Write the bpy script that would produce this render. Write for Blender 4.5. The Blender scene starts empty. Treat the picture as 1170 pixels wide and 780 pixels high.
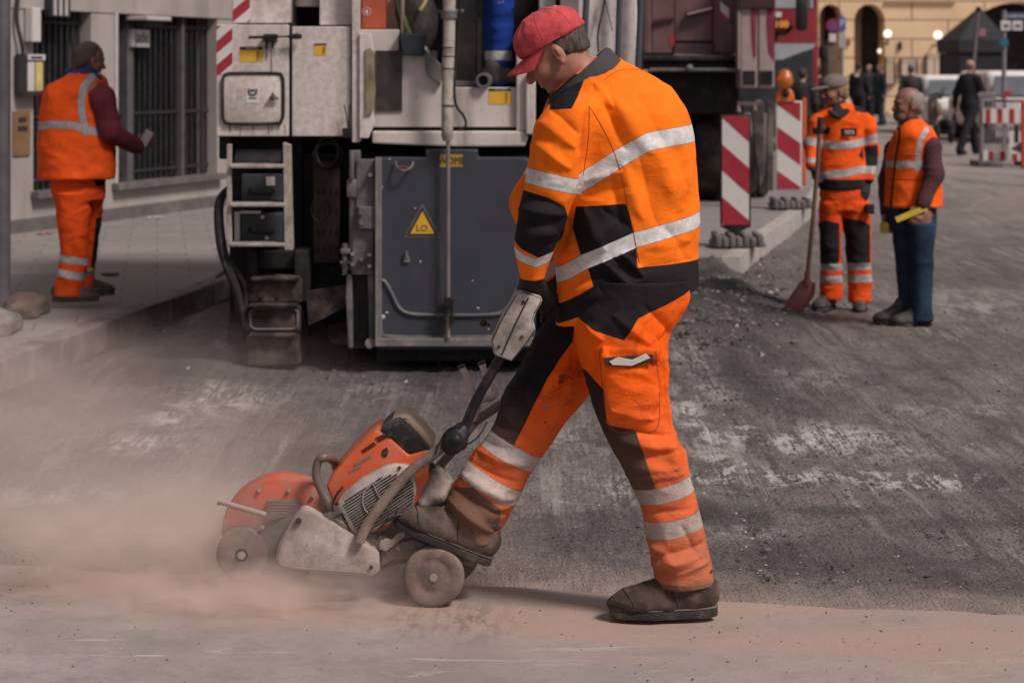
import bpy, bmesh, math, random
import numpy as np
from mathutils import Vector, Matrix, Euler

scene = bpy.context.scene
COL = scene.collection
rnd = random.Random(7)

# ------------------------------------------------------------------ camera
F, CX, HY, CAMZ = 2300.0, 585.0, 80.0, 1.62      # focal length in photo pixels, centre column, horizon row, eye height
cam_d = bpy.data.cameras.new("camera")
cam_d.sensor_width = 36.0
cam_d.lens = 36.0 * F / 1170.0
cam_d.shift_x = 0.0
cam_d.shift_y = -(390.0 - HY) / 1170.0
cam_d.clip_start, cam_d.clip_end = 0.1, 500.0
cam_d.dof.use_dof = True
cam_d.dof.focus_distance = 6.05
cam_d.dof.aperture_fstop = 5.0
cam = bpy.data.objects.new("camera", cam_d)
COL.objects.link(cam)
cam.location = (0, 0, CAMZ)
cam.rotation_euler = (math.radians(90), 0, 0)
scene.camera = cam

# ------------------------------------------------------------------ world, sun, exposure
SUN_EL, SUN_AZ = math.radians(50), math.radians(130)     # azimuth clockwise from +Y (behind the camera, to the right)
w = bpy.data.worlds.new("World"); scene.world = w
w.use_nodes = True
nt = w.node_tree
for n in list(nt.nodes): nt.nodes.remove(n)
sky = nt.nodes.new("ShaderNodeTexSky"); sky.sky_type = 'NISHITA'
sky.sun_disc = False; sky.sun_elevation = SUN_EL; sky.sun_rotation = SUN_AZ
sky.air_density = 1.0; sky.dust_density = 2.0; sky.ozone_density = 1.0
hs = nt.nodes.new("ShaderNodeHueSaturation"); hs.inputs['Saturation'].default_value = 0.18
tint = nt.nodes.new("ShaderNodeMix"); tint.data_type = 'RGBA'; tint.blend_type = 'MULTIPLY'
tint.inputs[0].default_value = 1.0; tint.inputs[7].default_value = (1.0, 0.905, 0.895, 1)
bg = nt.nodes.new("ShaderNodeBackground"); bg.inputs['Strength'].default_value = 0.062
wo = nt.nodes.new("ShaderNodeOutputWorld")
nt.links.new(sky.outputs[0], hs.inputs['Color']); nt.links.new(hs.outputs[0], tint.inputs[6])
nt.links.new(tint.outputs[2], bg.inputs[0]); nt.links.new(bg.outputs[0], wo.inputs[0])
sd = bpy.data.lights.new("sun", 'SUN'); sd.energy = 2.7; sd.angle = math.radians(13); sd.color = (1.0, 0.91, 0.85)
so = bpy.data.objects.new("sun", sd); COL.objects.link(so)
sdir = Vector((math.sin(SUN_AZ) * math.cos(SUN_EL), math.cos(SUN_AZ) * math.cos(SUN_EL), math.sin(SUN_EL)))
so.rotation_euler = sdir.to_track_quat('Z', 'Y').to_euler()
so.location = (4, -4, 8)
scene.view_settings.view_transform = 'Standard'
scene.view_settings.look = 'None'
scene.view_settings.exposure = 0.34
scene.view_settings.gamma = 1.0
scene.render.engine = 'CYCLES'
scene.cycles.use_denoising = True
scene.cycles.max_bounces = 8
scene.cycles.volume_bounces = 3
scene.cycles.volume_step_rate = 2.0
scene.cycles.volume_max_steps = 64

# ------------------------------------------------------------------ helpers
def PT(px, py, Y):
    """the world point that stands at depth Y where the photograph shows (px, py)"""
    return Vector(((px - CX) * Y / F, Y, CAMZ - (py - HY) * Y / F))
def S2L(c):
    return tuple((x / 12.92 if x <= 0.04045 else ((x + 0.055) / 1.055) ** 2.4) for x in c)

def tag(o, label=None, cat=None, group=None, kind=None):
    if label: o['label'] = label
    if cat: o['category'] = cat
    if group: o['group'] = group
    if kind: o['kind'] = kind
    return o
def empty(name, loc, label, cat, group=None):
    o = bpy.data.objects.new(name, None); COL.objects.link(o)
    o.location = loc; o.empty_display_size = 0.1
    return tag(o, label, cat, group)
def link(name, me, mat=None, parent=None):
    o = bpy.data.objects.new(name, me); COL.objects.link(o)
    if mat is not None:
        for m in (mat if isinstance(mat, (list, tuple)) else [mat]): me.materials.append(m)
    if parent is not None:
        o.parent = parent
        bpy.context.view_layer.update() if False else None
        o.matrix_parent_inverse = WM(parent).inverted()
    return o
def WM(o):
    m = Matrix.LocRotScale(o.location, o.rotation_euler, o.scale)
    if o.parent is not None:
        m = WM(o.parent) @ o.matrix_parent_inverse @ m
    return m

class MB:
    """collects shapes in world space; build() links them as one mesh object"""
    def __init__(s, smooth=False): s.bm = bmesh.new(); s.smooth = smooth
    def hexa(s, pts, bev=0.0):
        b = bmesh.new()
        v = [b.verts.new(p) for p in pts]
        for f in ((0,1,2,3),(7,6,5,4),(0,4,5,1),(1,5,6,2),(2,6,7,3),(3,7,4,0)): b.faces.new([v[i] for i in f])
        bmesh.ops.recalc_face_normals(b, faces=b.faces[:])
        if bev > 0: bmesh.ops.bevel(b, geom=b.edges[:], offset=bev, segments=2, affect='EDGES', profile=0.5)
        s._merge(b); return s
    def box(s, lo, hi, bev=0.0, R=None, c=None):
        x0,y0,z0 = lo; x1,y1,z1 = hi
        pts = [Vector(p) for p in ((x0,y0,z0),(x1,y0,z0),(x1,y0,z1),(x0,y0,z1),(x0,y1,z0),(x1,y1,z0),(x1,y1,z1),(x0,y1,z1))]
        if R is not None: pts = [R @ p + (c or Vector()) for p in pts]
        elif c is not None: pts = [p + c for p in pts]
        return s.hexa(pts, bev)
    def pbox(s, x0, y0, x1, y1, Y, depth, bev=0.004):
        a = PT(x0, y0, Y); b = PT(x1, y1, Y)
        return s.box((min(a.x,b.x), Y, min(a.z,b.z)), (max(a.x,b.x), Y + depth, max(a.z,b.z)), bev)
    def prism(s, pts, vec, bev=0.0):
        b = bmesh.new(); vec = Vector(vec)
        a = [b.verts.new(p) for p in pts]; c = [b.verts.new(Vector(p) + vec) for p in pts]
        b.faces.new(a); b.faces.new(list(reversed(c)))
        n = len(a)
        for i in range(n): b.faces.new([a[i], c[i], c[(i+1) % n], a[(i+1) % n]])
        bmesh.ops.recalc_face_normals(b, faces=b.faces[:])
        if bev > 0: bmesh.ops.bevel(b, geom=b.edges[:], offset=bev, segments=2, affect='EDGES', profile=0.5)
        s._merge(b); return s
    def pprism(s, poly, Y, depth, bev=0.003):
        return s.prism([PT(x, y, Y) for x, y in poly], (0, depth, 0), bev)
    def tube(s, pts, r, seg=10, cap=True, closed=False):
        pts = [Vector(p) for p in pts]; n = len(pts)
        rs = r if isinstance(r, (list, tuple)) else [r] * n
        b = bmesh.new(); rings = []; up = None
        for i, p in enumerate(pts):
            if closed: t = (pts[(i+1) % n] - pts[i-1]).normalized()
            else: t = (pts[min(i+1, n-1)] - pts[max(i-1, 0)]).normalized()
            if up is None: up = Vector((0,0,1)) if abs(t.z) < .9 else Vector((1,0,0))
            u = t.cross(up).normalized(); v = u.cross(t).normalized(); up = v
            rings.append([b.verts.new(p + (u*math.cos(a) + v*math.sin(a)) * rs[i]) for a in (2*math.pi*k/seg for k in range(seg))])
        for i in range(n if closed else n-1):
            A, B = rings[i], rings[(i+1) % n]
            for k in range(seg): b.faces.new([A[k], A[(k+1)%seg], B[(k+1)%seg], B[k]])
        if cap and not closed: b.faces.new(rings[0]); b.faces.new(rings[-1])
        bmesh.ops.recalc_face_normals(b, faces=b.faces[:])
        s._merge(b); return s
    def spline(s, pts, r, seg=10, sub=6):
        return s.tube(catmull([Vector(p) for p in pts], sub), r if not isinstance(r,(list,tuple)) else list(np.interp(np.linspace(0,1,(len(pts)-1)*sub+1), np.linspace(0,1,len(r)), r)), seg)
    def cyl(s, a, b, r, seg=24, r2=None, bev=0.0):
        a, b = Vector(a), Vector(b); t = (b-a).normalized()
        u = t.orthogonal().normalized(); v = t.cross(u)
        m = bmesh.new(); r2 = r if r2 is None else r2
        A = [m.verts.new(a + (u*math.cos(q)+v*math.sin(q))*r) for q in (2*math.pi*k/seg for k in range(seg))]
        B = [m.verts.new(b + (u*math.cos(q)+v*math.sin(q))*r2) for q in (2*math.pi*k/seg for k in range(seg))]
        m.faces.new(A); m.faces.new(list(reversed(B)))
        for k in range(seg): m.faces.new([A[k], B[k], B[(k+1)%seg], A[(k+1)%seg]])
        bmesh.ops.recalc_face_normals(m, faces=m.faces[:])
        if bev > 0:
            e = [e for e in m.edges if len(e.link_faces) == 2 and max(len(f.verts) for f in e.link_faces) > 4]
            bmesh.ops.bevel(m, geom=e, offset=bev, segments=2, affect='EDGES', profile=0.5)
        s._merge(m); return s
    def lathe(s, c, axis, prof, seg=32):
        """prof: (distance along axis, radius)"""
        c = Vector(c); t = Vector(axis).normalized(); u = t.orthogonal().normalized(); v = t.cross(u)
        m = bmesh.new(); rings = []
        for h, r in prof:
            rings.append([m.verts.new(c + t*h + (u*math.cos(q)+v*math.sin(q))*max(r,1e-4)) for q in (2*math.pi*k/seg for k in range(seg))])
        for A, B in zip(rings, rings[1:]):
            for k in range(seg): m.faces.new([A[k], B[k], B[(k+1)%seg], A[(k+1)%seg]])
        bmesh.ops.recalc_face_normals(m, faces=m.faces[:])
        s._merge(m); return s
    def ball(s, c, r, sub=2, R=None):
        m = bmesh.new(); bmesh.ops.create_icosphere(m, subdivisions=sub, radius=1.0)
        r = Vector(r) if not isinstance(r, (int, float)) else Vector((r, r, r))
        for v in m.verts:
            q = Vector((v.co.x*r.x, v.co.y*r.y, v.co.z*r.z)); v.co = (R @ q if R is not None else q) + Vector(c)
        s._merge(m); return s
    def _merge(s, b):
        me = bpy.data.meshes.new("tmp"); b.to_mesh(me); b.free(); s.bm.from_mesh(me); bpy.data.meshes.remove(me)
    def build(s, name, mat, parent=None, smooth=None):
        me = bpy.data.meshes.new(name); s.bm.to_mesh(me); s.bm.free()
        sm = s.smooth if smooth is None else smooth
        if sm:
            me.polygons.foreach_set('use_smooth', [True] * len(me.polygons))
            try: me.set_sharp_from_angle(angle=math.radians(40))
            except Exception: pass
        return link(name, me, mat, parent)

def catmull(P, sub):
    out = []
    for i in range(len(P)-1):
        p0 = P[max(i-1,0)]; p1 = P[i]; p2 = P[i+1]; p3 = P[min(i+2,len(P)-1)]
        for k in range(sub):
            t = k/sub
            out.append(0.5*((2*p1)+(p2-p0)*t+(2*p0-5*p1+4*p2-p3)*t*t+(3*p1-p0-3*p2+p3)*t**3))
    out.append(P[-1]); return out

def text_obj(name, s, loc, size, mat, parent=None, extrude=0.0008, rot=(math.radians(90),0,0), align='CENTER', sx=1.0):
    cu = bpy.data.curves.new(name, 'FONT'); cu.body = s; cu.size = size; cu.extrude = extrude
    cu.align_x = align; cu.align_y = 'CENTER'
    t = bpy.data.objects.new(name + "_tmp", cu); COL.objects.link(t)
    me = bpy.data.meshes.new_from_object(t)
    bpy.data.objects.remove(t)
    M = Matrix.LocRotScale(Vector(loc), Euler(rot), Vector((sx,1,1)))
    me.transform(M); me.name = name
    me.materials.clear()
    return link(name, me, mat, parent)

# ------------------------------------------------------------------ materials
def rgba(c): return (c[0], c[1], c[2], 1.0)
class NT:
    def __init__(s, name):
        s.m = bpy.data.materials.new(name); s.m.use_nodes = True; s.t = s.m.node_tree
        s.b = s.t.nodes['Principled BSDF']; s.out = s.t.nodes['Material Output']
        s.tc = s.t.nodes.new('ShaderNodeTexCoord')
    def n(s, k): return s.t.nodes.new(k)
    def l(s, a, b): s.t.links.new(a, b)
    def mapping(s, scale=(1,1,1), src='Object', rot=(0,0,0), loc=(0,0,0)):
        mp = s.n('ShaderNodeMapping'); mp.inputs['Scale'].default_value = scale; mp.inputs['Rotation'].default_value = rot
        mp.inputs['Location'].default_value = loc
        s.l(s.tc.outputs[src], mp.inputs[0]); return mp.outputs[0]
    def noise(s, scale, detail=4, rough=.55, vec=None, dist=0.0):
        x = s.n('ShaderNodeTexNoise'); x.inputs['Scale'].default_value = scale; x.inputs['Detail'].default_value = detail
        x.inputs['Roughness'].default_value = rough; x.inputs['Distortion'].default_value = dist
        s.l(vec if vec is not None else s.tc.outputs['Object'], x.inputs['Vector']); return x.outputs['Fac']
    def vor(s, scale, vec=None, feature='F1', out='Distance'):
        x = s.n('ShaderNodeTexVoronoi'); x.feature = feature; x.inputs['Scale'].default_value = scale
        s.l(vec if vec is not None else s.tc.outputs['Object'], x.inputs['Vector']); return x.outputs[out]
    def ramp(s, src, a, b, ca=0.0, cb=1.0):
        r = s.n('ShaderNodeMapRange'); r.inputs[1].default_value = a; r.inputs[2].default_value = b
        r.inputs[3].default_value = ca; r.inputs[4].default_value = cb; r.clamp = True
        s.l(src, r.inputs[0]); return r.outputs[0]
    def math(s, op, a, b=None):
        x = s.n('ShaderNodeMath'); x.operation = op
        for i, v in enumerate((a, b)):
            if v is None: continue
            if isinstance(v, (int, float)): x.inputs[i].default_value = v
            else: s.l(v, x.inputs[i])
        return x.outputs[0]
    def mix(s, fac, a, b, blend='MIX'):
        x = s.n('ShaderNodeMix'); x.data_type = 'RGBA'; x.blend_type = blend
        for i, v in ((0, fac), (6, a), (7, b)):
            if isinstance(v, (int, float)): x.inputs[i].default_value = v
            elif isinstance(v, (tuple, list)): x.inputs[i].default_value = rgba(v)
            else: s.l(v, x.inputs[i])
        return x.outputs[2]
    def attr(s, name):
        x = s.n('ShaderNodeAttribute'); x.attribute_name = name; return x.outputs['Fac']
    def bump(s, h, strength=.3, dist=.01, prev=None):
        x = s.n('ShaderNodeBump'); x.inputs['Strength'].default_value = strength; x.inputs['Distance'].default_value = dist
        s.l(h, x.inputs['Height'])
        if prev is not None: s.l(prev, x.inputs['Normal'])
        return x.outputs[0]
    def done(s, col=None, rough=None, metal=None, normal=None):
        for k, v in (('Base Color', col), ('Roughness', rough), ('Metallic', metal), ('Normal', normal)):
            if v is None: continue
            if isinstance(v, (int, float)): s.b.inputs[k].default_value = v
            elif isinstance(v, (tuple, list)): s.b.inputs[k].default_value = rgba(v)
            else: s.l(v, s.b.inputs[k])
        return s.m

def pmat(name, col, rough=.6, metal=0.0, var=.2, scale=6.0, dirt=None, bump=.15, bscale=60, streak=False, spec=None, wear=None):
    """painted or raw surface with soft tone variation, optional dirt (colour, amount, scale) and a fine bump"""
    t = NT(name)
    c = t.mix(t.ramp(t.noise(scale, 5), .3, .7), tuple(x*(1-var) for x in col), tuple(min(1,x*(1+var)) for x in col))
    rr = t.ramp(t.noise(scale*2.3, 4), .3, .7, max(0,rough-.12), min(1,rough+.12))
    if dirt:
        dc, am, ds = dirt
        v = t.mapping((ds*1.6, ds*1.6, ds*.28)) if streak else t.mapping((ds,ds,ds))
        f = t.ramp(t.noise(1.0, 8, .68, v), .66 - .35*am, .80 - .25*am, 0, min(1, .35 + am*.6))
        c = t.mix(f, c, dc)
        sp = t.ramp(t.noise(ds*14, 3, .6), .60, .72, 0, .7*am)
        c = t.mix(sp, c, tuple(x*.6 for x in dc))
    if wear:
        g = t.n('ShaderNodeNewGeometry'); wn = t.math('ADD', g.outputs['Pointiness'], t.math('MULTIPLY', t.noise(30, 4, .7), .10))
        c = t.mix(t.ramp(wn, .605, .66, 0, .8), c, wear)
        sc_ = t.ramp(t.noise(1.0, 3, .5, t.mapping((26,26,190), rot=(.3,.5,.2))), .70, .73, 0, .5); c = t.mix(sc_, c, wear)
    nb = t.bump(t.noise(bscale, 4, .6), bump, .004)
    if spec is None and max(col) < .06: spec = .25
    if spec is not None: t.b.inputs['Specular IOR Level'].default_value = spec
    return t.done(c, rr, metal, nb)
# ------------------------------------------------------------------ implicit modelling for bodies, cloth and cast shapes
def vnoise(P, seed=0):
    P = np.asarray(P, np.float32); I = np.floor(P).astype(np.int64); Fr = P - I; Fr = Fr*Fr*(3-2*Fr)
    def h(i, j, k):
        n = (i*73856093) ^ (j*19349663) ^ (k*83492791) ^ (seed*2654435761)
        n = (n ^ (n >> 13)) * 1274126177; n = n & 0x7fffffff
        return (n ^ (n >> 16)) % 65536 / 65535.0
    i, j, k = I[...,0], I[...,1], I[...,2]; u, v, w_ = Fr[...,0], Fr[...,1], Fr[...,2]
    def L(a, b, t): return a + (b-a)*t
    return L(L(L(h(i,j,k),h(i+1,j,k),u), L(h(i,j+1,k),h(i+1,j+1,k),u), v),
             L(L(h(i,j,k+1),h(i+1,j,k+1),u), L(h(i,j+1,k+1),h(i+1,j+1,k+1),u), v), w_)
def ridged(P, seed=0):
    return 1 - np.abs(2*vnoise(P, seed) - 1)

class SDF:
    def __init__(s, k=0.03): s.p = []; s.k = k; s.cut = []
    def cap(s, a, b, ra, rb=None, k=None, neg=False):
        rb = ra if rb is None else rb; a = np.array(a, float); b = np.array(b, float)
        lo = np.minimum(a-ra, b-rb); hi = np.maximum(a+ra, b+rb)
        def f(X, Y, Z):
            d = b-a; L = float(d@d) + 1e-12
            t = np.clip(((X-a[0])*d[0]+(Y-a[1])*d[1]+(Z-a[2])*d[2])/L, 0, 1)
            return np.sqrt((X-a[0]-t*d[0])**2+(Y-a[1]-t*d[1])**2+(Z-a[2]-t*d[2])**2) - (ra+(rb-ra)*t)
        s.p.append((f, lo, hi, s.k if k is None else k, neg)); return s
    def chain(s, pts, rs, k=None):
        for i in range(len(pts)-1): s.cap(pts[i], pts[i+1], rs[i], rs[i+1], k)
        return s
    def ell(s, c, r, R=None, k=None, neg=False):
        c = np.array(c, float); r = np.array(r, float); M = np.eye(3) if R is None else np.array(R)
        e = np.abs(M) @ r
        def f(X, Y, Z):
            x, y, z = X-c[0], Y-c[1], Z-c[2]
            u = (M[0,0]*x+M[1,0]*y+M[2,0]*z)/r[0]; v = (M[0,1]*x+M[1,1]*y+M[2,1]*z)/r[1]; q = (M[0,2]*x+M[1,2]*y+M[2,2]*z)/r[2]
            k0 = np.sqrt(u*u+v*v+q*q); k1 = np.sqrt((u/r[0])**2+(v/r[1])**2+(q/r[2])**2)
            return k0*(k0-1)/np.maximum(k1, 1e-6)
        s.p.append((f, c-e, c+e, s.k if k is None else k, neg)); return s
    def boxr(s, c, r, R=None, rr=.01, k=None, neg=False):
        c = np.array(c, float); r = np.array(r, float); M = np.eye(3) if R is None else np.array(R); e = np.abs(M) @ r
        def f(X, Y, Z):
            x, y, z = X-c[0], Y-c[1], Z-c[2]
            q = [np.abs(M[0,i]*x+M[1,i]*y+M[2,i]*z) - r[i] + rr for i in range(3)]
            return np.sqrt(np.maximum(q[0],0)**2+np.maximum(q[1],0)**2+np.maximum(q[2],0)**2) + np.minimum(np.maximum(q[0],np.maximum(q[1],q[2])),0) - rr
        s.p.append((f, c-e, c+e, s.k if k is None else k, neg)); return s
    def loft(s, rows, k=None, px=True, pw=2.0):
        """horizontal sections; rows (py, left px, right px, Y, half depth) as seen in the photograph's scale at depth Y"""
        R = []
        for py, l, r, Y, ry in rows:
            a = PT(l, py, Y); b = PT(r, py, Y); R.append((a.z, (a.x+b.x)/2, (b.x-a.x)/2, Y, ry))
        return s.loftw(R, k, pw)
    def loftw(s, R, k=None, pw=2.0):
        R = sorted(R); A = np.array(R, float)
        z = A[:,0]; zz = np.linspace(z[0], z[-1], 120)
        def sm(c):
            v = np.interp(zz, z, c); kk = np.ones(7)/7
            return np.convolve(np.pad(v, 3, mode='edge'), kk, 'valid')
        cx, rx, cy, ry = (sm(A[:,i]) for i in (1,2,3,4))
        lo = np.array([(cx-rx).min(), (cy-ry).min(), z[0]]); hi = np.array([(cx+rx).max(), (cy+ry).max(), z[-1]])
        # slope of the axis, to keep the field close to a distance
        sl = np.interp(zz, zz, np.gradient(cx, zz)); slf = 1/np.sqrt(1+np.clip(sl,-2,2)**2*.5)
        def f(X, Y, Z):
            Z1 = Z if Z.ndim else Z
            a = np.interp(Z1, zz, cx); b = np.interp(Z1, zz, rx); c = np.interp(Z1, zz, cy); d = np.interp(Z1, zz, ry); q = np.interp(Z1, zz, slf)
            u = np.abs(X-a)/b; v = np.abs(Y-c)/d
            r = (u**pw+v**pw)**(1/pw)
            dd = (r-1)*np.minimum(b, d)*q
            return np.maximum(dd, np.maximum(z[0]-Z1, Z1-z[-1]))
        s.p.append((f, lo, hi, s.k if k is None else k, False)); return s
    def plane(s, p, n):
        """keep the side the normal points away from"""
        p = np.array(p, float); n = np.array(n, float); n /= np.linalg.norm(n)
        s.cut.append((p, n)); return s
    def grid(s, h, pad=None):
        pad = h*4 if pad is None else pad
        lo = np.min([p[1] for p in s.p if not p[4]], axis=0) - pad; hi = np.max([p[2] for p in s.p if not p[4]], axis=0) + pad
        n = np.ceil((hi-lo)/h).astype(int) + 1
        ax = [lo[i] + h*np.arange(n[i]) for i in range(3)]
        D = np.full(tuple(n), 1.0, np.float32)
        for f, a, b, k, neg in s.p:
            m = k + 3*h
            i0 = np.maximum(np.floor((a-m-lo)/h).astype(int), 0); i1 = np.minimum(np.ceil((b+m-lo)/h).astype(int)+1, n)
            if np.any(i1 <= i0): continue
            sl = tuple(slice(i0[i], i1[i]) for i in range(3))
            v = f(ax[0][sl[0]][:,None,None], ax[1][sl[1]][None,:,None], ax[2][sl[2]][None,None,:]).astype(np.float32)
            d = D[sl]
            if neg:
                hh = np.maximum(k-np.abs(d+v), 0)/max(k,1e-6); D[sl] = np.maximum(d, -v) + hh*hh*k*.25
            else:
                hh = np.maximum(k-np.abs(d-v), 0)/max(k,1e-6); D[sl] = np.minimum(d, v) - hh*hh*k*.25
        for p, nn in s.cut:
            v = (ax[0][:,None,None]-p[0])*nn[0] + (ax[1][None,:,None]-p[1])*nn[1] + (ax[2][None,None,:]-p[2])*nn[2]
            D = np.maximum(D, v.astype(np.float32))
        return D, lo
    def mesh(s, name, h, disp=None, attrs=None, xform=None):
        D, lo = s.grid(h)
        V, Q = nets(D, lo, h)
        if disp is not None:
            N = vnormals(V, Q); V = V + N * disp(V, N)[:,None]
        me = bpy.data.meshes.new(name)
        me.vertices.add(len(V)); me.vertices.foreach_set('co', V.astype(np.float32).ravel())
        me.loops.add(len(Q)*4); me.loops.foreach_set('vertex_index', Q.astype(np.int32).ravel())
        me.polygons.add(len(Q)); me.polygons.foreach_set('loop_start', np.arange(0, len(Q)*4, 4, dtype=np.int32))
        me.polygons.foreach_set('use_smooth', np.ones(len(Q), bool))
        me.update(calc_edges=True); me.validate()
        if attrs:
            N = vnormals(V, Q)
            for an, fn in attrs.items():
                at = me.attributes.new(an, 'FLOAT', 'POINT'); at.data.foreach_set('value', fn(V, N).astype(np.float32))
        if xform is not None: me.transform(xform)
        return me

def nets(D, lo, h):
    s = D < 0
    c = np.zeros(tuple(x-1 for x in D.shape), np.int8)
    offs = [(i,j,k) for i in (0,1) for j in (0,1) for k in (0,1)]
    for i,j,k in offs: c += s[i:s.shape[0]-1+i, j:s.shape[1]-1+j, k:s.shape[2]-1+k]
    I = np.argwhere((c > 0) & (c < 8))
    vals = {o: D[I[:,0]+o[0], I[:,1]+o[1], I[:,2]+o[2]] for o in offs}
    acc = np.zeros((len(I),3)); cnt = np.zeros(len(I))
    for a in offs:
        for d in range(3):
            if a[d]: continue
            b = list(a); b[d] = 1; b = tuple(b)
            va, vb = vals[a], vals[b]; m = (va < 0) != (vb < 0)
            t = np.where(m, va/np.where(m, va-vb, 1), 0)
            p = np.tile(np.array(a, float), (len(I),1)); p[:,d] += t
            acc += p*m[:,None]; cnt += m
    V = lo + h*(I + acc/cnt[:,None])
    idx = np.full(c.shape, -1, np.int64); idx[I[:,0],I[:,1],I[:,2]] = np.arange(len(I))
    Q = []
    for d in range(3):
        e, f_ = [(1,2),(2,0),(0,1)][d]
        sl0 = [slice(None)]*3; sl1 = [slice(None)]*3
        sl0[d] = slice(0,-1); sl1[d] = slice(1,None)
        ch = s[tuple(sl0)] != s[tuple(sl1)]
        E = np.argwhere(ch)
        ok = (E[:,e] > 0) & (E[:,f_] > 0) & (E[:,e] < c.shape[e]) & (E[:,f_] < c.shape[f_]); E = E[ok]
        def cell(de, df):
            q = E.copy(); q[:,e] -= de; q[:,f_] -= df; return idx[q[:,0],q[:,1],q[:,2]]
        q = np.stack([cell(1,1), cell(0,1), cell(0,0), cell(1,0)], 1)
        flip = ~s[E[:,0],E[:,1],E[:,2]]
        q[flip] = q[flip][:, ::-1]
        Q.append(q)
    Q = np.concatenate(Q); Q = Q[(Q >= 0).all(1)]
    return V, Q
def vnormals(V, Q):
    n = np.cross(V[Q[:,2]]-V[Q[:,0]], V[Q[:,3]]-V[Q[:,1]])
    N = np.zeros_like(V)
    for i in range(4): np.add.at(N, Q[:,i], n)
    return N/np.maximum(np.linalg.norm(N, axis=1), 1e-9)[:,None]

# signed fields for sewn-on panels (negative inside), measured in the side plane of a garment
def poly_sd(pts, Yp):
    P = np.array([[PT(x,y,Yp).x, PT(x,y,Yp).z] for x,y in pts])
    def f(V, N=None):
        x, z = V[:,0], V[:,2]; d = np.full(len(V), 9.0); ins = np.zeros(len(V), bool)
        for i in range(len(P)):
            a, b = P[i], P[(i+1) % len(P)]; e = b-a
            t = np.clip(((x-a[0])*e[0]+(z-a[1])*e[1])/(e@e+1e-12), 0, 1)
            d = np.minimum(d, np.hypot(x-a[0]-t*e[0], z-a[1]-t*e[1]))
            c = ((a[1] > z) != (b[1] > z)); xx = a[0] + (z-a[1])*(b[0]-a[0])/np.where(abs(b[1]-a[1])<1e-9, 1e-9, b[1]-a[1])
            ins ^= c & (x < xx)
        return np.where(ins, -d, d)
    return f
def line_sd(pts, hw, Yp):
    P = np.array([[PT(x,y,Yp).x, PT(x,y,Yp).z] for x,y in pts]); hw = hw*Yp/F
    def f(V, N=None):
        x, z = V[:,0], V[:,2]; d = np.full(len(V), 9.0)
        for i in range(len(P)-1):
            a, b = P[i], P[i+1]; e = b-a
            t = ((x-a[0])*e[0]+(z-a[1])*e[1])/(e@e+1e-12); t = np.clip(t, 0 if i else -.2, 1 if i < len(P)-2 else 1.2)
            d = np.minimum(d, np.hypot(x-a[0]-t*e[0], z-a[1]-t*e[1]))
        return d-hw
    return f
def umin(*fs): return lambda V, N=None: np.min([f(V, N) for f in fs], axis=0)
def both(f, g): return lambda V, N=None: np.maximum(f(V, N), g(V, N))
def side(axis_sign_y): return lambda V, N=None: (N[:,1]*axis_sign_y)*.05      # negative on the side that faces the given way

# fabric with sewn panels: layers (attribute, colour)
def cloth(name, base, layers=(), rough=.85, bump=.35, dust=None, dustz=None, weave=True, fold=1.0, grime=.35):
    t = NT(name)
    n1 = t.ramp(t.noise(7, 5), .3, .72)
    c = t.mix(n1, tuple(x*.86 for x in base), tuple(min(1, x*1.1) for x in base))
    rr = rough; metal = 0.0
    rfac = None
    for an, col, kind in layers:
        f = t.ramp(t.attr(an), -.0006, .0006, 1, 0)
        if kind == 'reflect':
            st = t.ramp(t.noise(40, 3, .6), .35, .7)
            lc = t.mix(st, tuple(x*.8 for x in col), tuple(min(1,x*1.12) for x in col))
            rfac = f if rfac is None else t.math('MAXIMUM', rfac, f)
        else: lc = t.mix(n1, tuple(x*.8 for x in col), tuple(x*1.15 for x in col))
        c = t.mix(f, c, lc)
        seam = t.ramp(t.math('ABSOLUTE', t.attr(an)), .0008, .0022, .45, 0)
        c = t.mix(seam, c, (.02,.015,.012))
    if grime:
        g = t.ramp(t.noise(4.5, 9, .74, dist=.8), .50, .66, 0, grime)
        c = t.mix(g, c, t.mix(1.0, c, (.42,.36,.34), 'MULTIPLY'))
        sp = t.ramp(t.noise(70, 3, .6), .66, .72, 0, grime*.8)
        c = t.mix(sp, c, (.05,.04,.035))
    if dust is not None:      # road dust that clings to the lower part of the cloth
        geo = t.n('ShaderNodeNewGeometry'); sp = t.n('ShaderNodeSeparateXYZ'); t.l(geo.outputs['Position'], sp.inputs[0])
        z = t.math('ADD', sp.outputs['Z'], t.math('MULTIPLY', t.noise(6, 6, .65), -.35))
        c = t.mix(t.ramp(z, dustz[0]-.17, dustz[1]-.17, dustz[2], 0), c, dust)
    v = t.mapping((1,1,1))
    rn = t.n('ShaderNodeTexNoise'); rn.noise_type = 'RIDGED_MULTIFRACTAL'; rn.normalize = True
    rn.inputs['Scale'].default_value = 4.5*fold; rn.inputs['Detail'].default_value = 3.5; rn.inputs['Distortion'].default_value = .7
    t.l(t.mapping((1.1,1,1.7), rot=(0,.5,0)), rn.inputs['Vector'])
    b1 = t.noise(18*fold, 4, .55, t.mapping((1,1,1.9)), .8)
    nb = t.bump(b1, bump*.7, .02); nb = t.bump(rn.outputs['Fac'], bump*2.3, .03, nb)
    if weave: nb = t.bump(t.noise(420, 2, .5), .12, .002, nb)
    if rfac is not None:
        rr = t.math('SUBTRACT', rough, t.math('MULTIPLY', rfac, rough-.5))
        metal = 0.0
        t.b.inputs['Specular IOR Level'].default_value = .12
    return t.done(c, rr, metal, nb)
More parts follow.
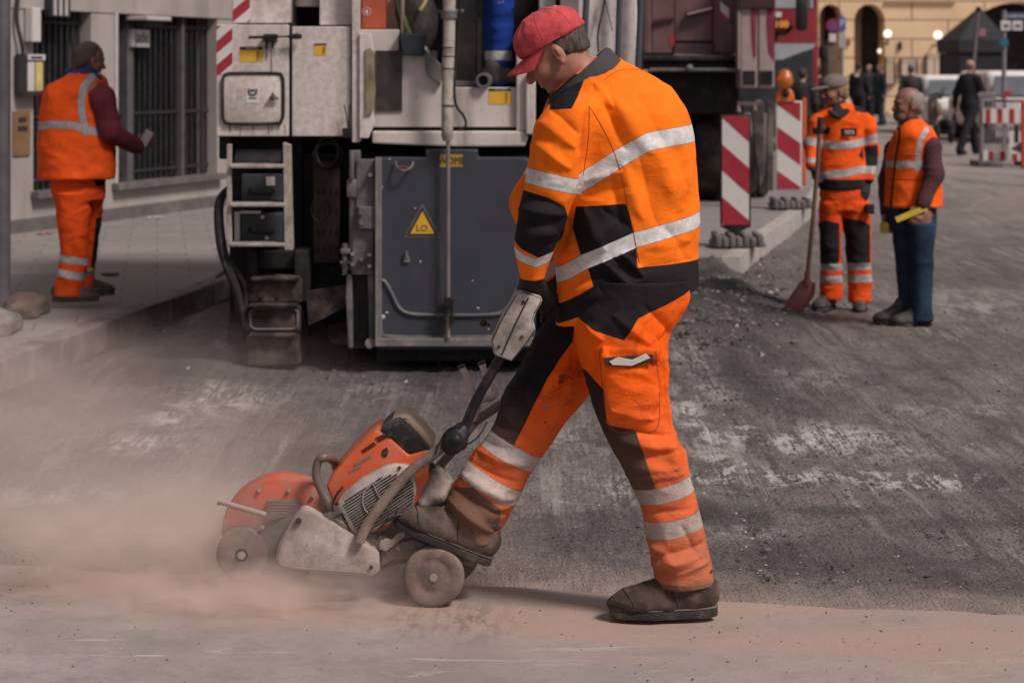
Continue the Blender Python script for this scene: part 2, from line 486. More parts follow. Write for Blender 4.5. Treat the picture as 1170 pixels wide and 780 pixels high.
# ------------------------------------------------------------------ ground
def edge_y(x): return 6.32 - 0.19*x
def ground_z(x, y):
    """milled bed, rising again to the old road level far down the street"""
    t = np.clip((np.asarray(y)-22.0)/9.0, 0, 1); t = t*t*(3-2*t)
    return -0.15*(1-t)
def patch_field(X, Y, patches):
    f = np.zeros_like(X)
    for px, py, rx, ry, a in patches:
        yy = F*1.77/(py-HY); xx = (px-CX)*yy/F
        d = ((X-xx)/rx)**2 + ((Y-yy)/ry)**2
        f = np.maximum(f, a*np.exp(-d*1.1))
    return f
def sheet(name, X, Y, Z, mat, attrs=None):
    ny, nx = X.shape
    V = np.stack([X, Y, Z], -1).reshape(-1, 3)
    i = np.arange(ny-1)[:,None]*nx + np.arange(nx-1)[None,:]
    Q = np.stack([i, i+1, i+nx+1, i+nx], -1).reshape(-1, 4)
    me = bpy.data.meshes.new(name)
    me.vertices.add(len(V)); me.vertices.foreach_set('co', V.astype(np.float32).ravel())
    me.loops.add(len(Q)*4); me.loops.foreach_set('vertex_index', Q.astype(np.int32).ravel())
    me.polygons.add(len(Q)); me.polygons.foreach_set('loop_start', np.arange(0, len(Q)*4, 4, dtype=np.int32))
    me.polygons.foreach_set('use_smooth', np.ones(len(Q), bool)); me.update(calc_edges=True)
    for k, v in (attrs or {}).items():
        at = me.attributes.new(k, 'FLOAT', 'POINT'); at.data.foreach_set('value', v.astype(np.float32).ravel())
    return link(name, me, mat)
def fbm(P, o=4, seed=0):
    P = np.asarray(P, float); s = 0; a = .5; 
    for i in range(o): s = s + a*vnoise(P*2**i, seed+i); a *= .5
    return s

# milled bed material
t = NT('milled asphalt')
o = t.tc.outputs['Object']
stones = t.vor(95, o)
n_big = t.noise(1.1, 6, .6); n_mid = t.noise(6, 6, .65); n_fine = t.noise(55, 5, .7); n_grit = t.noise(190, 3, .7)
base = t.mix(t.ramp(n_mid, .35, .68), (.092, .074, .068), (.190, .156, .144))
base = t.mix(t.ramp(n_big, .38, .62, 0, .75), base, (.255, .212, .196))
base = t.mix(t.ramp(n_fine, .46, .60, 0, .85), base, (.040, .036, .036))
base = t.mix(t.ramp(n_grit, .58, .68, 0, .8), base, (.36, .335, .32))
base = t.mix(t.ramp(t.noise(2.3, 7, .7, t.mapping((1, .45, 1)), .8), .54, .64, 0, .5), base, (.062, .054, .053))
# cutter marks run along the street, slightly wandering
mv = t.mapping((1, .04, 1)); gv = t.noise(60, 2, .5, mv, .4)
gv2 = t.noise(26, 3, .6, t.mapping((1, .10, 1), rot=(0,0,.16)), .5)
base = t.mix(t.ramp(gv2, .52, .62, 0, .38), base, (.055, .05, .05))
st1 = t.noise(1.0, 6, .62, t.mapping((7, .42, 1), rot=(0,0,-.10)), .5); base = t.mix(t.ramp(st1, .53, .63, 0, .55), base, (.050,.043,.042))
st2 = t.noise(1.0, 6, .66, t.mapping((11, .55, 1), rot=(0,0,-.06), loc=(5,2,0)), .4); base = t.mix(t.ramp(st2, .57, .66, 0, .5), base, (.34,.30,.285))
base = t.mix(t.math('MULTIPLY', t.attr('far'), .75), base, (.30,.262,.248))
white = t.attr('white'); wn = t.noise(5, 8, .7, t.mapping((.8, .38, 1)), 1.2); wn2 = t.noise(33, 5, .7, t.mapping((.5, 1.7, 1)))
wf = t.ramp(t.math('ADD', t.math('MULTIPLY', wn, .5), t.math('ADD', t.math('MULTIPLY', wn2, .3), t.math('MULTIPLY', gv, .2))), .49, .54)
base = t.mix(t.math('MULTIPLY', wf, white), base, (.60, .57, .555))
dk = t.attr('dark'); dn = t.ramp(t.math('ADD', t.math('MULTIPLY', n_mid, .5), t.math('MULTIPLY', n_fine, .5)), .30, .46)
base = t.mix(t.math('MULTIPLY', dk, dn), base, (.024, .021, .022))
du = t.attr('dust'); base = t.mix(t.math('MULTIPLY', du, t.ramp(n_mid, .2, .6, .5, 1)), base, (.285, .222, .20))
h = t.math('ADD', t.math('MULTIPLY', n_fine, .7), t.math('MULTIPLY', gv, .5))
nb = t.bump(h, 1.0, .016); nb = t.bump(stones, .6, .008, nb); nb = t.bump(n_grit, .4, .004, nb)
wet = t.ramp(t.noise(1.7, 5, .6, t.mapping((1, .4, 1), loc=(3,1,0))), .50, .62)
milled_mat = t.done(t.mix(t.math('MULTIPLY', wet, .35), base, (.045,.04,.041)), t.ramp(wet, 0, 1, .90, .42), 0, nb)

# the uncut strip of old road in front, powdered by the saw
t = NT('dusty old asphalt')
n1 = t.noise(1.6, 6, .62); n2 = t.noise(9, 6, .7); n3 = t.noise(120, 4, .7); n4 = t.noise(240, 2, .6)
base = t.mix(t.ramp(n1, .35, .65), (.225, .195, .187), (.305, .275, .268))
base = t.mix(t.ramp(n2, .48, .66, 0, .6), base, (.19, .17, .165))
base = t.mix(t.ramp(t.noise(3.2, 7, .7, t.mapping((.55, 2.4, 1)), 1.0), .59, .68, 0, .6), base, (.47, .455, .45))
base = t.mix(t.ramp(n3, .60, .72, 0, .6), base, (.09, .08, .078))
d = t.attr('dust'); dn = t.ramp(t.noise(2.6, 6, .6, t.mapping((.45, 1.6, 1)), .6), .28, .62, .25, 1)
base = t.mix(t.math('MULTIPLY', d, dn), base, (.34, .240, .203))
tr = t.math('MULTIPLY', t.attr('track'), t.ramp(t.noise(30, 4, .6, t.mapping((1, .3, 1))), .45, .6))
base = t.mix(tr, base, (.16, .115, .10))
nb = t.bump(n2, .35, .012); nb = t.bump(n3, .35, .004, nb); nb = t.bump(n4, .25, .002, nb)
slab_mat = t.done(base, .9, 0, nb)

# sheet of the milled bed: fine near the saw, coarse towards the horizon
ys = [0.0]
while ys[-1] < 9: ys.append(ys[-1] + .028)
while ys[-1] < 260: ys.append(ys[-1] + .028 + (ys[-1]-9)*.035)
ys = np.array(ys)
xs = np.concatenate([[-200, -90, -40, -20, -12], np.arange(-8, 8.001, .045), [12, 20, 40, 90, 200]])
XX, YO = np.meshgrid(xs, ys)
YY = YO + edge_y(np.clip(XX, -8, 8))
P = np.stack([XX, YY, np.zeros_like(XX)], -1)
rough = (fbm(P*[3, 2, 1], 4, 3)-.45)*.035 + (ridged(P*[11, 3, 1], 9)-.5)*.012 + (fbm(P*[22,22,1], 2, 5)-.35)*.022
near = np.clip((30-YY)/12, 0, 1)
pile = 0.13*np.exp(-(((XX-1.55)/.42)**2 + ((YY-15.9)/1.1)**2)) + 0.09*np.exp(-(((XX-1.25)/.35)**2 + ((YY-14.3)/.8)**2))
pile = pile + 0.10*np.exp(-(((XX-1.45)/.5)**2 + ((YY-16.6)/.45)**2))
pile2 = 0.10*np.exp(-(((XX+1.9)/.35)**2 + ((YY-13.6)/2.2)**2))
ZZ = ground_z(XX, YY) + rough*near + pile*(1 + 1.6*(fbm(P*7, 4, 11)-.45)) + pile2
ZZ += (.13 - .02*fbm(P*6, 3, 77))*np.exp(-(YO/.85)**2)
ZZ[0] = -0.30
wpat = [(905,500,.55,.42,1), (830,540,.30,.25,.9), (792,480,.10,1.6,1), (1000,515,.35,.2,.7), (1075,550,.45,.2,.9), (985,545,.4,.15,.8),(890,545,.5,.2,1),
        (800,420,.16,1.6,.7), (1115,350,.5,1.2,.35), (250,455,.28,.5,1), (205,480,.18,.25,.9), (150,508,.3,.3,.8), (430,445,.2,.5,.6), (930,430,.5,.6,.35), (1120,470,.5,.3,.5),(850,610,.2,.12,.6),
        (700,560,.3,.4,.5), (640,500,.3,.6,.35), (60,570,.5,.2,.6), (800,660,.12,.12,.7)]
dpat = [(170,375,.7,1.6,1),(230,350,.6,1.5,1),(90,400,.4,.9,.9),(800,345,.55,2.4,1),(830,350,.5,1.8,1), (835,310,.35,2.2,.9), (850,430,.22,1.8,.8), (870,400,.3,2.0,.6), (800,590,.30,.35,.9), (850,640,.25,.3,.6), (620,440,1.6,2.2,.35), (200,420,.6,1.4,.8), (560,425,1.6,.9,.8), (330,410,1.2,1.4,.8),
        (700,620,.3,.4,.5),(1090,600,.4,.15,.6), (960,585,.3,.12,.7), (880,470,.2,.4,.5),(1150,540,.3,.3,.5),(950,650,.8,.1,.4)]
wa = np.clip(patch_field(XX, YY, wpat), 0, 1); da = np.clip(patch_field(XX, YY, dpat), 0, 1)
left = 1/(1+np.exp((XX+.25)*3.0))
du = np.clip(1-(YO/2.6), 0, 1)**1.2*left + .95*np.exp(-(YO/(.10+1.0*fbm(P*[1.6,2.5,1],5,55)**1.5))**2)
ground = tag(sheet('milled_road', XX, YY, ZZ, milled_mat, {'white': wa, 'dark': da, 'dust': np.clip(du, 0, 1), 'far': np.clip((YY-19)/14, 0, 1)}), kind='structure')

# old road surface, in front of the cut
xs2 = np.arange(-9, 9.001, .04); ts = np.concatenate([[0], np.linspace(.004, .25, 14), np.linspace(.28, 7.6, 170)])
X2, T2 = np.meshgrid(xs2, ts)
jag = (fbm(np.stack([X2*3, X2*0, X2*0], -1), 6, 21)-.45)*.11
Y2 = edge_y(X2) + jag*np.exp(-T2*8) - T2
P2 = np.stack([X2, Y2, np.zeros_like(X2)], -1)
Z2 = (fbm(P2*[1.5, 1.5, 1], 3, 31)-.45)*.012 + (fbm(P2*[14,14,1], 3, 41)-.45)*.005
Z2 -= .022*np.exp(-T2/.02)
X2 = np.vstack([X2[:1], X2]); Y2 = np.vstack([Y2[:1]+.015, Y2]); Z2 = np.vstack([np.full_like(Z2[:1], -.30), Z2])
T2 = np.vstack([T2[:1], T2])
dust2 = np.clip(np.exp(-((T2-.14)/.40)**2)*1.15, 0, 1)*np.clip(1.05 - .16*(X2+.2)**2*(X2<-.2), .35, 1)
dust2 = np.clip(dust2 + .5*np.exp(-(((X2-1.1)/1.1)**2+((T2-.5)/.35)**2)) + .35*np.exp(-(((X2+.2)/.7)**2+((T2-.45)/.3)**2)), 0, 1)
trk = np.clip(np.exp(-(((X2+.12)/.10)**2+((T2-.42)/.22)**2)) + np.exp(-(((X2+.30)/.06)**2+((T2-.40)/.2)**2)), 0, 1)*.8
tag(sheet('old_road', X2[::-1], Y2[::-1], Z2[::-1], slab_mat, {'dust': dust2[::-1], 'track': trk[::-1]}), kind='structure')

# loose crumbs of broken asphalt
def crumbs(name, pts, sizes, mat, seed):
    r = np.random.RandomState(seed)
    O = np.array([(1,0,0),(-1,0,0),(0,1,0),(0,-1,0),(0,0,1),(0,0,-1)], float)
    T = np.array([(0,2,4),(2,1,4),(1,3,4),(3,0,4),(2,0,5),(1,2,5),(3,1,5),(0,3,5)])
    n = len(pts); ang = r.rand(n)*6.28
    V = O[None]*(.55+.8*r.rand(n,6,1)) + (r.rand(n,6,3)-.5)*.5
    c, s_ = np.cos(ang)[:,None], np.sin(ang)[:,None]
    x = V[...,0]*c - V[...,1]*s_; y = V[...,0]*s_ + V[...,1]*c
    V = np.stack([x, y, V[...,2]*.62], -1)*sizes[:,None,None] + pts[:,None,:]
    Fc = (T[None] + 6*np.arange(n)[:,None,None]).reshape(-1, 3)
    me = bpy.data.meshes.new(name); me.from_pydata(V.reshape(-1,3).tolist(), [], Fc.tolist()); me.update()
    return tag(link(name, me, mat), kind='stuff')
t = NT('asphalt crumb')
geo = t.n('ShaderNodeNewGeometry')
rc = t.mix(t.ramp(geo.outputs['Random Per Island'], 0, 1), (.026,.023,.023), (.16,.138,.13))
rc = t.mix(t.ramp(geo.outputs['Random Per Island'], .955, .96), rc, (.34,.31,.29))
crumb_mat = t.done(rc, .9, 0, t.bump(t.noise(200), .3, .003))
R = np.random.RandomState(3)
pp = []; ss = []
def scatter(n, px0, px1, py0, py1, smin, smax, soft=False, H=1.77, zf=None):
    k = 0
    while k < n:
        if soft: px = R.normal((px0+px1)/2, (px1-px0)/3.2); py = R.normal((py0+py1)/2, (py1-py0)/3.2)
        else: px = R.uniform(px0, px1); py = R.uniform(py0, py1)
        if py < 160: continue
        Y = F*H/(py-HY); X = (px-CX)*Y/F
        if H > 1.7 and Y < edge_y(X)+.03: k += 1; continue
        s_ = smin + (smax-smin)*R.rand()**4
        if H > 1.7:
            z = float(ground_z(X, Y)) + 0.13*math.exp(-(((X-1.55)/.42)**2 + ((Y-15.9)/1.1)**2)) + 0.09*math.exp(-(((X-1.25)/.35)**2 + ((Y-14.3)/.8)**2)) + 0.07*math.exp(-(((X+1.9)/.35)**2 + ((Y-13.6)/2.2)**2))
        else: z = 0.0
        if H > 1.7: z += .12*math.exp(-((Y-edge_y(X))/.85)**2)
        pp.append((X, Y, z + s_*.25)); ss.append(s_); k += 1
scatter(2200, 780, 1170, 390, 700, .002, .011)
scatter(1500, 0, 780, 430, 640, .0025, .009)
scatter(4200, 765, 885, 295, 385, .005, .030, True)
scatter(3500, 765, 870, 298, 350, .008, .036, True)
scatter(700, 780, 880, 370, 470, .003, .015, True)
scatter(700, 790, 960, 560, 640, .003, .014, True)
scatter(500, 960, 1130, 560, 660, .003, .012, True)
scatter(1800, 90, 280, 335, 410, .005, .026, True)
scatter(700, 60, 270, 345, 400, .005, .022)
scatter(600, 300, 800, 400, 440, .005, .02)
scatter(450, 860, 1170, 300, 470, .003, .013)
scatter(9000, 0, 1170, 425, 700, .0018, .0060)
scatter(3000, 760, 1170, 340, 560, .002, .008)
crumbs('asphalt_crumbs', np.array(pp), np.array(ss), crumb_mat, 5)
pp = []; ss = []
scatter(420, 0, 1170, 690, 790, .0012, .0055, H=1.62); scatter(120, 0, 330, 650, 700, .0012, .006, H=1.62)
crumbs('road_grit', np.array(pp), np.array(ss), crumb_mat, 6)

# pavement on the left with its granite kerb
def kerb_pt(t_): return Vector((-2.80 + .145*t_, 11.0 + .989*t_, 0))
PZ = 0.03
pave_mat = None
t = NT('concrete paving')
br = t.n('ShaderNodeTexBrick'); br.offset = .5; br.inputs['Scale'].default_value = 1.0
br.inputs['Brick Width'].default_value = .5; br.inputs['Row Height'].default_value = .35; br.inputs['Mortar Size'].default_value = .008; br.inputs['Mortar Smooth'].default_value = .3
br.inputs['Color1'].default_value = rgba((.180,.160,.154)); br.inputs['Color2'].default_value = rgba((.225,.20,.193)); br.inputs['Mortar'].default_value = rgba((.10,.088,.085))
t.l(t.mapping((1,1,1), rot=(0,0,math.radians(-10))), br.inputs['Vector'])
c = t.mix(t.ramp(t.noise(1.3, 7, .65), .42, .66, 0, .6), br.outputs['Color'], (.17,.15,.145))
c = t.mix(t.ramp(t.noise(9, 6, .7), .55, .7, 0, .5), c, (.33,.31,.30))
pave_mat = t.done(c, .85, 0, t.bump(t.noise(60, 4), .3, .006, t.bump(br.outputs['Fac'], -.4, .006)))
kerb_mat = pmat('granite kerb', (.20,.175,.166), .8, var=.3, scale=9, dirt=((.05,.043,.041), .75, 3), bump=.5, bscale=90)
def slab(name, top, z0, z1, mat, kind='structure'):
    m = MB(); m.prism([Vector((x, y, z0)) for x, y in top], (0, 0, z1-z0)); return tag(m.build(name, mat), kind=kind)
a, b = kerb_pt(-6), kerb_pt(24); ins = Vector((-.989, .145, 0))*.15
slab('pavement', [((a+ins).x, a.y+ins.y), ((b+ins).x, b.y+ins.y), (-14, 36), (-14, 5)], -.6, PZ, pave_mat)
m = MB()
for i in range(30):
    p, q = kerb_pt(-6+i), kerb_pt(-6+i+.985); g = Vector((-.989, .145, 0))*.149; dz = rnd.uniform(-.004, .004)
    o_ = Vector((-.989,.145,0))*rnd.uniform(-.006,.006)
    m.hexa([p+o_+Vector((0,0,-.5)), q+o_+Vector((0,0,-.5)), q+o_+Vector((0,0,PZ+dz+.004)), p+o_+Vector((0,0,PZ+dz+.004)), p+g+Vector((0,0,-.5)), q+g+Vector((0,0,-.5)), q+g+Vector((0,0,PZ+dz+.004)), p+g+Vector((0,0,PZ+dz+.004))], .012)
tag(m.build('kerb', kerb_mat), kind='structure')

# paved island behind the milling machine, with a kerb that swings away
isl = [PT(x, y, F*1.77/(y-HY)) for x, y in ((846,318),(872,293),(896,275),(914,260),(930,247),(940,232),(941,215),(938,200),(935,188))]
isl = catmull([Vector((p.x, p.y, 0)) for p in isl], 5)
lft = [Vector((-1.2, p.y, 0)) for p in isl]
m = MB()
for i in range(len(isl)-1):
    A, B = isl[i], isl[i+1]; wA = Vector((-.16,0,0))
    m.hexa([A+wA+Vector((0,0,-.5)) if False else Vector((-.9, A.y, -.5)), A+wA+Vector((0,0,-.5)), A+wA+Vector((0,0,PZ-.002)), Vector((-.9, A.y, PZ-.002)),
            Vector((-.9, B.y, -.5)), B+wA+Vector((0,0,-.5)), B+wA+Vector((0,0,PZ-.002)), Vector((-.9, B.y, PZ-.002))])
tag(m.build('island_pavement', pave_mat), kind='structure')
m = MB()
for i in range(len(isl)-1):
    A, B = isl[i], isl[i+1]; wA = Vector((-.158,0,0)); z0, z1 = Vector((0,0,-.5)), Vector((0,0,PZ+.004))
    m.hexa([A+wA+z0, A+z0, A+z1, A+wA+z1, B+wA+z0, B+z0, B+z1, B+wA+z1], 0)
tag(m.build('island_kerb', pmat('pale island kerb', (.34,.31,.295), .8, var=.15, scale=5, dirt=((.10,.085,.08), .4, 3))), kind='structure')

# ------------------------------------------------------------------ building on the left
FU = Vector((.342, .94, 0)).normalized(); FN = Vector((.94, -.342, 0)).normalized(); FO = Vector((-4.87, 19.5, 0))
def fu(px): r = (px-CX)/F; return (19.5*r+4.87)/(.342-.94*r)
def fp(u, d, z): return FO + FU*u + FN*d + Vector((0,0,z))
def fbox(m, u0, u1, z0, z1, d0, d1, bev=.0):
    return m.hexa([fp(u0,d1,z0), fp(u1,d1,z0), fp(u1,d1,z1), fp(u0,d1,z1), fp(u0,d0,z0), fp(u1,d0,z0), fp(u1,d0,z1), fp(u0,d0,z1)], bev)
render_mat = pmat('grey render', (.30,.272,.255), .85, var=.12, scale=1.5, dirt=((.15,.13,.12), .35, 1.2), bump=.3, bscale=40, streak=True)
white_mat_b = pmat('old white paint', (.42,.39,.375), .6, var=.1, scale=4, dirt=((.2,.17,.15), .3, 4))
plinth_mat = pmat('dark plinth stone', (.10,.088,.085), .8, var=.2, scale=5, dirt=((.2,.18,.17), .3, 3), bump=.3)
dark_metal = pmat('dark painted steel', (.030,.029,.031), .5, var=.2, dirt=((.10,.085,.075), .25, 5))
darkglass = pmat('dark window glass', (.010,.010,.012), .25, var=.1, bump=0)
bld = empty('shop_building', FO, 'grey rendered ground floor with dark barred openings behind the pavement', 'building')
m = MB()
u1, u2, u3, u4 = .41, 1.47, 1.92, 4.20; zt, zs = 2.22, .40
fbox(m, -7, u1, .16, zt, -.4, 0); fbox(m, u2, u3, .16, zt, -.4, 0); fbox(m, u4, 10, .16, zt, -.4, 0)
fbox(m, u1, u2, .16, zs, -.4, 0); fbox(m, u3, u4, .16, zs, -.4, 0)
fbox(m, -7, 10, zt, 6.0, -.4, .012)
m.build('wall', render_mat, bld)
m = MB(); fbox(m, -7, 10, .02, .158, -.4, .03, .004); m.build('plinth', plinth_mat, bld)
for a_, b_ in ((u1, u2), (u3, u4)):
    wf = MB(); fbox(wf, a_+.002, b_-.002, zs+.002, zt-.002, -.30, -.26); w_ = wf.build('window', darkglass, bld)
    s_ = MB(); fbox(s_, a_-.05, b_+.05, zs-.05, zs+.02, -.02, .10, .006); s_.build('window_sill', plinth_mat, w_)
    g = MB(); n_ = int((b_-a_)/.115)
    for i in range(n_+1):
        u = a_+.03+(b_-a_-.06)*i/n_; fbox(g, u-.012, u+.012, zs+.025, zt-.01, -.14, -.12)
    for z in (zs+.12, 1.15, zt-.12): fbox(g, a_+.004, b_-.004, z-.015, z+.015, -.118, -.106)
    g.build('window_bars', dark_metal, w_)
m = MB(); fbox(m, u3-.002, u3+.05, zs+.02, zt-.002, -.2, .025, .003); m.build('jamb_strip', white_mat_b, bld)
gfm = pmat('grey frame',(.09,.082,.085),.5)
for a_, b_, d_ in ((2.28,2.40,-.05),(3.5,3.56,-.07)): m = MB(); fbox(m, a_, b_, zs+.02, zt-.003, -.2, d_, .003); m.build('door_post', gfm, bld)
paper = pmat('white board', (.50,.47,.46), .6, var=.06)
ink = pmat('dark ink', (.03,.028,.03), .6, var=.05)
sg = empty('shop_sign', fp(2.45,-.03,1.8), 'small square white sign with dark lettering under a lamp beside the barred opening', 'sign')
ua, ub = fu(152), fu(171)
def zat(px, py, d=0):
    u = fu(px); return CAMZ - (py-HY)*(19.5+.94*u)/F
m = MB(); fbox(m, ua, ub, zat(160,54), zat(160,34), -.05, .0, .004); m.build('board', paper, sg)
tt = text_obj('lettering', 'Jade', (0,0,0), .19, ink, sg, sx=.9)
tt.data.transform(Matrix.Translation(fp((ua+ub)/2, .003, zat(160,43))) @ Matrix(((FU.x, FN.x*-1, 0),(FU.y, -FN.y, 0),(0,0,1))).to_4x4())
lm = empty('wall_lamp', fp(2.4,0,2.1), 'flat pale lamp hood just above the small square sign', 'lamp')
m = MB(); fbox(m, fu(148), fu(176), zat(160,24), zat(160,19), -.05, .22, .01); m.build('hood', white_mat_b, lm)
m = MB(); fbox(m, fu(151), fu(173), zat(160,29), zat(160,24)-.003, -.05, .16, .008); m.build('housing', dark_metal, lm)
# cabinet, leaflet holder and plate on the pier at the far left
cb = MB(); fbox(cb, fu(27), fu(37), zat(32,48), zat(32,9), .014, .10, .006)
tag(cb.build('meter_cabinet', paper), 'narrow white meter cabinet on the wall above the leaflet holder', 'cabinet')
lf = empty('leaflet_holder', fp(.2,.1,1.5), 'black wall holder with a white and a yellow leaflet at the left edge', 'leaflet holder')
m = MB(); fbox(m, fu(15), fu(45), zat(30,109), zat(30,62), .02, .07, .004); fbox(m, fu(15), fu(45), zat(30,109), zat(30,104), .07, .12, .003); m.build('rack', dark_metal, lf)
m = MB(); fbox(m, fu(24), fu(43.5), zat(30,69), zat(30,62.5), .071, .085, .002); m.build('header', paper, lf)
m = MB(); fbox(m, fu(27), fu(40), zat(30,67.4), zat(30,64.6), .086, .088); m.build('header_print', ink, lf)
m = MB(); fbox(m, fu(24), fu(31.5), zat(30,106), zat(30,71), .072, .08); m.build('leaflet', paper, lf)['label'] = 'white leaflet'
m = MB(); fbox(m, fu(33), fu(41), zat(30,107), zat(30,71), .072, .08); m.build('leaflet', pmat('yellow paper', (.50,.40,.16), .6), lf)['label'] = 'yellow leaflet'
pl = empty('wall_plate', fp(.1,0,.9), 'brown rectangular plate fixed to the wall below the leaflet holder', 'plate')
m = MB(); fbox(m, fu(14), fu(33), zat(24,178), zat(24,127), .002, .02, .004); m.build('plate', pmat('brown enamel', (.20,.105,.05), .5, dirt=((.1,.07,.05),.4,6)), pl)
m = MB(); fbox(m, fu(19), fu(28), zat(24,140), zat(24,134), .021, .024); fbox(m, fu(18), fu(29), zat(24,150), zat(24,144), .021, .024); m.build('marks', ink, pl)
bx = empty('grille_box', fp(.8,0,2.4), 'small dark grille box on the lintel above the first barred opening', 'vent')
m = MB(); fbox(m, fu(49), fu(71), zat(60,20), zat(60,-8), .014, .10, .004); m.build('housing', dark_metal, bx)
m = MB()
for px in (51, 57.5, 64): fbox(m, fu(px), fu(px+3), zat(60,18), zat(60,-6), .101, .11)
m.build('slats', white_mat_b, bx)
cb = MB(); cb.spline([fp(fu(17),.05,zat(18,110)), fp(fu(19),.07,zat(18,60)), fp(fu(14),.05,zat(18,20)), fp(fu(20),.05,zat(18,-30))], .02)
tag(cb.build('wall_cable', dark_metal, smooth=True), 'dark cable hanging down the wall beside the meter cabinet', 'cable')

# post and stones at the left edge
m = MB(True); q = PT(3, 345, 13.3); m.cyl((q.x, q.y, PZ-.1), (q.x, q.y, 4.2), .052, 20)
pm = m.build('sign_post', pmat('galvanised post', (.115,.108,.115), .5, .3))
tag(pm, 'dark grey steel post standing at the left edge of the picture', 'post')
def stone(name, px0, px1, py0, py1, Y, mat, label, cat, seed):
    a = PT(px0, py1, Y); b = PT(px1, py0, Y); c = (a+b)/2
    s_ = SDF(.05); s_.boxr((c.x, Y+.15, (PZ+b.z)/2), ((b.x-a.x)/2, .17, (b.z-PZ)/2+.01), rr=.05)
    s_.ell((c.x-.03, Y+.12, PZ+.06), ((b.x-a.x)*.45, .2, .1))
    me = s_.mesh(name, .012, disp=lambda V, N: (vnoise(V*14, seed)-.5)*.03 + (vnoise(V*45, seed)-.5)*.008)
    return tag(link(name, me, mat), label, cat)
stone('rubble_sack', 4, 45, 344, 364, 12.85, pmat('red brown sack', (.10,.062,.054), .9, var=.3, dirt=((.3,.24,.22),.4,6), bump=.6), 'low reddish brown sack lying on the pavement by the post', 'sack', 2)
stone('stone_block', -30, 13, 364, 388, 12.0, kerb_mat, 'pale rough stone block at the kerb, cut by the left edge', 'stone', 5)
for i, (px, py, sx, lab) in enumerate(((120,315,.10,'dried leaf lying on the pavement nearest the man'), (178,250,.09,'pale crumpled scrap on the pavement by the plinth'), (57,268,.10,'reddish scrap on the pavement near the wall'))):
    Y = F*1.59/(py-HY); q = PT(px, py, Y)
    s_ = SDF(.01); 
    for j in range(5): s_.ell((q.x+rnd.uniform(-sx,sx), q.y+rnd.uniform(-.06,.06), PZ+.012), (.035,.03,.012))
    tag(link('litter', s_.mesh('litter', .006), pmat('litter %d' % i, [(.09,.06,.045),(.35,.31,.3),(.25,.13,.11)][i], .8)), lab, 'litter', 'litter on the pavement')
# ------------------------------------------------------------------ cold milling machine, seen from behind
YM = 11.8
GZ = -0.15
mw = pmat('off white machine paint', (.60,.545,.52), .45, var=.06, scale=3, dirt=((.20,.13,.10), .32, 2.6), bump=.10, streak=True, wear=(.20,.13,.10))
mwd = pmat('dirty off white paint', (.50,.445,.42), .6, var=.12, scale=4, dirt=((.10,.075,.065), .5, 3), bump=.15, streak=True)
mg = pmat('grey enamel steel', (.042,.045,.056), .45, .0, var=.12, scale=3, dirt=((.13,.12,.118), .16, 2.6), bump=.1, streak=True)
mgd = pmat('worn grey steel', (.10,.096,.10), .55, .2, var=.25, scale=9, dirt=((.26,.22,.20), .5, 7), bump=.3)
mk = pmat('grimy black steel', (.011,.010,.0105), .6, .0, var=.3, scale=7, dirt=((.06,.05,.045), .45, 5), bump=.4)
mrub = pmat('grimy rubber', (.022,.020,.020), .75, var=.3, dirt=((.09,.075,.065), .5, 6), bump=.4)
mstep = pmat('worn cream paint', (.42,.375,.335), .6, var=.15, scale=9, dirt=((.12,.085,.07), .65, 9), bump=.2, wear=(.15,.11,.09))
mtrk = pmat('muddy track steel', (.026,.020,.017), .9, .1, var=.4, scale=7, dirt=((.13,.095,.075), .6, 7), bump=.7)
mred = pmat('signal red film', (.30,.020,.035), .4, var=.06, bump=0, dirt=((.2,.1,.1),.2,6)); mwht = pmat('white film', (.55,.52,.51), .4, var=.05, bump=0, dirt=((.3,.25,.23),.3,6))
myel = pmat('yellow film', (.60,.33,.025), .45, var=.06, bump=0, dirt=((.2,.12,.05),.25,8))
mblue = pmat('blue work cloth', (.012,.035,.19), .9, var=.2, bump=.5)
mm = empty('milling_machine', PT(480, 425, YM), 'large off white road milling machine with ladder, crawler track and grey rear flap', 'milling machine')
def part(name, mat, fn, parent=None, smooth=False, label=None):
    m = MB(smooth); fn(m); o = m.build(name, mat, parent or mm)
    if label: o['label'] = label
    return o
# main hull set back, dark
part('hull', mk, lambda m: (m.pbox(262,175,735,385,YM+.45,2.6), m.pbox(300,-130,735,176,YM+.75,2.6)))
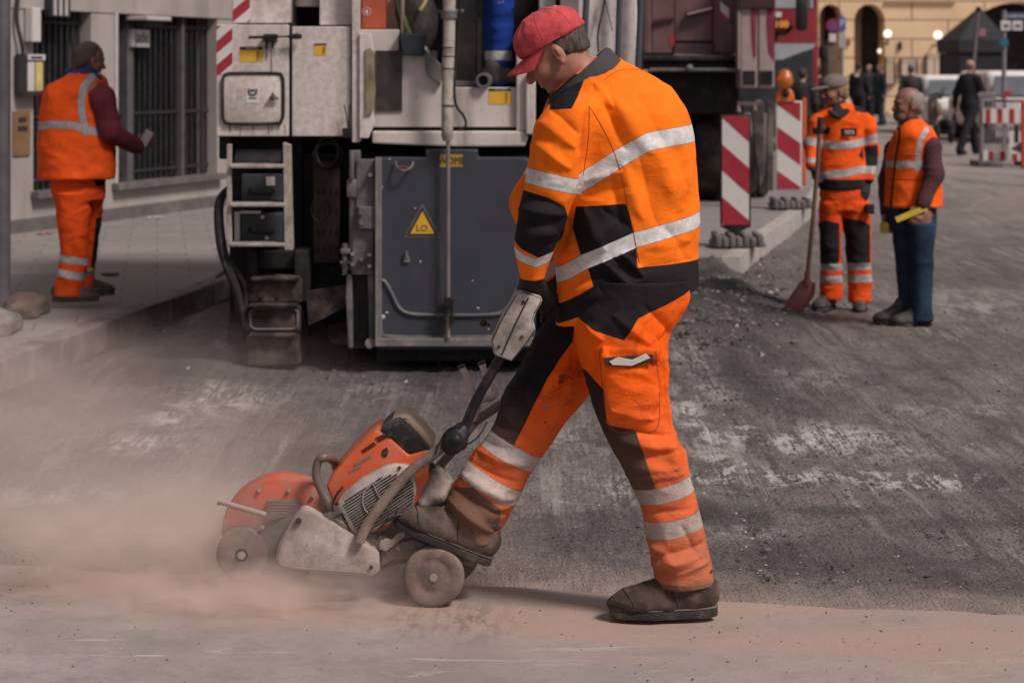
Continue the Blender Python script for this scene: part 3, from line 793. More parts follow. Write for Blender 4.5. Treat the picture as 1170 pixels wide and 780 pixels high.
# body boxes
left_box = part('side_cabinet', mw, lambda m: m.pbox(247,28.5,330,156,YM,.9,.006))
part('side_cabinet', mw, lambda m: m.pbox(333.5,30.5,401,156,YM-.0,.8,.006))
part('hinge_gap', mk, lambda m: m.pbox(329,26,334.5,157,YM+.03,.3,0))
part('upper_panel', mw, lambda m: (m.pbox(265,-60,331,27,YM+.12,.7,.006)))
part('upper_panel', mw, lambda m: (m.pbox(365,-80,404,29,YM+.08,.6,.006)))
part('recess', mk, lambda m: m.pbox(331,-60,365,29,YM+.55,.2,0))
part('round_tank', mwd, lambda m: m.cyl(PT(352,8,YM+.35), PT(352,-60,YM+.35), .085, 28), smooth=True)
def stripes(x0, y0, x1, y1, Y, n, parent, lean=1, w=None):
    """slanted red bars on a white warning board, cut to its outline"""
    part('warning_film', mwht, lambda m: m.pbox(x0,y0,x1,y1,Y-.003,.004,0), parent)
    W = x1-x0; per = (w or W*1.35)
    m = MB(); y = y0-W*2; k = 0
    while y < y1+W:
        # bar between lines y' = yb - lean*(x-x0)*s
        sgn = lean; s_ = .82*W/W
        P = [(x0, y), (x1, y - sgn*W*.85), (x1, y - sgn*W*.85 + per*.5), (x0, y + per*.5)]
        P = clip(P, y0, y1)
        if len(P) > 2: m.prism([PT(a, b, Y-.0045) for a, b in P], (0,.0012,0))
        y += per
    m.build('red_bars', mred, parent)
def clip(P, y0, y1):
    for lim, keep in ((y0, 1), (y1, -1)):
        out = []
        for i in range(len(P)):
            a, b = P[i], P[(i+1)%len(P)]; ia = (a[1]-lim)*keep >= 0; ib = (b[1]-lim)*keep >= 0
            if ia: out.append(a)
            if ia != ib: t_ = (lim-a[1])/(b[1]-a[1]); out.append((a[0]+(b[0]-a[0])*t_, lim))
        P = out
        if not P: return []
    return P
stripes(247.5,29.5,265.5,85,YM,3,left_box, 1, 27)
stripes(266,-30,285.5,26,YM+.12,3,mm, 1, 27)
# hatch with rubber surround
hatch = part('hatch', mw, lambda m: m.pbox(255,85,322,141,YM-.012,.02,.01), smooth=True)
m = MB(True); c8 = [(262,84),(315,84),(322,88),(323.5,97),(323.5,130),(321,138),(315,141),(264,141.5),(256,137),(254.5,128),(254.5,94),(257,86)]
m.tube(catmull([PT(x,y,YM-.012) for x,y in c8+c8[:1]], 4)[:-1], .0095, 8, closed=True); m.build('rubber_seal', mrub, hatch)
m = MB(); m.pbox(281,100,296,118,YM-.0145,.003,0); st_ = m.build('sticker', mwht, hatch)
m = MB(); m.prism([PT(x,y,YM-.0165) for x,y in ((283,102),(285,101),(285.5,106),(288.5,108),(291.5,106),(292,101),(294,102),(294,107),(291,110),(286,110),(283,107))], (0,.001,0)); m.pbox(284.5,111.5,293,113,YM-.0165,.001,0); m.pbox(286,102,291,105,YM-.0165,.001,0); m.build('sticker_print', s_gy if 's_gy' in globals() else mgd, st_)
part('hatch_lock', mgd, lambda m: (m.cyl(PT(312,111,YM-.03), PT(312,111,YM-.005), .017, 18), m.pbox(307,111,318,114,YM-.04,.012,.003), m.pbox(310,106,313,113,YM-.045,.01,.003)), hatch, True)
# latch with lever handles, and the greasy run below it
lt = part('latch', mk, lambda m: (m.tube([PT(284,43,YM-.045), PT(318,42,YM-.045)], .009, 10), m.pbox(301,39,316,48,YM-.05,.05,.004), m.tube([PT(305,48,YM-.04), PT(304,56,YM-.03)], .008), m.tube([PT(312,48,YM-.04), PT(311,55,YM-.03)], .008), m.tube([PT(318,42,YM-.045), PT(330,42,YM-.045)], .005)), smooth=True)
part('latch_grip', mrub, lambda m: m.tube([PT(329,42,YM-.045), PT(333,42,YM-.045), PT(340,41.5,YM-.045), PT(345,42,YM-.045)], [.008,.014,.018,.012], 12), lt, True)
stn = pmat('old grease', (.16,.115,.095), .7, bump=0)
part('grease_runs', stn, lambda m: (m.pbox(309.3,56,310.8,82,YM-.0015,.002,0), m.pbox(303.8,56,304.8,70,YM-.0015,.002,0), m.pbox(312.5,54,313.2,66,YM-.0015,.002,0)))
part('rust_runs', pmat('rust runs', (.22,.11,.07), .8, bump=0), lambda m: [m.pbox(x,142.5,x+w_,142+h_,YM-.0015,.002,0) for x,w_,h_ in ((262,1.5,9),(274,1,12),(289,1.2,7),(306,1.6,12),(310,1,9),(318,1.2,7),(325,1,10),(269,.8,6))])
def sticker(x0, y0, x1, y1, Y, head, man=True, parent=None):
    s0 = part('warning_sticker', myel, lambda m: m.pbox(x0,y0,x1,y1,Y-.002,.003,0), parent)
    def pr(m):
        m.pbox(x0,y0,x1,y0+head,Y-.0035,.0012,0)
        if man:
            cx = x0+(x1-x0)*.78; t_ = y0+head+2; b_ = y1-1.5; 
            m.prism([PT(cx-1.6,t_,Y-.0035),PT(cx,t_+1,Y-.0035),PT(cx+1.4,t_+(b_-t_)*.5,Y-.0035),PT(cx,b_,Y-.0035),PT(cx-1.2,b_,Y-.0035),PT(cx+.3,t_+(b_-t_)*.5,Y-.0035)], (0,.001,0))
            m.prism([PT(cx-2.6,(t_+b_)/2+1,Y-.0035),PT(cx+.2,(t_+b_)/2-1.6,Y-.0035),PT(cx+.2,(t_+b_)/2-.4,Y-.0035)], (0,.001,0))
            m.prism([PT(cx+.5,t_-.5,Y-.0035),PT(cx+2,t_-.5,Y-.0035),PT(cx+2,t_+1,Y-.0035),PT(cx+.5,t_+1,Y-.0035)], (0,.001,0))
    part('sticker_print', ink, pr, s0)
    if head > 2:
        tx = text_obj('sticker_lettering', 'WARNUNG', PT((x0+x1)/2+.5,y0+head/2,Y-.0045), .0135, mwht, s0, extrude=.0003)
    return s0
sticker(274,53.5,300,71,YM,3.6); sticker(359,50,373,63.5,YM,2)
# corner post, guard plate and grille
part('corner_post', mw, lambda m: m.pbox(402,-90,410.5,163,YM-.03,.12,.006))
part('guard_plate', mw, lambda m: m.pprism([(410.5,38),(424,38),(426.5,56),(426.5,133),(428,141),(421,158),(410.5,158)], YM-.05, .03, .004))
part('worn_strip', pmat('bare worn edge', (.24,.20,.12), .7, dirt=((.10,.05,.035),.7,8)), lambda m: m.pprism([(417,57),(423,55),(428,60),(427,80),(429,104),(427,124),(424,132),(417,132)], YM-.062, .012, .003))
rear = part('rear_panel', mwd, lambda m: (m.pprism([(411,34),(456,34),(456,63),(487,53),(487,78),(505,96),(520,100),(600,100),(600,145.5),(411,145.5)], YM+.06, .5, .006)))
part('grille', mk, lambda m: m.pbox(429.5,58,459.5,127.5,YM+.054,.008,0), rear)
def gr(m):
    for i in range(13): x = 430+i*2.42; m.pbox(x,58,x+.5,127.5,YM+.047,.006,0)
    for i in range(28): y = 58.3+i*2.52; m.pbox(429.5,y,459.5,y+.5,YM+.0475,.006,0)
part('grille_mesh', mgd, gr, rear)
part('corner_bracket', mgd, lambda m: (m.pprism([(485,56),(504,74),(504,97),(487,85)], YM+.02,.05,.004)))
sticker(558.5,101,584,119.5,YM+.06,3.2, True, rear)
part('lower_lip', mwd, lambda m: m.pprism([(425,150),(600,150),(604,156),(600,167.5),(520,168),(425,164)], YM+.01, .3, .01))
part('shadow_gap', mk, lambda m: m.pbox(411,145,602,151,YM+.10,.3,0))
# orange box, things stored on the platform
part('rear_shelf', mwd, lambda m: m.pbox(412,-60,456,34,YM+.35,.1,.004))
ob = part('stowed_box', pmat('orange plastic crate', (.40,.075,.035), .55, dirt=((.12,.06,.05),.3,5)), lambda m: m.pbox(413,-22,441,33.5,YM+.16,.2,.008))
part('box_emblem', mwht, lambda m: (m.tube([PT(419,13.5,YM+.158)+Vector((math.cos(a)*.024,0,math.sin(a)*.024)) for a in np.linspace(0,2*math.pi,20)[:-1]], .002, 5, closed=True), m.prism([PT(417,14,YM+.157),PT(419,10,YM+.157),PT(421,14,YM+.157),PT(419,17,YM+.157)], (0,.001,0))), ob)
part('bucket', pmat('dark blue bucket', (.020,.024,.034), .5), lambda m: m.pprism([(455.5,37),(487,40),(483,64.5),(460,63)], YM-.02, .22, .008))
part('rail', mw, lambda m: m.tube([PT(460,-60,YM+.1), PT(460,38,YM+.1)], .012, 12), smooth=True)
part('green_hose', pmat('olive hose', (.10,.13,.035), .6), lambda m: m.spline([PT(453,-30,YM+.15), PT(456,5,YM+.13), PT(464,30,YM+.1), PT(470,44,YM+.08)], .02, 10), smooth=True)
part('yellow_strap', pmat('yellow strap', (.50,.42,.12), .6), lambda m: m.spline([PT(489,-8,YM+.1), PT(485,4,YM+.1), PT(480,12,YM+.1)], .011, 8), smooth=True)
part('dark_bag', mrub, lambda m: (m.ball(PT(478,25,YM+.25), (.12,.1,.2), 3), m.ball(PT(470,5,YM+.3), (.10,.1,.2), 3)), smooth=True)
part('inner_frame', mgd, lambda m: (m.pbox(520,-60,545,96,YM+.55,.08,.01), m.pbox(545,20,552,96,YM+.5,.05,.01), m.pbox(488,58,500,96,YM+.5,.06,.01), m.pbox(505,92,570,99,YM+.3,.3,.01)))
part('inner_column', mwd, lambda m: (m.pbox(590,38,604,150,YM+.02,.2,.008), m.pbox(601,84,612,154,YM-.02,.25,.008)))
part('pipe_stub', mgd, lambda m: m.lathe(PT(552,92,YM+.02), (0.1,1,0), [(0,.030),(-.0,.044),(.14,.044),(.14,.032),(.0,.030)], 26), smooth=True)
part('pipe_stub_mouth', mk, lambda m: m.cyl(PT(552,92,YM+.06), PT(552,92,YM+.07), .036, 22), smooth=True)
part('platform_door', mw, lambda m: (m.pbox(616,-80,635,60,YM+.2,.1,.006)))
# folded conveyor tarpaulin on the right side of the machine, with hoses
part('side_plate', mw, lambda m: m.pprism([(655,-90),(722,-90),(728,10),(728,148),(640,148),(640,60)], YM+.05, 1.2, .01))
part('brown_post', pmat('brown grey paint',(.16,.125,.115),.6,dirt=((.1,.08,.07),.4,4)), lambda m: m.pprism([(640,-40),(662,-40),(660,70),(640,70)], YM-.02, .05, .004))
for pts, r_ in (([(672,-40),(669,20),(667,70)], .020), ([(709,-40),(707,30),(704,120)], .018), ([(733,-40),(731,30),(729,80),(730,140)], .019)):
    part('hydraulic_hose', pmat('blue grey hose', (.045,.052,.065), .45), lambda m: m.spline([PT(x,y,YM-.03) for x,y in pts], r_, 10), smooth=True)
part('thin_cable', mk, lambda m: (m.spline([PT(692,-5,YM), PT(688,15,YM), PT(683,40,YM), PT(684,60,YM)], .006, 6), m.spline([PT(690,-5,YM), PT(696,20,YM), PT(700,36,YM)], .003, 6)), smooth=True)
# suction pipe down the rear
sp_ = part('suction_pipe', mstep, lambda m: (m.spline([PT(514,-70,YM-.12), PT(513,0,YM-.12), PT(512.5,60,YM-.12), PT(511,120,YM-.12), PT(511,154,YM-.12)], [.041,.039,.036,.034,.034], 22), m.lathe(PT(511,158,YM-.12), (0,0,1), [(-.02,.0),(-.018,.022),(0,.031),(.02,.036)], 20)), smooth=True)
part('pipe_clamp', mgd, lambda m: (m.lathe(PT(513,19,YM-.12), (0,0,1), [(-.012,.042),(-.012,.047),(.03,.047),(.03,.042)], 22), m.pbox(500,11,530,15,YM-.10,.03,.003)), sp_, True)
for y in (55, 65, 79, 121): part('pipe_strap', mk, lambda m: m.lathe(PT(512,y,YM-.12), (0,.06,1), [(-.003,.030),(-.003,.0385),(.003,.0385),(.003,.030)], 20), sp_, True)
part('pipe_cable', mk, lambda m: (m.spline([PT(528,-40,YM-.09), PT(525,20,YM-.10), PT(522,60,YM-.12), PT(519,95,YM-.13), PT(521,120,YM-.12), PT(530,133,YM-.1), PT(532,144,YM-.08), PT(524,149,YM-.08)], .0075, 8), m.spline([PT(505,-40,YM-.12), PT(506,30,YM-.14), PT(505,60,YM-.13)], .005, 6)), sp_, True)
part('drop_rod', pmat('pink grey rod', (.19,.155,.155), .4, .3), lambda m: m.tube([PT(512,160,YM-.12), PT(512,345,YM-.12)], .0125, 12), smooth=True)
part('rod_fork', mk, lambda m: (m.pbox(507,340,518,352,YM-.16,.08,.006), m.pbox(507,350,510,371,YM-.15,.05,.004), m.pbox(515,350,518,371,YM-.15,.05,.004)))
part('rod_end', mstep, lambda m: m.tube([PT(512,352,YM-.12), PT(512,386,YM-.12)], .012, 10), smooth=True)
# the grey rear flap with stiffening rib, hinges and signs
flap = part('rear_flap', mg, lambda m: m.pprism([(430,180),(486,180),(486,171),(546,171),(546,180),(600,180),(612,186),(612,400),(430,400)], YM-.06, .14, .01))
def rim(m):
    m.pbox(428,386.5,612,396,YM-.115,.06,.005); m.pbox(431,180,436,386,YM-.075,.02,.004); m.pbox(428.5,180,431,395,YM-.12,.06,.004)
part('flap_rim', pmat('scraped steel edge', (.16,.145,.14), .6, .3, dirt=((.33,.29,.27),.5,7)), rim, flap)
part('pressed_rib', mgd, lambda m: m.spline([PT(x,y,YM-.066) for x,y in ((435,320),(440,322),(447,334),(455,350),(464,357),(480,359.5),(510,360),(545,360),(570,358),(580,350),(588,334),(594,326))], .011, 8), flap, True)
part('lower_rib', mgd, lambda m: m.spline([PT(x,y,YM-.066) for x,y in ((435,360),(437,380),(445,384),(520,384.5),(600,384))], .008, 8), flap, True)
tri = part('warning_triangle', ink, lambda m: m.prism([PT(482.5,236,YM-.064),PT(500.5,269.5,YM-.064),PT(464.5,269.5,YM-.064)], (0,.003,0), .001), flap)
part('triangle_rim', mgd, lambda m: m.prism([PT(482.5,232.5,YM-.0625),PT(503.5,271.5,YM-.0625),PT(461.5,271.5,YM-.0625)], (0,.002,0)), tri)
part('triangle_field', myel, lambda m: m.prism([PT(482.5,241.5,YM-.066),PT(496.3,267,YM-.066),PT(468.7,267,YM-.066)], (0,.001,0)), tri)
text_obj('triangle_lettering', 'LO.', PT(483,261,YM-.0675), .052, ink, tri, extrude=.0006)
pm_ = part('name_plate', pmat('old yellow film', (.34,.20,.02), .6, dirt=((.06,.05,.05),.55,9)), lambda m: m.pbox(502.5,176.5,529,191,YM-.0625,.003,0), flap)
text_obj('plate_lettering', 'WOME', PT(516,184,YM-.0645), .058, ink, pm_, extrude=.0006, sx=.86)
part('flap_handle', mgd, lambda m: m.spline([PT(452,185,YM-.07), PT(454,192,YM-.11), PT(462,195,YM-.12), PT(469,192,YM-.11), PT(472,186,YM-.07)], .007, 8), flap, True)
part('handle_red', mred, lambda m: m.tube([PT(455,190.5,YM-.125), PT(466,191,YM-.125)], .004, 6), flap, True)
part('small_bracket', mgd, lambda m: (m.pbox(461,294,468,300,YM-.075,.02,.003), m.pbox(463,287,466,295,YM-.085,.02,.003)), flap)
part('chips', pmat('bare chips', (.42,.40,.39), .6), lambda m: [m.ball(PT(x,y,YM-.062), (r_,.003,r_*.8), 1) for x,y,r_ in ((437,362,.018),(442,357,.01),(474,238,.006),(480,299,.007),(540,321,.006),(546,352,.008),(558,376,.006),(445,182,.006),(436,214,.008),(500,395,.01))], flap)
# hinge column left of the flap
part('hinge_column', mgd, lambda m: (m.pbox(399,172,411,310,YM-.05,.12,.006), m.pbox(407,182,428,238,YM-.07,.05,.006), m.pbox(409,236,429,262,YM-.10,.05,.006), m.pbox(402,262,427,314,YM-.06,.06,.006)))
part('hinge', mgd, lambda m: (m.pbox(396,205,407,226,YM-.10,.08,.008), m.pbox(400,172,404,205,YM-.12,.03,.004), m.pbox(419,226,432,254,YM-.075,.03,.004)), smooth=True)
part('hinge_bolts', mgd, lambda m: [m.cyl(PT(x,y,YM-.13), PT(x,y,YM-.05), .013, 6) for x,y in ((403,290),(403,302),(422,291),(422,304),(413,296),(413,243),(413,255),(423,200))], smooth=False)
part('valve_block', mgd, lambda m: (m.pbox(389,284,400,290,YM-.08,.06,.004), m.cyl(PT(394,278,YM-.05), PT(394,314,YM-.05), .018, 12), m.cyl(PT(389,300,YM-.05), PT(400,300,YM-.05), .014, 10)), smooth=True)
part('guide_rail', mgd, lambda m: (m.pprism([(396,314),(402,314),(403,398),(398,398),(395,340)], YM-.06,.10,.006), m.pprism([(420,314),(428,308),(428,396),(422,398)], YM-.05,.06,.006), m.cyl(PT(423,392,YM-.09), PT(423,392,YM-.03), .030, 16)))
part('guide_slot', mk, lambda m: m.pbox(402,314,421,398,YM-.0,.05,0))
# perforated plate, wire coils and dark gear behind
part('perforated_plate', pmat('dull red brown steel', (.045,.030,.028), .7, dirt=((.10,.08,.07),.4,6)), lambda m: m.pbox(358,184,388,300,YM+.22,.04,.004))
part('plate_slots', mk, lambda m: [m.pbox(x,y,x+1.6,y+7,YM+.215,.004,0) for x in (363,370,377,384) for y in (215,238,262,282)])
part('wire_coil', mk, lambda m: (m.tube([PT(375,178,YM+.1)+Vector((math.cos(a)*.085,0,math.sin(a)*.075)) for a in np.linspace(0,6.28,24)[:-1]], .012, 8, closed=True), m.tube([PT(374,174,YM+.08)+Vector((math.cos(a)*.065,0,math.sin(a)*.09)) for a in np.linspace(0,6.28,24)[:-1]], .010, 8, closed=True)), smooth=True)
part('wire_loop', mk, lambda m: (m.tube([PT(366,240,YM+.12)+Vector((math.cos(a)*.055,0,math.sin(a)*.07)) for a in np.linspace(0,6.28,24)[:-1]], .004, 6, closed=True)), smooth=True)
part('aerial_box', mk, lambda m: (m.pbox(391,146.5,402,158,YM-.07,.05,.004), m.tube([PT(398,147,YM-.05), PT(396,132,YM-.05), PT(393,120,YM-.05)], .004, 6), m.tube([PT(399,147,YM-.05), PT(399,130,YM-.05), PT(400,119,YM-.05)], .004, 6)))
# ladder with two tool boxes behind it
part('ladder', mstep, lambda m: (m.pbox(259,165,264,282,YM-.13,.05,.004), m.pprism([(323,163),(331,166),(334,286),(325,286)], YM-.13,.10,.004), m.pbox(262,188,325,192.5,YM-.16,.16,.006), m.pbox(262,232,325,236.5,YM-.16,.16,.006), m.pbox(262,278,325,282,YM-.16,.16,.006)))
for y0, y1 in ((199,230),(244,277)):
    tb = part('tool_box', pmat('dark grey box', (.038,.042,.048), .5, dirt=((.12,.1,.09),.3,6)) if y0 == 199 else bpy.data.materials['dark grey box'], lambda m: m.pbox(276,y0,322,y1,YM+.08,.3,.008))
    part('box_handle', mk, lambda m: m.spline([PT(286,y0+17,YM+.075), PT(286,y0+22,YM+.045), PT(311,y0+22,YM+.045), PT(311,y0+17,YM+.075)], .006, 8), tb, True)
part('box_label', mwht, lambda m: (m.pbox(304,202,314,212,YM+.074,.003,0), m.pbox(268,242,274,275,YM+.10,.003,0), m.pbox(274,241,298,244,YM+.074,.003,0)))
part('box_spots', mwht, lambda m: [m.ball(PT(x,y,YM+.078), (.014,.004,.012), 1) for x,y in ((300,248),(305,272))])
part('step_cylinder', mgd, lambda m: m.cyl(PT(270,181,YM+.15), PT(322,181,YM+.15), .055, 20), smooth=True)
part('ladder_back', mk, lambda m: (m.pbox(262,157,345,286,YM+.40,.3,0), m.pbox(250,150,263,182,YM+.1,.3,.01)))
# crawler track
def trk(m):
    m.pbox(283,345,346,418,YM+.18,2.2,.02)
    for y0, y1, x0, x1 in ((318,346,283,345),(349,379,281,343),(383,418,281,341)):
        m.pbox(x0,y0,x1,y1,YM-.02 + .0,.16,.012); m.pbox(x0+3,y0-2,x1-3,y0+3,YM-.07,.16,.01)
part('crawler_track', mtrk, trk)
part('pad_rim', mgd, lambda m: [m.tube([PT(x,y,YM-.025) for x,y in ((286,y0+6),(292,y0+2),(334,y0+2),(340,y0+6),(340,y1-6),(334,y1-3),(292,y1-3),(286,y1-6))], .007, 6, closed=True) for y0,y1 in ((350,379),)], smooth=True)
part('track_bolts', mk, lambda m: [m.cyl(PT(x,y,YM-.03), PT(x,y,YM), .014, 8) for x in (300,318) for y in (325,338)])
part('track_frame', mk, lambda m: (m.pbox(283,286,345,308,YM+.1,.6,.01), m.pbox(283,286,294,335,YM+.0,.3,.01), m.pbox(336,286,352,345,YM+.0,.3,.01), m.pprism([(352,285),(400,285),(400,420),(356,420)], YM+.35,.4,.01)))
part('deflector_plate', mtrk, lambda m: (m.prism([PT(350,333,YM+.0),PT(396,325,YM+.02),PT(396,350,YM+.02),PT(352,373,YM)], (0,.04,0), .004), m.pprism([(375,372),(400,365),(400,395),(376,392)], YM+.1,.2,.01)))
part('mud_block', mtrk, lambda m: (m.pbox(259,373,284,394,YM+.15,.3,.015)))
# hanging bundle of hoses left of the ladder
def hoses(m):
    m.spline([PT(262,215,YM), PT(252,228,YM-.05), PT(250,250,YM-.06), PT(254,285,YM-.07), PT(263,312,YM-.06), PT(272,338,YM-.04), PT(279,372,YM)], [.02,.028,.030,.032,.030,.024,.016], 10)
    m.spline([PT(256,290,YM-.04), PT(268,308,YM-.03), PT(280,326,YM), PT(281,345,YM), PT(278,372,YM+.02)], .018, 10)
    m.spline([PT(250,262,YM-.08), PT(256,300,YM-.1), PT(268,330,YM-.06), PT(272,360,YM)], .014, 8)
    m.spline([PT(247,316,YM-.08), PT(256,311,YM-.09)], .014, 8)
part('hose_bundle', mrub, hoses, smooth=True)
# drum housing and far side, seen from a step aside
part('drum_housing', mk, lambda m: (m.pbox(430,400,640,412,YM+.1,2.0,0), m.pbox(640,150,722,380,YM+.15,2.0,.01), m.pbox(650,345,715,425,YM+.18,2.2,.02)))
part('platform_roof', mw, lambda m: (m.box((PT(247,0,YM).x, YM+.1, 3.7), (PT(728,0,YM).x, YM+3.2, 3.78), .01), m.pbox(400,-130,409,-100,YM,.1,0)))
# ------------------------------------------------------------------ floor saw on its cart
YS = 6.22
saw = empty('floor_saw', PT(400, 672, YS), 'orange petrol floor saw on a dusty wheeled cart, cutting the road', 'saw')
s_or = pmat('faded orange plastic', (.60,.090,.022), .5, var=.12, scale=9, dirt=((.26,.17,.14), .48, 9), bump=.15, wear=(.42,.30,.25))
s_ord = pmat('dusty orange guard', (.44,.085,.040), .7, var=.18, scale=9, dirt=((.30,.20,.17), .6, 7), bump=.2)
s_wh = pmat('dirty white casing', (.46,.41,.385), .6, var=.12, scale=8, dirt=((.20,.14,.115), .92, 7), bump=.2, wear=(.16,.11,.09))
s_bg = pmat('dust covered steel', (.21,.155,.13), .8, var=.2, scale=9, dirt=((.10,.07,.06), .6, 12), bump=.4, wear=(.32,.25,.22))
s_bl = pmat('black plastic', (.022,.020,.021), .5, var=.2, scale=9, dirt=((.20,.15,.13), .35, 9), bump=.2)
s_gy = pmat('dusty dark steel', (.10,.082,.075), .65, .3, var=.2, scale=9, dirt=((.27,.19,.16), .5, 7), bump=.3, wear=(.30,.23,.20))
s_wl = pmat('dusty solid rubber', (.115,.083,.072), .9, var=.2, scale=8, dirt=((.27,.19,.16), .6, 7), bump=.5)
# blade and its guard
cB = PT(312, 618, YS+.02)
m = MB(True); m.cyl((cB.x, YS+.018, cB.z), (cB.x, YS+.022, cB.z), .150, 64); bl = m.build('blade', pmat('worn steel', (.22,.17,.15), .5, .6, dirt=((.27,.19,.16),.6,8)), saw)
gpoly = [(252,612),(254,596),(259.5,578),(274,561),(295,549),(318,545),(348,549),(363,560),(372,575),(374,600),(366,622),(320,634),(270,640)]
m = MB(True); m.prism([PT(x,y,YS-.045) for x,y in gpoly], (0,.11,0), .012); m.build('blade_guard', s_ord, saw)
m = MB(True); m.lathe(PT(276,634,YS-.10), (0,1,0), [(0,.02),(0,.060),(.006,.078),(.03,.080),(.036,.070),(.036,.0)], 40); g = m.build('front_wheel', s_wl, saw)
m = MB(True); m.cyl(PT(276,634,YS-.125), PT(276,634,YS-.06), .012, 16); m.build('wheel_bolt', s_gy, g)
m = MB(True); m.lathe(PT(283,630,YS+.12), (0,1,0), [(0,.02),(0,.060),(.006,.078),(.03,.080),(.036,.070),(.036,.0)], 40); m.build('front_wheel', s_wl, saw)
# guide rod, label
m = MB(True); m.tube([PT(249,572,YS-.09), PT(304,588,YS-.09)], .0085, 12); m.tube([PT(249,572,YS-.09), PT(252,573,YS-.09)], .012, 12); m.build('guide_rod', s_bg, saw)
m = MB(); m.prism([PT(305,572,YS-.062),PT(344,572,YS-.062),(PT(339,588,YS-.062)),PT(305,595,YS-.062)], (0,.016,0), .002); lb = m.build('label_plate', s_gy, saw)
m = MB()
for i in range(5):
    y0 = 575+i*3.4; m.prism([PT(308,y0,YS-.064),PT(340-i*1.2-rnd.random()*6,y0,YS-.064),PT(340-i*1.2-4,y0+1.5,YS-.064),PT(308,y0+1.5,YS-.064)], (0,.0015,0))
m.build('label_print', s_wh, lb)
# belt arm (dark) and belt cover (pale)
m = MB(True); m.prism([PT(x,y,YS-.085) for x,y in ((346,584),(318,596),(284,614),(268,628),(266,644),(280,650),(330,655),(360,640),(372,606))], (0,.03,0), .008); m.build('belt_arm', s_gy, saw)
m = MB(True); m.prism([PT(x,y,YS-.135) for x,y in ((345,579),(354,581),(390,604),(433,630),(434,655),(424,659),(360,655),(321,648),(314,638),(318,622),(332,594))], (0,.045,0), .010); bc = m.build('belt_cover', s_wh, saw)
for px_, py_, r_ in ((341,595,.0095),(424,648,.006)): m = MB(True); m.cyl(PT(px_,py_,YS-.145), PT(px_,py_,YS-.13), r_, 16); m.build('bolt', s_bl, bc)
m = MB(True); m.spline([PT(339,592,YS-.139), PT(331,603,YS-.139), PT(322,622,YS-.139), PT(319,636,YS-.139), PT(326,645,YS-.139), PT(360,650,YS-.139), PT(420,654,YS-.139)], .0022, 6); m.build('pressed_rim', s_bg, bc)
# front loop handle
m = MB(True); m.spline([PT(x,y,YS-.10+d) for x,y,d in ((384,534,.20),(383,529,.16),(379,524,.06),(371,522,0),(364,526,0),(361,541,0),(366,558,0),(375,574,0),(384,589,0),(392,600,0),(402,610,.02))], [.014,.014,.014,.014,.013,.013,.013,.013,.015,.015], 12); hf = m.build('front_handle', pmat('worn grey tube', (.13,.10,.09), .5, .2, dirt=((.28,.2,.17),.5,8)), saw)
m = MB(); m.prism([PT(x,y,YS-.12) for x,y in ((366,590),(376,584),(388,576),(392,586),(380,592),(370,597))], (0,.05,0), .006); m.build('clamp', s_gy, saw)
# engine: cover, filter lid, starter housing, silencer
cov = [(430,491),(415,503),(397,521.5),(380.5,541),(372.5,555),(380,574),(390,590),(410,612),(440,606),(470,585),(490,550),(490,514),(467,520),(448,503)]
m = MB(True); m.prism([PT(x,y,YS-.085) for x,y in cov], (0,.22,0), .008); m.build('engine_cover', s_or, saw)
m = MB(True); m.prism([PT(x,y,YS-.075) for x,y in ((433,493),(446,481),(457,477),(471,490),(492,514),(467,521),(449,505))], (0,.20,0), .009); fl = m.build('filter_lid', s_bl, saw)
m = MB(True); m.prism([PT(x,y,YS-.050) for x,y in ((440,486),(449,478),(460,473.5),(468,476),(483,491),(497,508),(491,515),(478,498),(468,488),(457,480.5),(447,484))], (0,.17,0), .008); m.build('lid_rim', pmat('worn tan lid', (.36,.26,.19), .6, dirt=((.5,.4,.3),.4,12)), fl)
m = MB()
for k, (x0, y0, n_, dx, dy) in enumerate(((413,514,6,2.8,-1.9),(429,500,7,2.7,-1.3))):
    for i in range(n_):
        x = x0+i*dx*.9-(0 if k == 0 else 0); y = y0+i*dy*.9
        L = 5.0 if k == 0 else 7.0
        m.prism([PT(x,y,YS-.0885),PT(x+1.3,y-.6,YS-.0885),PT(x+1.3+L*.55,y-.6+L*.62,YS-.0885),PT(x+L*.55,y+L*.62,YS-.0885)], (0,.006,0))
m.prism([PT(x,y,YS-.0885) for x,y in ((437,514),(442,511),(444,515),(442,521),(438,522),(436,518))], (0,.006,0)); m.build('vent_slots', s_bl, saw)
st = [(384.6,573),(392,563),(401,556),(414,546),(428,539),(440,533),(451,530.5),(463,531),(471,535),(475,546),(476,562),(472,577),(450,597),(408,614),(400,606)]
m = MB(True); m.prism([PT(x,y,YS-.115) for x,y in st], (0,.04,0), .008); sh = m.build('starter_housing', s_wh, saw)

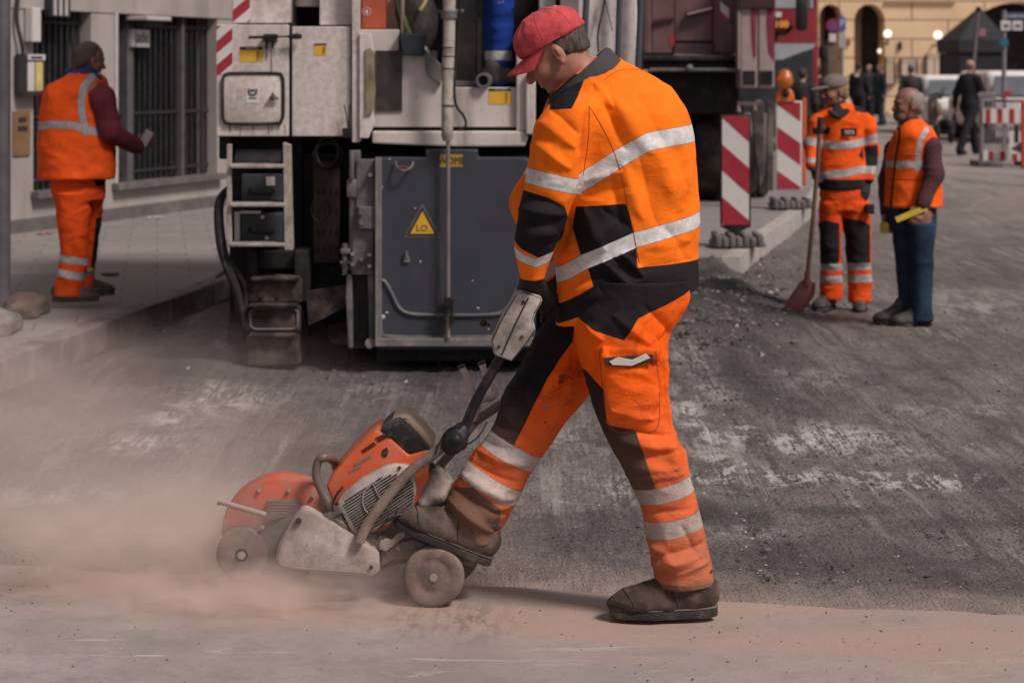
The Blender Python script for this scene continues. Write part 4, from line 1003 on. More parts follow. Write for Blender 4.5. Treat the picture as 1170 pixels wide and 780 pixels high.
m = MB(); 
def inpoly(x, y, P):
    c = False
    for i in range(len(P)):
        (x1,y1),(x2,y2) = P[i], P[(i+1)%len(P)]
        if (y1 > y) != (y2 > y) and x < x1+(y-y1)*(x2-x1)/(y2-y1): c = not c
    return c
cx_, cy_ = 440, 572
inner = [(cx_+(x-cx_)*.90+1, cy_+(y-cy_)*.82+3) for x,y in st]
dv = (math.cos(math.radians(-33)), math.sin(math.radians(-33))); nv = (-dv[1], dv[0])
for k in range(-15, 16):
    run = []
    for q in np.arange(-60, 60, .8):
        x = cx_+nv[0]*k*3.05+dv[0]*q; y = cy_+nv[1]*k*3.05+dv[1]*q
        if inpoly(x, y, inner): run.append(q)
    if len(run) > 5:
        a_, b_ = run[0], run[-1]; h_ = .68
        pts = [(cx_+nv[0]*(k*3.05+sg_*h_)+dv[0]*q, cy_+nv[1]*(k*3.05+sg_*h_)+dv[1]*q) for q, sg_ in ((a_,-1),(b_,-1),(b_,1),(a_,1))]
        m.prism([PT(x,y,YS-.1175) for x,y in pts], (0,.006,0))
m.build('cooling_slots', s_bl, sh)
m = MB(True); m.tube([PT(436,571,YS-.119)+Vector((math.cos(a)*.058,0,math.sin(a)*.058)) for a in np.linspace(.6*math.pi, 1.45*math.pi, 18)], .0025, 6); m.tube([PT(425,551,YS-.119), PT(434,570,YS-.119)], .0025, 6); m.build('raised_ring', s_wh, sh)
m = MB(True); m.cyl(PT(456.5,534,YS-.119), PT(456.5,534,YS-.11), .005, 12); m.build('screw', s_bl, sh)
m = MB(True)
sd_ = SDF(.02)
for px, py, rx, rz in ((492,558,.045,.055),(505,562,.040,.040),(484,570,.03,.03),(498,545,.03,.035)): sd_.ell(PT(px,py,YS-.02),(rx,.075,rz))
sd_.cap(PT(505,562,YS-.02), PT(522,553,YS-.02), .028, .016)
link('fuel_tank', sd_.mesh('fuel_tank', .005), s_wh, saw)
m = MB(True); m.cyl(PT(492,540,YS-.03), PT(488,531,YS-.03), .022, 20, bev=.004); m.build('tank_cap', s_bl, saw)
m = MB(True); m.cyl(PT(507,551,YS+.03), PT(507,551,YS-.03), .03, 20, bev=.004); m.build('filter', s_wh, saw)
for px_, py_, yy_ in ((366,603,-.125),(300,602,-.09),(286,640,-.09),(352,590,-.09),(330,560,-.05),(296,560,-.05),(358,566,-.05),(474,600,-.12),(455,626,-.118)):
    m = MB(True); m.cyl(PT(px_,py_,YS+yy_-.006), PT(px_,py_,YS+yy_+.02), .0065, 6); m.build('bolt', s_gy, saw)
m = MB(True); m.spline([PT(392,556,YS-.12), PT(384,566,YS-.13), PT(380,580,YS-.12), PT(388,592,YS-.11), PT(400,598,YS-.11)], .004, 8); m.build('fuel_line', s_bl, saw)
m = MB(True); m.spline([PT(478,596,YS-.12), PT(462,588,YS-.14), PT(447,590,YS-.15), PT(436,602,YS-.14), PT(430,616,YS-.12)], .0045, 8); m.build('throttle_cable', s_bl, saw)
m = MB(); m.prism([PT(x,y,YS-.087) for x,y in ((404,530),(424,519),(425,522),(405,533))], (0,.003,0)); m.prism([PT(x,y,YS-.087) for x,y in ((399,538),(412,531),(412.5,533.5),(399.5,540.5))], (0,.003,0)); m.build('model_stripe', s_wh, saw)
# chassis and wheels
m = MB(True); m.prism([PT(x,y,YS-.09) for x,y in ((392,604),(440,612),(480,622),(520,630),(545,640),(540,648),(480,640),(434,650),(395,652),(360,640))], (0,.20,0), .010); m.build('chassis', s_bg, saw)
m = MB(True); m.prism([PT(x,y,YS-.11) for x,y in ((434,632),(452,620),(472,616),(492,622),(500,640),(496,652),(478,652),(468,641),(452,640),(434,648))], (0,.03,0), .008); m.build('axle_arm', s_bg, saw)
m = MB(True); m.prism([PT(x,y,YS-.13) for x,y in ((433,627),(434,618),(441,615),(447,617),(453,610),(462,606),(463,612),(457,617),(449,624),(441,630))], (0,.015,0), .003); m.build('lock_bracket', s_wh, saw)
for px, py, yy, r_ in ((495.5,647.5,YS-.16,.092),(514,645,YS+.13,.092)):
    m = MB(True); c_ = PT(px, py, yy); c_.z = r_+.001
    m.lathe(c_, (0,1,0), [(0,.0),(0,.036),(.002,.040),(.002,.054),(0,.058),(0,r_-.012),(.004,r_-.003),(.010,r_),(.042,r_),(.048,r_-.004),(.05,r_-.02),(.05,0)], 48); wl = m.build('rear_wheel', s_wl, saw)
    m = MB(True); m.cyl(c_+Vector((0,-.004,0)), c_+Vector((0,.02,0)), .012, 16); m.build('hub', s_bg, wl)
m = MB(True); m.cyl(PT(495.5,647.5,YS-.1), PT(514,645,YS+.14), .012, 14); m.build('axle', s_gy, saw)
# handle bars
m = MB(True); m.spline([PT(x,y,YS-.15) for x,y in ((411,618),(418,602),(430,584),(443,567),(458.5,549),(474,534),(490,522),(505,510.5),(518,500))], .0165, 14); m.build('frame_tube', s_bg, saw)
m = MB(True); m.spline([PT(x,y,YS+.10) for x,y in ((430,612),(455,585),(480,560),(500,535),(520,512),(541,484),(560,470),(573,461))], .014, 12); m.build('frame_tube', s_bg, saw)
m = MB(True); m.tube([PT(505,510,YS-.15), PT(521,502,YS-.08), PT(541,486,YS+.10)], .012, 10); m.build('cross_tube', s_bg, saw)
m = MB(True); m.spline([PT(x,y,Y_) for x,y,Y_ in ((519,506,YS-.15),(530,490,YS-.15),(543,460,YS-.16),(561,427,YS-.18),(574,405,YS-.19),(592,372,YS-.20),(605,340,YS-.21),(612,318,YS-.22))], .0155, 14); hb = m.build('handle_bar', s_bl, saw)
m = MB(True); sd_ = SDF(.015); sd_.ell(PT(521,502,YS-.155),(.040,.035,.038)); sd_.cap(PT(514,509,YS-.16), PT(528,490,YS-.15), .026, .022); sd_.cap(PT(521,502,YS-.19), PT(521,502,YS-.12), .016); link('joint', sd_.mesh('joint', .005, disp=lambda V,N:(vnoise(V*60,4)-.5)*.006), s_bl, saw)
m = MB(True); m.spline([PT(x,y,YS-.17) for x,y in ((497,519),(505,500),(513,490),(524,487),(531,493)) ], .0028, 6); m.spline([PT(x,y,YS-.17) for x,y in ((527,510),(540,504),(550,494),(557,481)) ], .0028, 6); m.spline([PT(x,y,YS-.175) for x,y in ((524,492),(536,468),(550,440),(566,415)) ], .0028, 6); m.build('control_cable', s_bl, saw)
m = MB(True); sd_ = SDF(.012); sd_.chain([PT(596,350,YS-.2), PT(586,372,YS-.2), PT(574,400,YS-.2)], [.050,.048,.034])
hp = [(589,336),(596.5,332.5),(618,339),(620,344),(612,358),(609,368),(612,377),(604,390),(585,413),(564,405),(561,389),(574,362)]
m = MB(True); m.prism([PT(x,y,YS-.265) for x,y in hp], (0,.105,0), .006); hg = m.build('handle_box', pmat('scratched white casing', (.40,.355,.33), .55, var=.12, scale=9, dirt=((.13,.10,.085), .75, 12), bump=.3, wear=(.14,.11,.09)), saw)
m = MB(True); m.tube([PT(604,340,YS-.268), PT(590,368,YS-.269), PT(573,406,YS-.268)], .0022, 6); m.build('casing_seam', s_bl, hg)
m = MB(True); m.tube([PT(x,y,YS-.262) for x,y in ((566,404),(562.5,389),(575,363),(590,337.5),(597,334),(617,340.5),(618,344),(610,358),(607,368),(610,377),(603,389),(585,411))], .0028, 6); m.build('casing_trim', s_bl, hg)
for x,y in ((598,345),(570,396),(596,385)): m = MB(True); m.cyl(PT(x,y,YS-.269), PT(x,y,YS-.26), .005, 8); m.build('casing_screw', s_bl, hg)
for pts in ([(527,418,.02),(534,431,.03),(541,447,.05),(546,462,.08),(541,484,.10)], [(550,414,.14),(555.6,429,.14),(563,441,.13),(566,449,.12),(561,455,.10),(552,456,.08),(545,460,.07)]):
    m = MB(True); m.spline([PT(x,y,YS+d) for x,y,d in pts], .0105, 12); gr = m.build('grip_tube', pmat('pale tube', (.46,.40,.36), .6, dirt=((.14,.11,.1),.45,14)) if 'pale tube' not in bpy.data.materials else bpy.data.materials['pale tube'], saw)
    x, y, d = pts[0]; m = MB(True); m.cyl(PT(x-.5,y-1,YS+d), PT(x+.6,y+2,YS+d), .0125, 12); m.build('end_cap', s_bl, gr)
m = MB(True); m.tube([PT(560,372,YS-.18), PT(553,369,YS-.18)], .004, 8); m.ball(PT(552,369,YS-.18), .012, 2); m.build('throttle_lever', s_bl, saw)
from mathutils.bvhtree import BVHTree
def bvh(o):
    me = o.data; return BVHTree.FromPolygons([v.co[:] for v in me.vertices], [p.vertices[:] for p in me.polygons])
# ------------------------------------------------------------------ people: shared pieces
def rotm(yaw=0, pitch=0, roll=0):
    """local +X is where the head or foot points; yaw turns it about Z, pitch tips it down"""
    return np.array(Matrix.Rotation(yaw,3,'Z') @ Matrix.Rotation(pitch,3,'Y') @ Matrix.Rotation(roll,3,'X'))
def head_prims(s, c, R, sc=1.0, k=.014):
    c = np.array(c, float)
    P = lambda x,y,z: c + R @ (np.array((x,y,z))*sc)
    E = lambda p, r, kk=k: s.ell(P(*p), np.array(r)*sc, R, kk)
    E((-.012,0,.028),(.098,.076,.085)); E((.030,0,-.020),(.064,.062,.078)); E((.022,0,-.066),(.056,.050,.042))
    E((.062,0,-.088),(.022,.022,.018)); E((.074,0,.018),(.020,.050,.014),.018)          # chin, brow
    s.ell(P(.088,.030,-.004), np.array((.014,.015,.011))*sc, R, .012, neg=True); s.ell(P(.088,-.030,-.004), np.array((.014,.015,.011))*sc, R, .012, neg=True)
    s.cap(P(.086,0,.004), P(.108,0,-.030), .008*sc, .0135*sc, .010); E((.098,.011,-.034),(.010,.007,.007),.006); E((.098,-.011,-.034),(.010,.007,.007),.006)
    E((.058,.040,-.030),(.026,.018,.022),.02); E((.058,-.040,-.030),(.026,.018,.022),.02)
    E((.086,0,-.055),(.010,.022,.0055),.006); E((.084,0,-.066),(.010,.020,.0065),.006)
    s.ell(P(.096,0,-.0605), np.array((.008,.024,.0022))*sc, R, .004, neg=True)
    E((.083,.031,-.003),(.010,.013,.0055),.005); E((.083,-.031,-.003),(.010,.013,.0055),.005)
    for q in (1,-1):
        E((-.006,q*.077,-.008),(.018,.0075,.031),.008); s.ell(P(.001,q*.088,-.004), np.array((.011,.009,.020))*sc, R, .004, neg=True); s.cap(P(-.006,q*.083,.006), P(-.004,q*.083,-.012), .0035*sc, .003*sc, .003)
        E((-.002,q*.079,-.034),(.009,.006,.010),.006)
    return s
def skin(name, col):
    t = NT(name); c = t.mix(t.ramp(t.noise(38, 4), .35, .65), tuple(x*.82 for x in col), tuple(min(1,x*1.12) for x in col))
    c = t.mix(t.ramp(t.noise(9, 3), .5, .68, 0, .45), c, (col[0]*1.05, col[1]*.68, col[2]*.62))
    t.b.inputs['Subsurface Weight'].default_value = .06; t.b.inputs['Subsurface Radius'].default_value = (.01,.004,.002)
    return t.done(c, .55, 0, t.bump(t.noise(160, 4), .18, .002))
def fold_disp(a1=.010, a2=.005, f1=7, f2=20, seed=0, zs=1.7):
    def f(V, N):
        W = V + (vnoise(V*5, seed+9)-.5)[:,None]*.10
        r1 = ridged(W*[f1, f1, f1*zs], seed)**2; r2 = ridged(W*[f2, f2, f2*1.3], seed+3)**2
        m = .35 + .65*vnoise(V*4.0, seed+5)
        return (r1-.35)*a1*m + (r2-.35)*a2*m
    return f
def hand_prims(s, wrist, palm_dir, finger_dir, palm_n, sc=1.0, curl=1.0, k=.008, grip=None):
    """wrist point, direction wrist->knuckles, direction across the palm (thumb side), palm normal (the way fingers curl)"""
    w_ = np.array(wrist, float); d = np.array(palm_dir, float); d /= np.linalg.norm(d)
    a = np.array(finger_dir, float); a -= d*(a@d); a /= np.linalg.norm(a)
    n = np.array(palm_n, float); n -= d*(n@d); n -= a*(n@a); n /= np.linalg.norm(n)
    s.boxr(w_+d*.050*sc, (.046*sc,.038*sc,.014*sc), np.stack([d,a,n],1), .012, k*2)
    s.ell(w_+d*.03*sc+a*.025*sc+n*.008*sc, (.03*sc,.018*sc,.016*sc), np.stack([d,a,n],1), k*2)
    for i, (off, L) in enumerate(((.029,.078),(.010,.086),(-.010,.080),(-.028,.062))):
        p = w_ + d*.086*sc + a*off*sc; ang = .35*curl; r = .0098*sc
        for j, f_ in enumerate((.45,.32,.25)):
            dd = d*math.cos(ang) + n*math.sin(ang); q = p + dd*L*f_*sc
            s.cap(p, q, r, r*.9, k*.5); p = q; r *= .9; ang += (.75+.1*j)*curl
    p = w_ + d*.020*sc + a*.030*sc; dd = d*.62 + a*.62 + n*.35*curl; q = p + dd*.040*sc
    s.cap(p, q, .0125*sc, .011*sc, k); dd2 = d*.85 + a*.05 + n*.55*curl; s.cap(q, q+dd2*.034*sc, .011*sc, .009*sc, k)
    return s
def boot_sdf(c, R, L=.30, shaft=.13, w=.052):
    """c: point on the sole under the ankle, local +X towards the toe, +Z up the shin"""
    s = SDF(.025); P = lambda x,y,z: np.array(c) + R @ np.array((x,y,z))
    s.ell(P(L*.50,0,.036),(L*.23,w*.98,.042),R); s.ell(P(L*.28,0,.050),(L*.25,w*.85,.052),R); s.ell(P(-.02,0,.058),(.072,w*.82,.062),R)
    s.cap(P(0,0,.06), P(-.008,0,shaft), .050,.054); s.cap(P(.05,0,.085), P(.01,0,shaft-.01), .040,.045)
    s.ell(P(L*.36,0,.03),(L*.42,w,.03),R)
    s.boxr(P(L*.24,0,-.012),(L*.9,.2,.030),R,.002,.001,neg=True)
    return s
def sole_mb(m, c, R, L=.30, w=.052, th=.026):
    pts = []
    for i in range(28):
        a = 2*math.pi*i/28; x = math.cos(a); y = math.sin(a)
        px = L*.24 + x*L*.52; ww = w*(1.06 if px > L*.3 else .90)
        pts.append((px, (abs(y)**.75)*math.copysign(1, y)*ww))
    lo = [np.array(c) + R @ np.array((x, y, -.008 if x < -.005 or x > .02+L*.12 else -.008)) for x, y in pts]
    up = R @ np.array((0,0,th))
    m.prism([Vector(p) for p in lo], Vector(up), .004)
    return m
boot_mat = pmat('scuffed brown leather', (.055,.038,.031), .75, var=.3, scale=12, dirt=((.22,.16,.135), .55, 5), bump=.5, bscale=110)
boot_dark = pmat('black work boot', (.045,.040,.038), .7, var=.3, scale=12, dirt=((.17,.14,.125), .45, 6), bump=.4)
sole_mat = pmat('black rubber sole', (.028,.024,.023), .8, var=.3, dirt=((.20,.15,.13), .45, 8), bump=.4)
SILV = (.62,.60,.595); BLK = (.020,.018,.020)

# ------------------------------------------------------------------ the worker with the saw
OR1 = (.98,.185,.011); OR2 = (.82,.105,.010)
wk = empty('person', PT(755, 705, 5.95), 'large worker in orange jacket and red cap bending over the floor saw', 'person')
YN, YC, YF = 5.90, 6.08, 6.26          # near side, middle, far side
# body (one continuous figure, mostly inside its clothes)
H_R = rotm(math.pi, math.radians(33)) @ rotm(0,0,0)
hc = np.array(PT(634, 60, 6.07))
s = SDF(.03); head_prims(s, hc, H_R, 1.0)
nk = PT(686, 112, 6.08)
s.cap(np.array(PT(652,72,6.07)), nk, .058, .066, .03)
def J(px,py,Y): return np.array(PT(px,py,Y))
s.chain([J(686,112,6.08), J(712,160,6.08), J(722,250,6.08), J(722,345,6.08)], [.09,.13,.14,.13])
shn, elN, wrN = J(672,135,5.90), J(622,246,5.92), J(609,318,5.98)
shf, elF, wrF = J(660,140,6.26), J(612,240,6.34), J(628,322,6.36)
s.chain([J(700,145,6.0), shn+np.array((0,.03,-.02)), elN, wrN], [.06,.045,.036,.028]); s.chain([J(690,145,6.16), shf, elF, wrF], [.06,.05,.042,.030])
hipN, knN, anN = J(720,365,5.98), J(740,520,5.96), J(782,668,5.95)
hipF, knF, anF = J(694,370,6.18), J(590,505,6.17), J(524,606,6.125)
s.chain([hipN, knN, anN], [.095,.058,.042]); s.chain([hipF, knF, anF], [.095,.058,.042])
s.cap(anN, J(735,700,5.95), .035,.03); s.cap(anF, J(475,592,6.12), .032,.028)
body = link('body', s.mesh('body', .0048), skin('weathered skin', (.34,.150,.105)), wk)
# eyes and brows
for q in (.031,-.031):
    m = MB(True); m.ball(hc + H_R @ np.array((.078,q,-.004)), .0118, 2); e = m.build('eye', pmat('eye white', (.42,.38,.36), .2, bump=0), wk)
    m = MB(True); m.ball(hc + H_R @ np.array((.0885,q,-.008)), (.0045,.0045,.0045), 2); m.build('pupil', ink, e)
# hair: short, greying, below the cap
s = SDF(.012); P = lambda x,y,z: hc + H_R @ np.array((x,y,z))
s.ell(P(-.020,0,.022),(.0955,.0805,.084),H_R); s.ell(P(-.066,0,-.018),(.038,.060,.046),H_R)
s.boxr(P(.055,0,.0),(.062,.2,.2),H_R,.01,.01,neg=True); s.boxr(P(.028,0,-.06),(.048,.2,.055),H_R,.01,.01,neg=True)
hair_m = NT('grey brown hair'); hv = hair_m.mapping((60, 60, 14), rot=(0, .5, 0))
hcx = hair_m.mix(hair_m.ramp(hair_m.noise(1.6, 5, .7, hv), .35, .65), (.022,.014,.011), (.095,.070,.058))
hair_mat = hair_m.done(hcx, .7, 0, hair_m.bump(hair_m.noise(2.2, 3, .6, hv), .9, .006))
s.ell(P(-.075,0,-.085),(.075,.11,.045),H_R @ rotm(0,-.35),.008,neg=True)
s.ell(P(-.03,0,-.06),(.05,.11,.035),H_R,.006,neg=True)
link('hair', s.mesh('hair', .0042, disp=lambda V, N: (ridged(V*[90,90,30], 4)-.5)*.0045), hair_mat, wk)
# cap: crown, brim, strap
CR = H_R @ rotm(0, math.radians(-4)); cc = P(-.014,0,.038)
Q = lambda x,y,z: cc + CR @ np.array((x,y,z))
s = SDF(.02); s.ell(Q(.000,0,.010),(.111,.092,.083),CR); s.ell(Q(.032,0,.024),(.073,.076,.060),CR); s.boxr(Q(0,0,-.125),(.3,.3,.118),CR,.004,.004,neg=True)
s.ell(Q(-.108,0,.022),(.030,.026,.020),CR,.006,neg=True)
wash = NT('washed red cotton'); n_ = wash.ramp(wash.noise(26, 6, .7), .35, .68)
wc = wash.mix(n_, (.36,.030,.042), (.56,.075,.085)); wc = wash.mix(wash.ramp(wash.noise(9, 6, .7), .56, .68, 0, .45), wc, (.62,.20,.19))
cap_mat = wash.done(wc, .9, 0, wash.bump(wash.noise(300, 2), .25, .002, wash.bump(wash.noise(18, 5), .6, .012)))
capo = link('cap', s.mesh('cap', .0045, disp=lambda V, N: (ridged(V*[16,16,16], 7)**2-.3)*.006 + (ridged(V*[38,38,38], 8)-.5)*.002), cap_mat, wk)
m = MB(True); br = []
for j in range(9):
    row = []
    for i in range(17):
        a = (i/16-.5)*2.5; rr = .0 + j/8
        x = .080*math.cos(a)+.012 + rr*.078*math.cos(a*.62); y = .0855*math.sin(a)*(1-.12*rr); z = -.006 - .008*rr - .40*y*y/.09*rr
        row.append(Q(x, y, z - .014*rr))
    br.append(row)
bm_ = m.bm; top = [[bm_.verts.new(p) for p in r] for r in br]; bot = [[bm_.verts.new(p - CR @ np.array((0,0,.0055))) for p in r] for r in br]
for j in range(8):
    for i in range(16):
        bm_.faces.new([top[j][i], top[j][i+1], top[j+1][i+1], top[j+1][i]]); bm_.faces.new([bot[j][i], bot[j+1][i], bot[j+1][i+1], bot[j][i+1]])
for i in range(16): bm_.faces.new([top[8][i], top[8][i+1], bot[8][i+1], bot[8][i]]); bm_.faces.new([top[0][i], bot[0][i], bot[0][i+1], top[0][i+1]])
for j in range(8): bm_.faces.new([top[j][0], top[j+1][0], bot[j+1][0], bot[j][0]]); bm_.faces.new([top[j][16], bot[j][16], bot[j+1][16], top[j+1][16]])
bmesh.ops.recalc_face_normals(bm_, faces=bm_.faces[:])
m.build('brim', cap_mat, capo)
m = MB(True); m.tube(catmull([Q(.1065*math.cos(a)+.002, .0895*math.sin(a), -.004) for a in np.linspace(.0, 2*math.pi-.4, 18)], 2), .0030, 6); m.build('hem_cord', cap_mat, capo)
m = MB(); c_ = Q(-.094,-.052,.006); m.box((-.012,-.004,-.009),(.012,.004,.009),.002,Matrix(CR.tolist()) @ Matrix.Rotation(.45,3,'Z'),Vector(c_)); m.build('strap_buckle', dark_metal, capo)
bc_ = bvh(capo)
for aa in (-2.3,-1.25,-.45,.5,1.3,2.3):
    pts = []
    for e_ in np.linspace(.12, 1.5, 16):
        dr = CR @ np.array((math.cos(aa)*math.cos(e_), math.sin(aa)*math.cos(e_), math.sin(e_))); h_ = bc_.ray_cast(Vector(cc + dr*.3), Vector(-dr))
        if h_[0] is not None: pts.append(h_[0])
    if len(pts) > 3: m = MB(True); m.tube(pts, .0016, 5); m.build('panel_seam', cap_mat, capo)
m = MB(True); m.ball(Q(.012,0,.094), (.007,.007,.004), 2); m.build('top_button', cap_mat, capo)
m = MB(True); m.ball(Q(-.048,-.022,.081), (.016,.012,.006), 2, Matrix(CR.tolist())); m.build('white_mark', paper, capo)

# jacket
s = SDF(.035)
s.loft([(66,682,703,6.09,.05),(82,654,736,6.09,.13),(100,634,767,6.09,.20),(125,622,782,6.09,.235),(150,617,790,6.09,.235),(200,620,795,6.09,.225),(250,627,798,6.09,.215),
        (300,634,798,6.09,.21),(330,637,798,6.09,.21),(385,636,796,6.09,.20)], pw=2.25)
s.plane(PT(797,331,6.0), (.27,0,-1))
s.loft([(108,640,686,5.90,.060),(122,624,688,5.885,.082),(145,609,682,5.88,.092),(180,604,670,5.88,.090),(206,600,665,5.885,.086),(234,594,655,5.89,.080),(261,590,645,5.90,.076),(283,589,634,5.925,.068),(300,591,627,5.945,.058),(318,596,621,5.96,.047)], k=.03)
s.chain([J(690,140,6.24), J(655,155,6.31), J(612,232,6.35), J(622,305,6.34)], [.095,.088,.072,.05])
JF = []      # folds: two ends, half width (px), height (m); negative sinks in
for a_, b_, w_, h_ in (((668,118),(664,214),4,-.012),((662,214),(638,292),5,-.014),((640,300),(705,255),8,.012),((660,318),(725,290),7,.008),((664,345),(735,322),5,.008),((650,330),(700,306),5,-.008),
    ((612,140),(655,165),7,.010),((606,160),(650,190),6,.009),((610,178),(640,196),5,-.007),((628,128),(662,150),6,-.008),((596,222),(642,236),5,-.010),((592,240),(646,246),6,.012),((594,256),(640,252),4,-.009),((592,266),(636,266),6,.010),((594,278),(632,278),4,-.008),
    ((690,118),(716,170),8,-.010),((704,110),(745,175),10,.010),((730,105),(762,160),9,-.008),((750,165),(778,240),12,.010),((732,180),(752,260),9,-.008),((715,190),(735,250),8,.009),((700,200),(712,262),6,-.007),
    ((672,210),(712,198),5,.008),((668,226),(716,214),5,-.007),((668,240),(690,285),7,.010),((690,240),(722,262),6,-.008),((760,262),(788,300),9,-.008),((738,285),(790,276),7,.007),((735,310),(795,300),5,-.006),
    ((690,300),(716,326),4,.010),((700,296),(728,320),4,-.009),((712,292),(736,318),4,.009),((682,308),(704,330),4,-.009),((640,350),(690,320),5,.009),((640,325),(664,350),6,-.008),((775,140),(790,210),6,.008),((700,75),(760,100),7,-.005),((680,95),(700,120),5,.008)):
    JF.append((a_, b_, w_*.85, h_*1.35, 5.88))
def fold_lines(L):
    segs = [(np.array([PT(*a, Y).x, PT(*a, Y).z]), np.array([PT(*b, Y).x, PT(*b, Y).z]), w*Y/F, h) for a, b, w, h, Y in L]
    def f(V, N):
        d = np.zeros(len(V)); x = V[:,0] + (vnoise(V*9, 61)-.5)*.022; z = V[:,2] + (vnoise(V*9, 62)-.5)*.022; face = np.clip(-N[:,1]*1.6, 0, 1)
        for a, b, w, h in segs:
            e = b-a; t = ((x-a[0])*e[0]+(z-a[1])*e[1])/(e@e); tc = np.clip(t, 0, 1)
            q = np.hypot(x-a[0]-tc*e[0], z-a[1]-tc*e[1]); ww = w*(.45+.9*np.sin(np.pi*np.clip(t,.02,.98))**.7)
            d += h*(np.exp(-(q/ww)**2) if h > 0 else np.exp(-(q/ww)**1.2))*(np.sin(np.pi*np.clip(t*.86+.07, 0, 1))**.6)
        return d*face
    return f
def dsum(*fs): return lambda V, N: sum(f(V, N) for f in fs)
Yj = 5.88
A = {
 'blk': umin(both(umin(poly_sd([(628,125),(629,111),(657,85),(671,85),(664,101.5),(652,123.5)], Yj),
                   poly_sd([(658.5,237),(715,233),(725,266),(727,283),(728,306),(795,301.5),(806,302),(806,345),(726,331),(635,378),(620,378),(635,357),(678.5,328),(674,312),(665,296),(655,261.5)], Yj)), lambda V, N: N[:,1]*.05-.012),
             both(poly_sd([(590,214),(598.5,217),(625,224),(644.6,235),(649,249),(643,274),(631,289),(615,294),(594,283),(584,270),(584,240)], 5.88), lambda V, N: V[:,1]-6.0),
             lambda V, N: (V[:,2]-(PT(0,331,6).z + (V[:,0]-PT(797,0,6).x)*.27) - .062)*1.0 + np.where(V[:,0] < PT(728,0,6).x, 9, 0) + np.where(V[:,1]<6.0, 9, 0)),
 'ref': umin(both(umin(line_sd([(655,213),(664,209),(690,192),(708,180),(740,162),(756,159),(784,155),(800,154)], 10.2, Yj),
                  line_sd([(628,327),(650,313),(668,300),(726,274),(760,265),(800,256)], 8.6, Yj)), lambda V, N: np.where((V[:,1] < 6.0) & (V[:,0] < PT(661,0,5.88).x) & (V[:,2] > PT(0,290,5.88).z), 1, -1)),
             both(line_sd([(598,199),(604,200),(630,206),(668,215)], 8.8, 5.88), lambda V, N: np.where((V[:,0] < PT(664,0,5.88).x), -1, 1)),
             both(line_sd([(586,287),(596,294),(612,300),(628,294)], 5, 5.9), lambda V, N: V[:,0]-PT(634,0,5.9).x)),
}
jm = cloth('orange high visibility jacket', OR1, (('blk', (.017,.015,.017), 'c'), ('ref', SILV, 'reflect')), bump=.22, dust=(.30,.20,.16), dustz=(0,.2,.0), grime=.30)
jk = link('jacket', s.mesh('jacket', .0042, disp=dsum(fold_lines(JF), fold_disp(.008,.0045,4,12,1,1.0)), attrs=A), jm, wk)
# seams
def surf(px, py, Yg):  # a point on the near surface is found by the ray from the seam's place straight back
    return None
bj = bvh(jk)
def seam(name, pts, b, r, mat, parent, Y0=5.0, off=0.0):
    P3 = []
    pts2 = catmull([Vector((x,y,0)) for x,y in pts], 8)
    for p in pts2:
        q = PT(p.x, p.y, 5.9); hit = b.ray_cast(Vector((q.x, Y0, q.z)), Vector((0,1,0)))
        if hit[0] is not None: P3.append(hit[0] + Vector((0,-off,0)))
    if len(P3) > 3:
        m = MB(True); m.tube(P3, r, 6); return m.build(name, mat, parent)
seam_mat = pmat('dark orange thread', (.28,.045,.008), .9)
seam('seam', [(672,121),(671,160),(666,200)], bj, .0016, seam_mat, jk)
seam('seam', [(672,121),(690,150),(706,188),(718,240),(730,300)], bj, .0012, seam_mat, jk)
seam('seam', [(690,92),(712,80),(745,82),(768,93)], bj, .0012, seam_mat, jk)
# collar, standing open around the neck
m = MB(True); rows = []
def ring(cpx, cpy, rx, ry, tilt, Y=6.08, n=30):
    c = PT(cpx, cpy, Y); out = []
    for i in range(n):
        a = math.pi*2*i/n; x = math.cos(a)*rx; y = math.sin(a)*ry
        out.append(Vector((c.x + x*math.cos(tilt), Y + y, c.z + x*math.sin(tilt))))
    return out
R0 = ring(672,103,.136,.150,.74); R1 = ring(661,89,.130,.125,.74); R2 = ring(659,85,.122,.112,.74); R3 = ring(670,101,.112,.112,.74)
vs = [[m.bm.verts.new(p) for p in r] for r in (R0,R1,R2,R3)]
for a_, b_ in zip(vs, vs[1:]):
    for i in range(30): m.bm.faces.new([a_[i], a_[(i+1)%30], b_[(i+1)%30], b_[i]])
bmesh.ops.recalc_face_normals(m.bm, faces=m.bm.faces[:])
coll = m.build('collar', cloth('charcoal collar cloth', (.040,.035,.038), bump=.4, grime=.3), jk)

# trousers
tr_or = (.88,.120,.009)
s = SDF(.03)
s.loft([(318,668,790,6.02,.17),(345,660,789,6.02,.17),(360,655,778,6.0,.155),(381,656,765,5.975,.125),(405,660,763,5.965,.112),(428,667,763,5.96,.106),(458,676,763,5.955,.102),(489,689,770,5.95,.098),(525,707,785,5.95,.090),
        (556,721,790,5.95,.086),(581,733,799,5.95,.084),(612,737,806,5.95,.085),(643,744,814,5.95,.086),(656,747,816,5.95,.085),(667,749,815,5.95,.082)], pw=2.15)
s.loft([(318,668,785,6.16,.13),(345,640,780,6.17,.13),(360,630,760,6.18,.125),(385,612,735,6.19,.12),(410,600,706,6.21,.115),(430,586,692,6.20,.110),(448,576,677,6.20,.105),(466,571,661,6.19,.10),(484,566,645,6.18,.096),(500,556,634,6.17,.094),
        (515,543,624,6.16,.093),(535,528,609,6.15,.092),(551,520,600,6.14,.090),(566,512,592,6.135,.088),(587,507,581,6.13,.085),(600,512,573,6.13,.080),(617,535,562,6.13,.06)], k=.02)
s.ell(J(722,446,5.862), (.078,.022,.100), rotm(0,math.radians(4)), .02)           # cargo pocket
s.boxr(J(720,404,5.862), (.082,.014,.016), rotm(0,math.radians(2)), .006, .006)
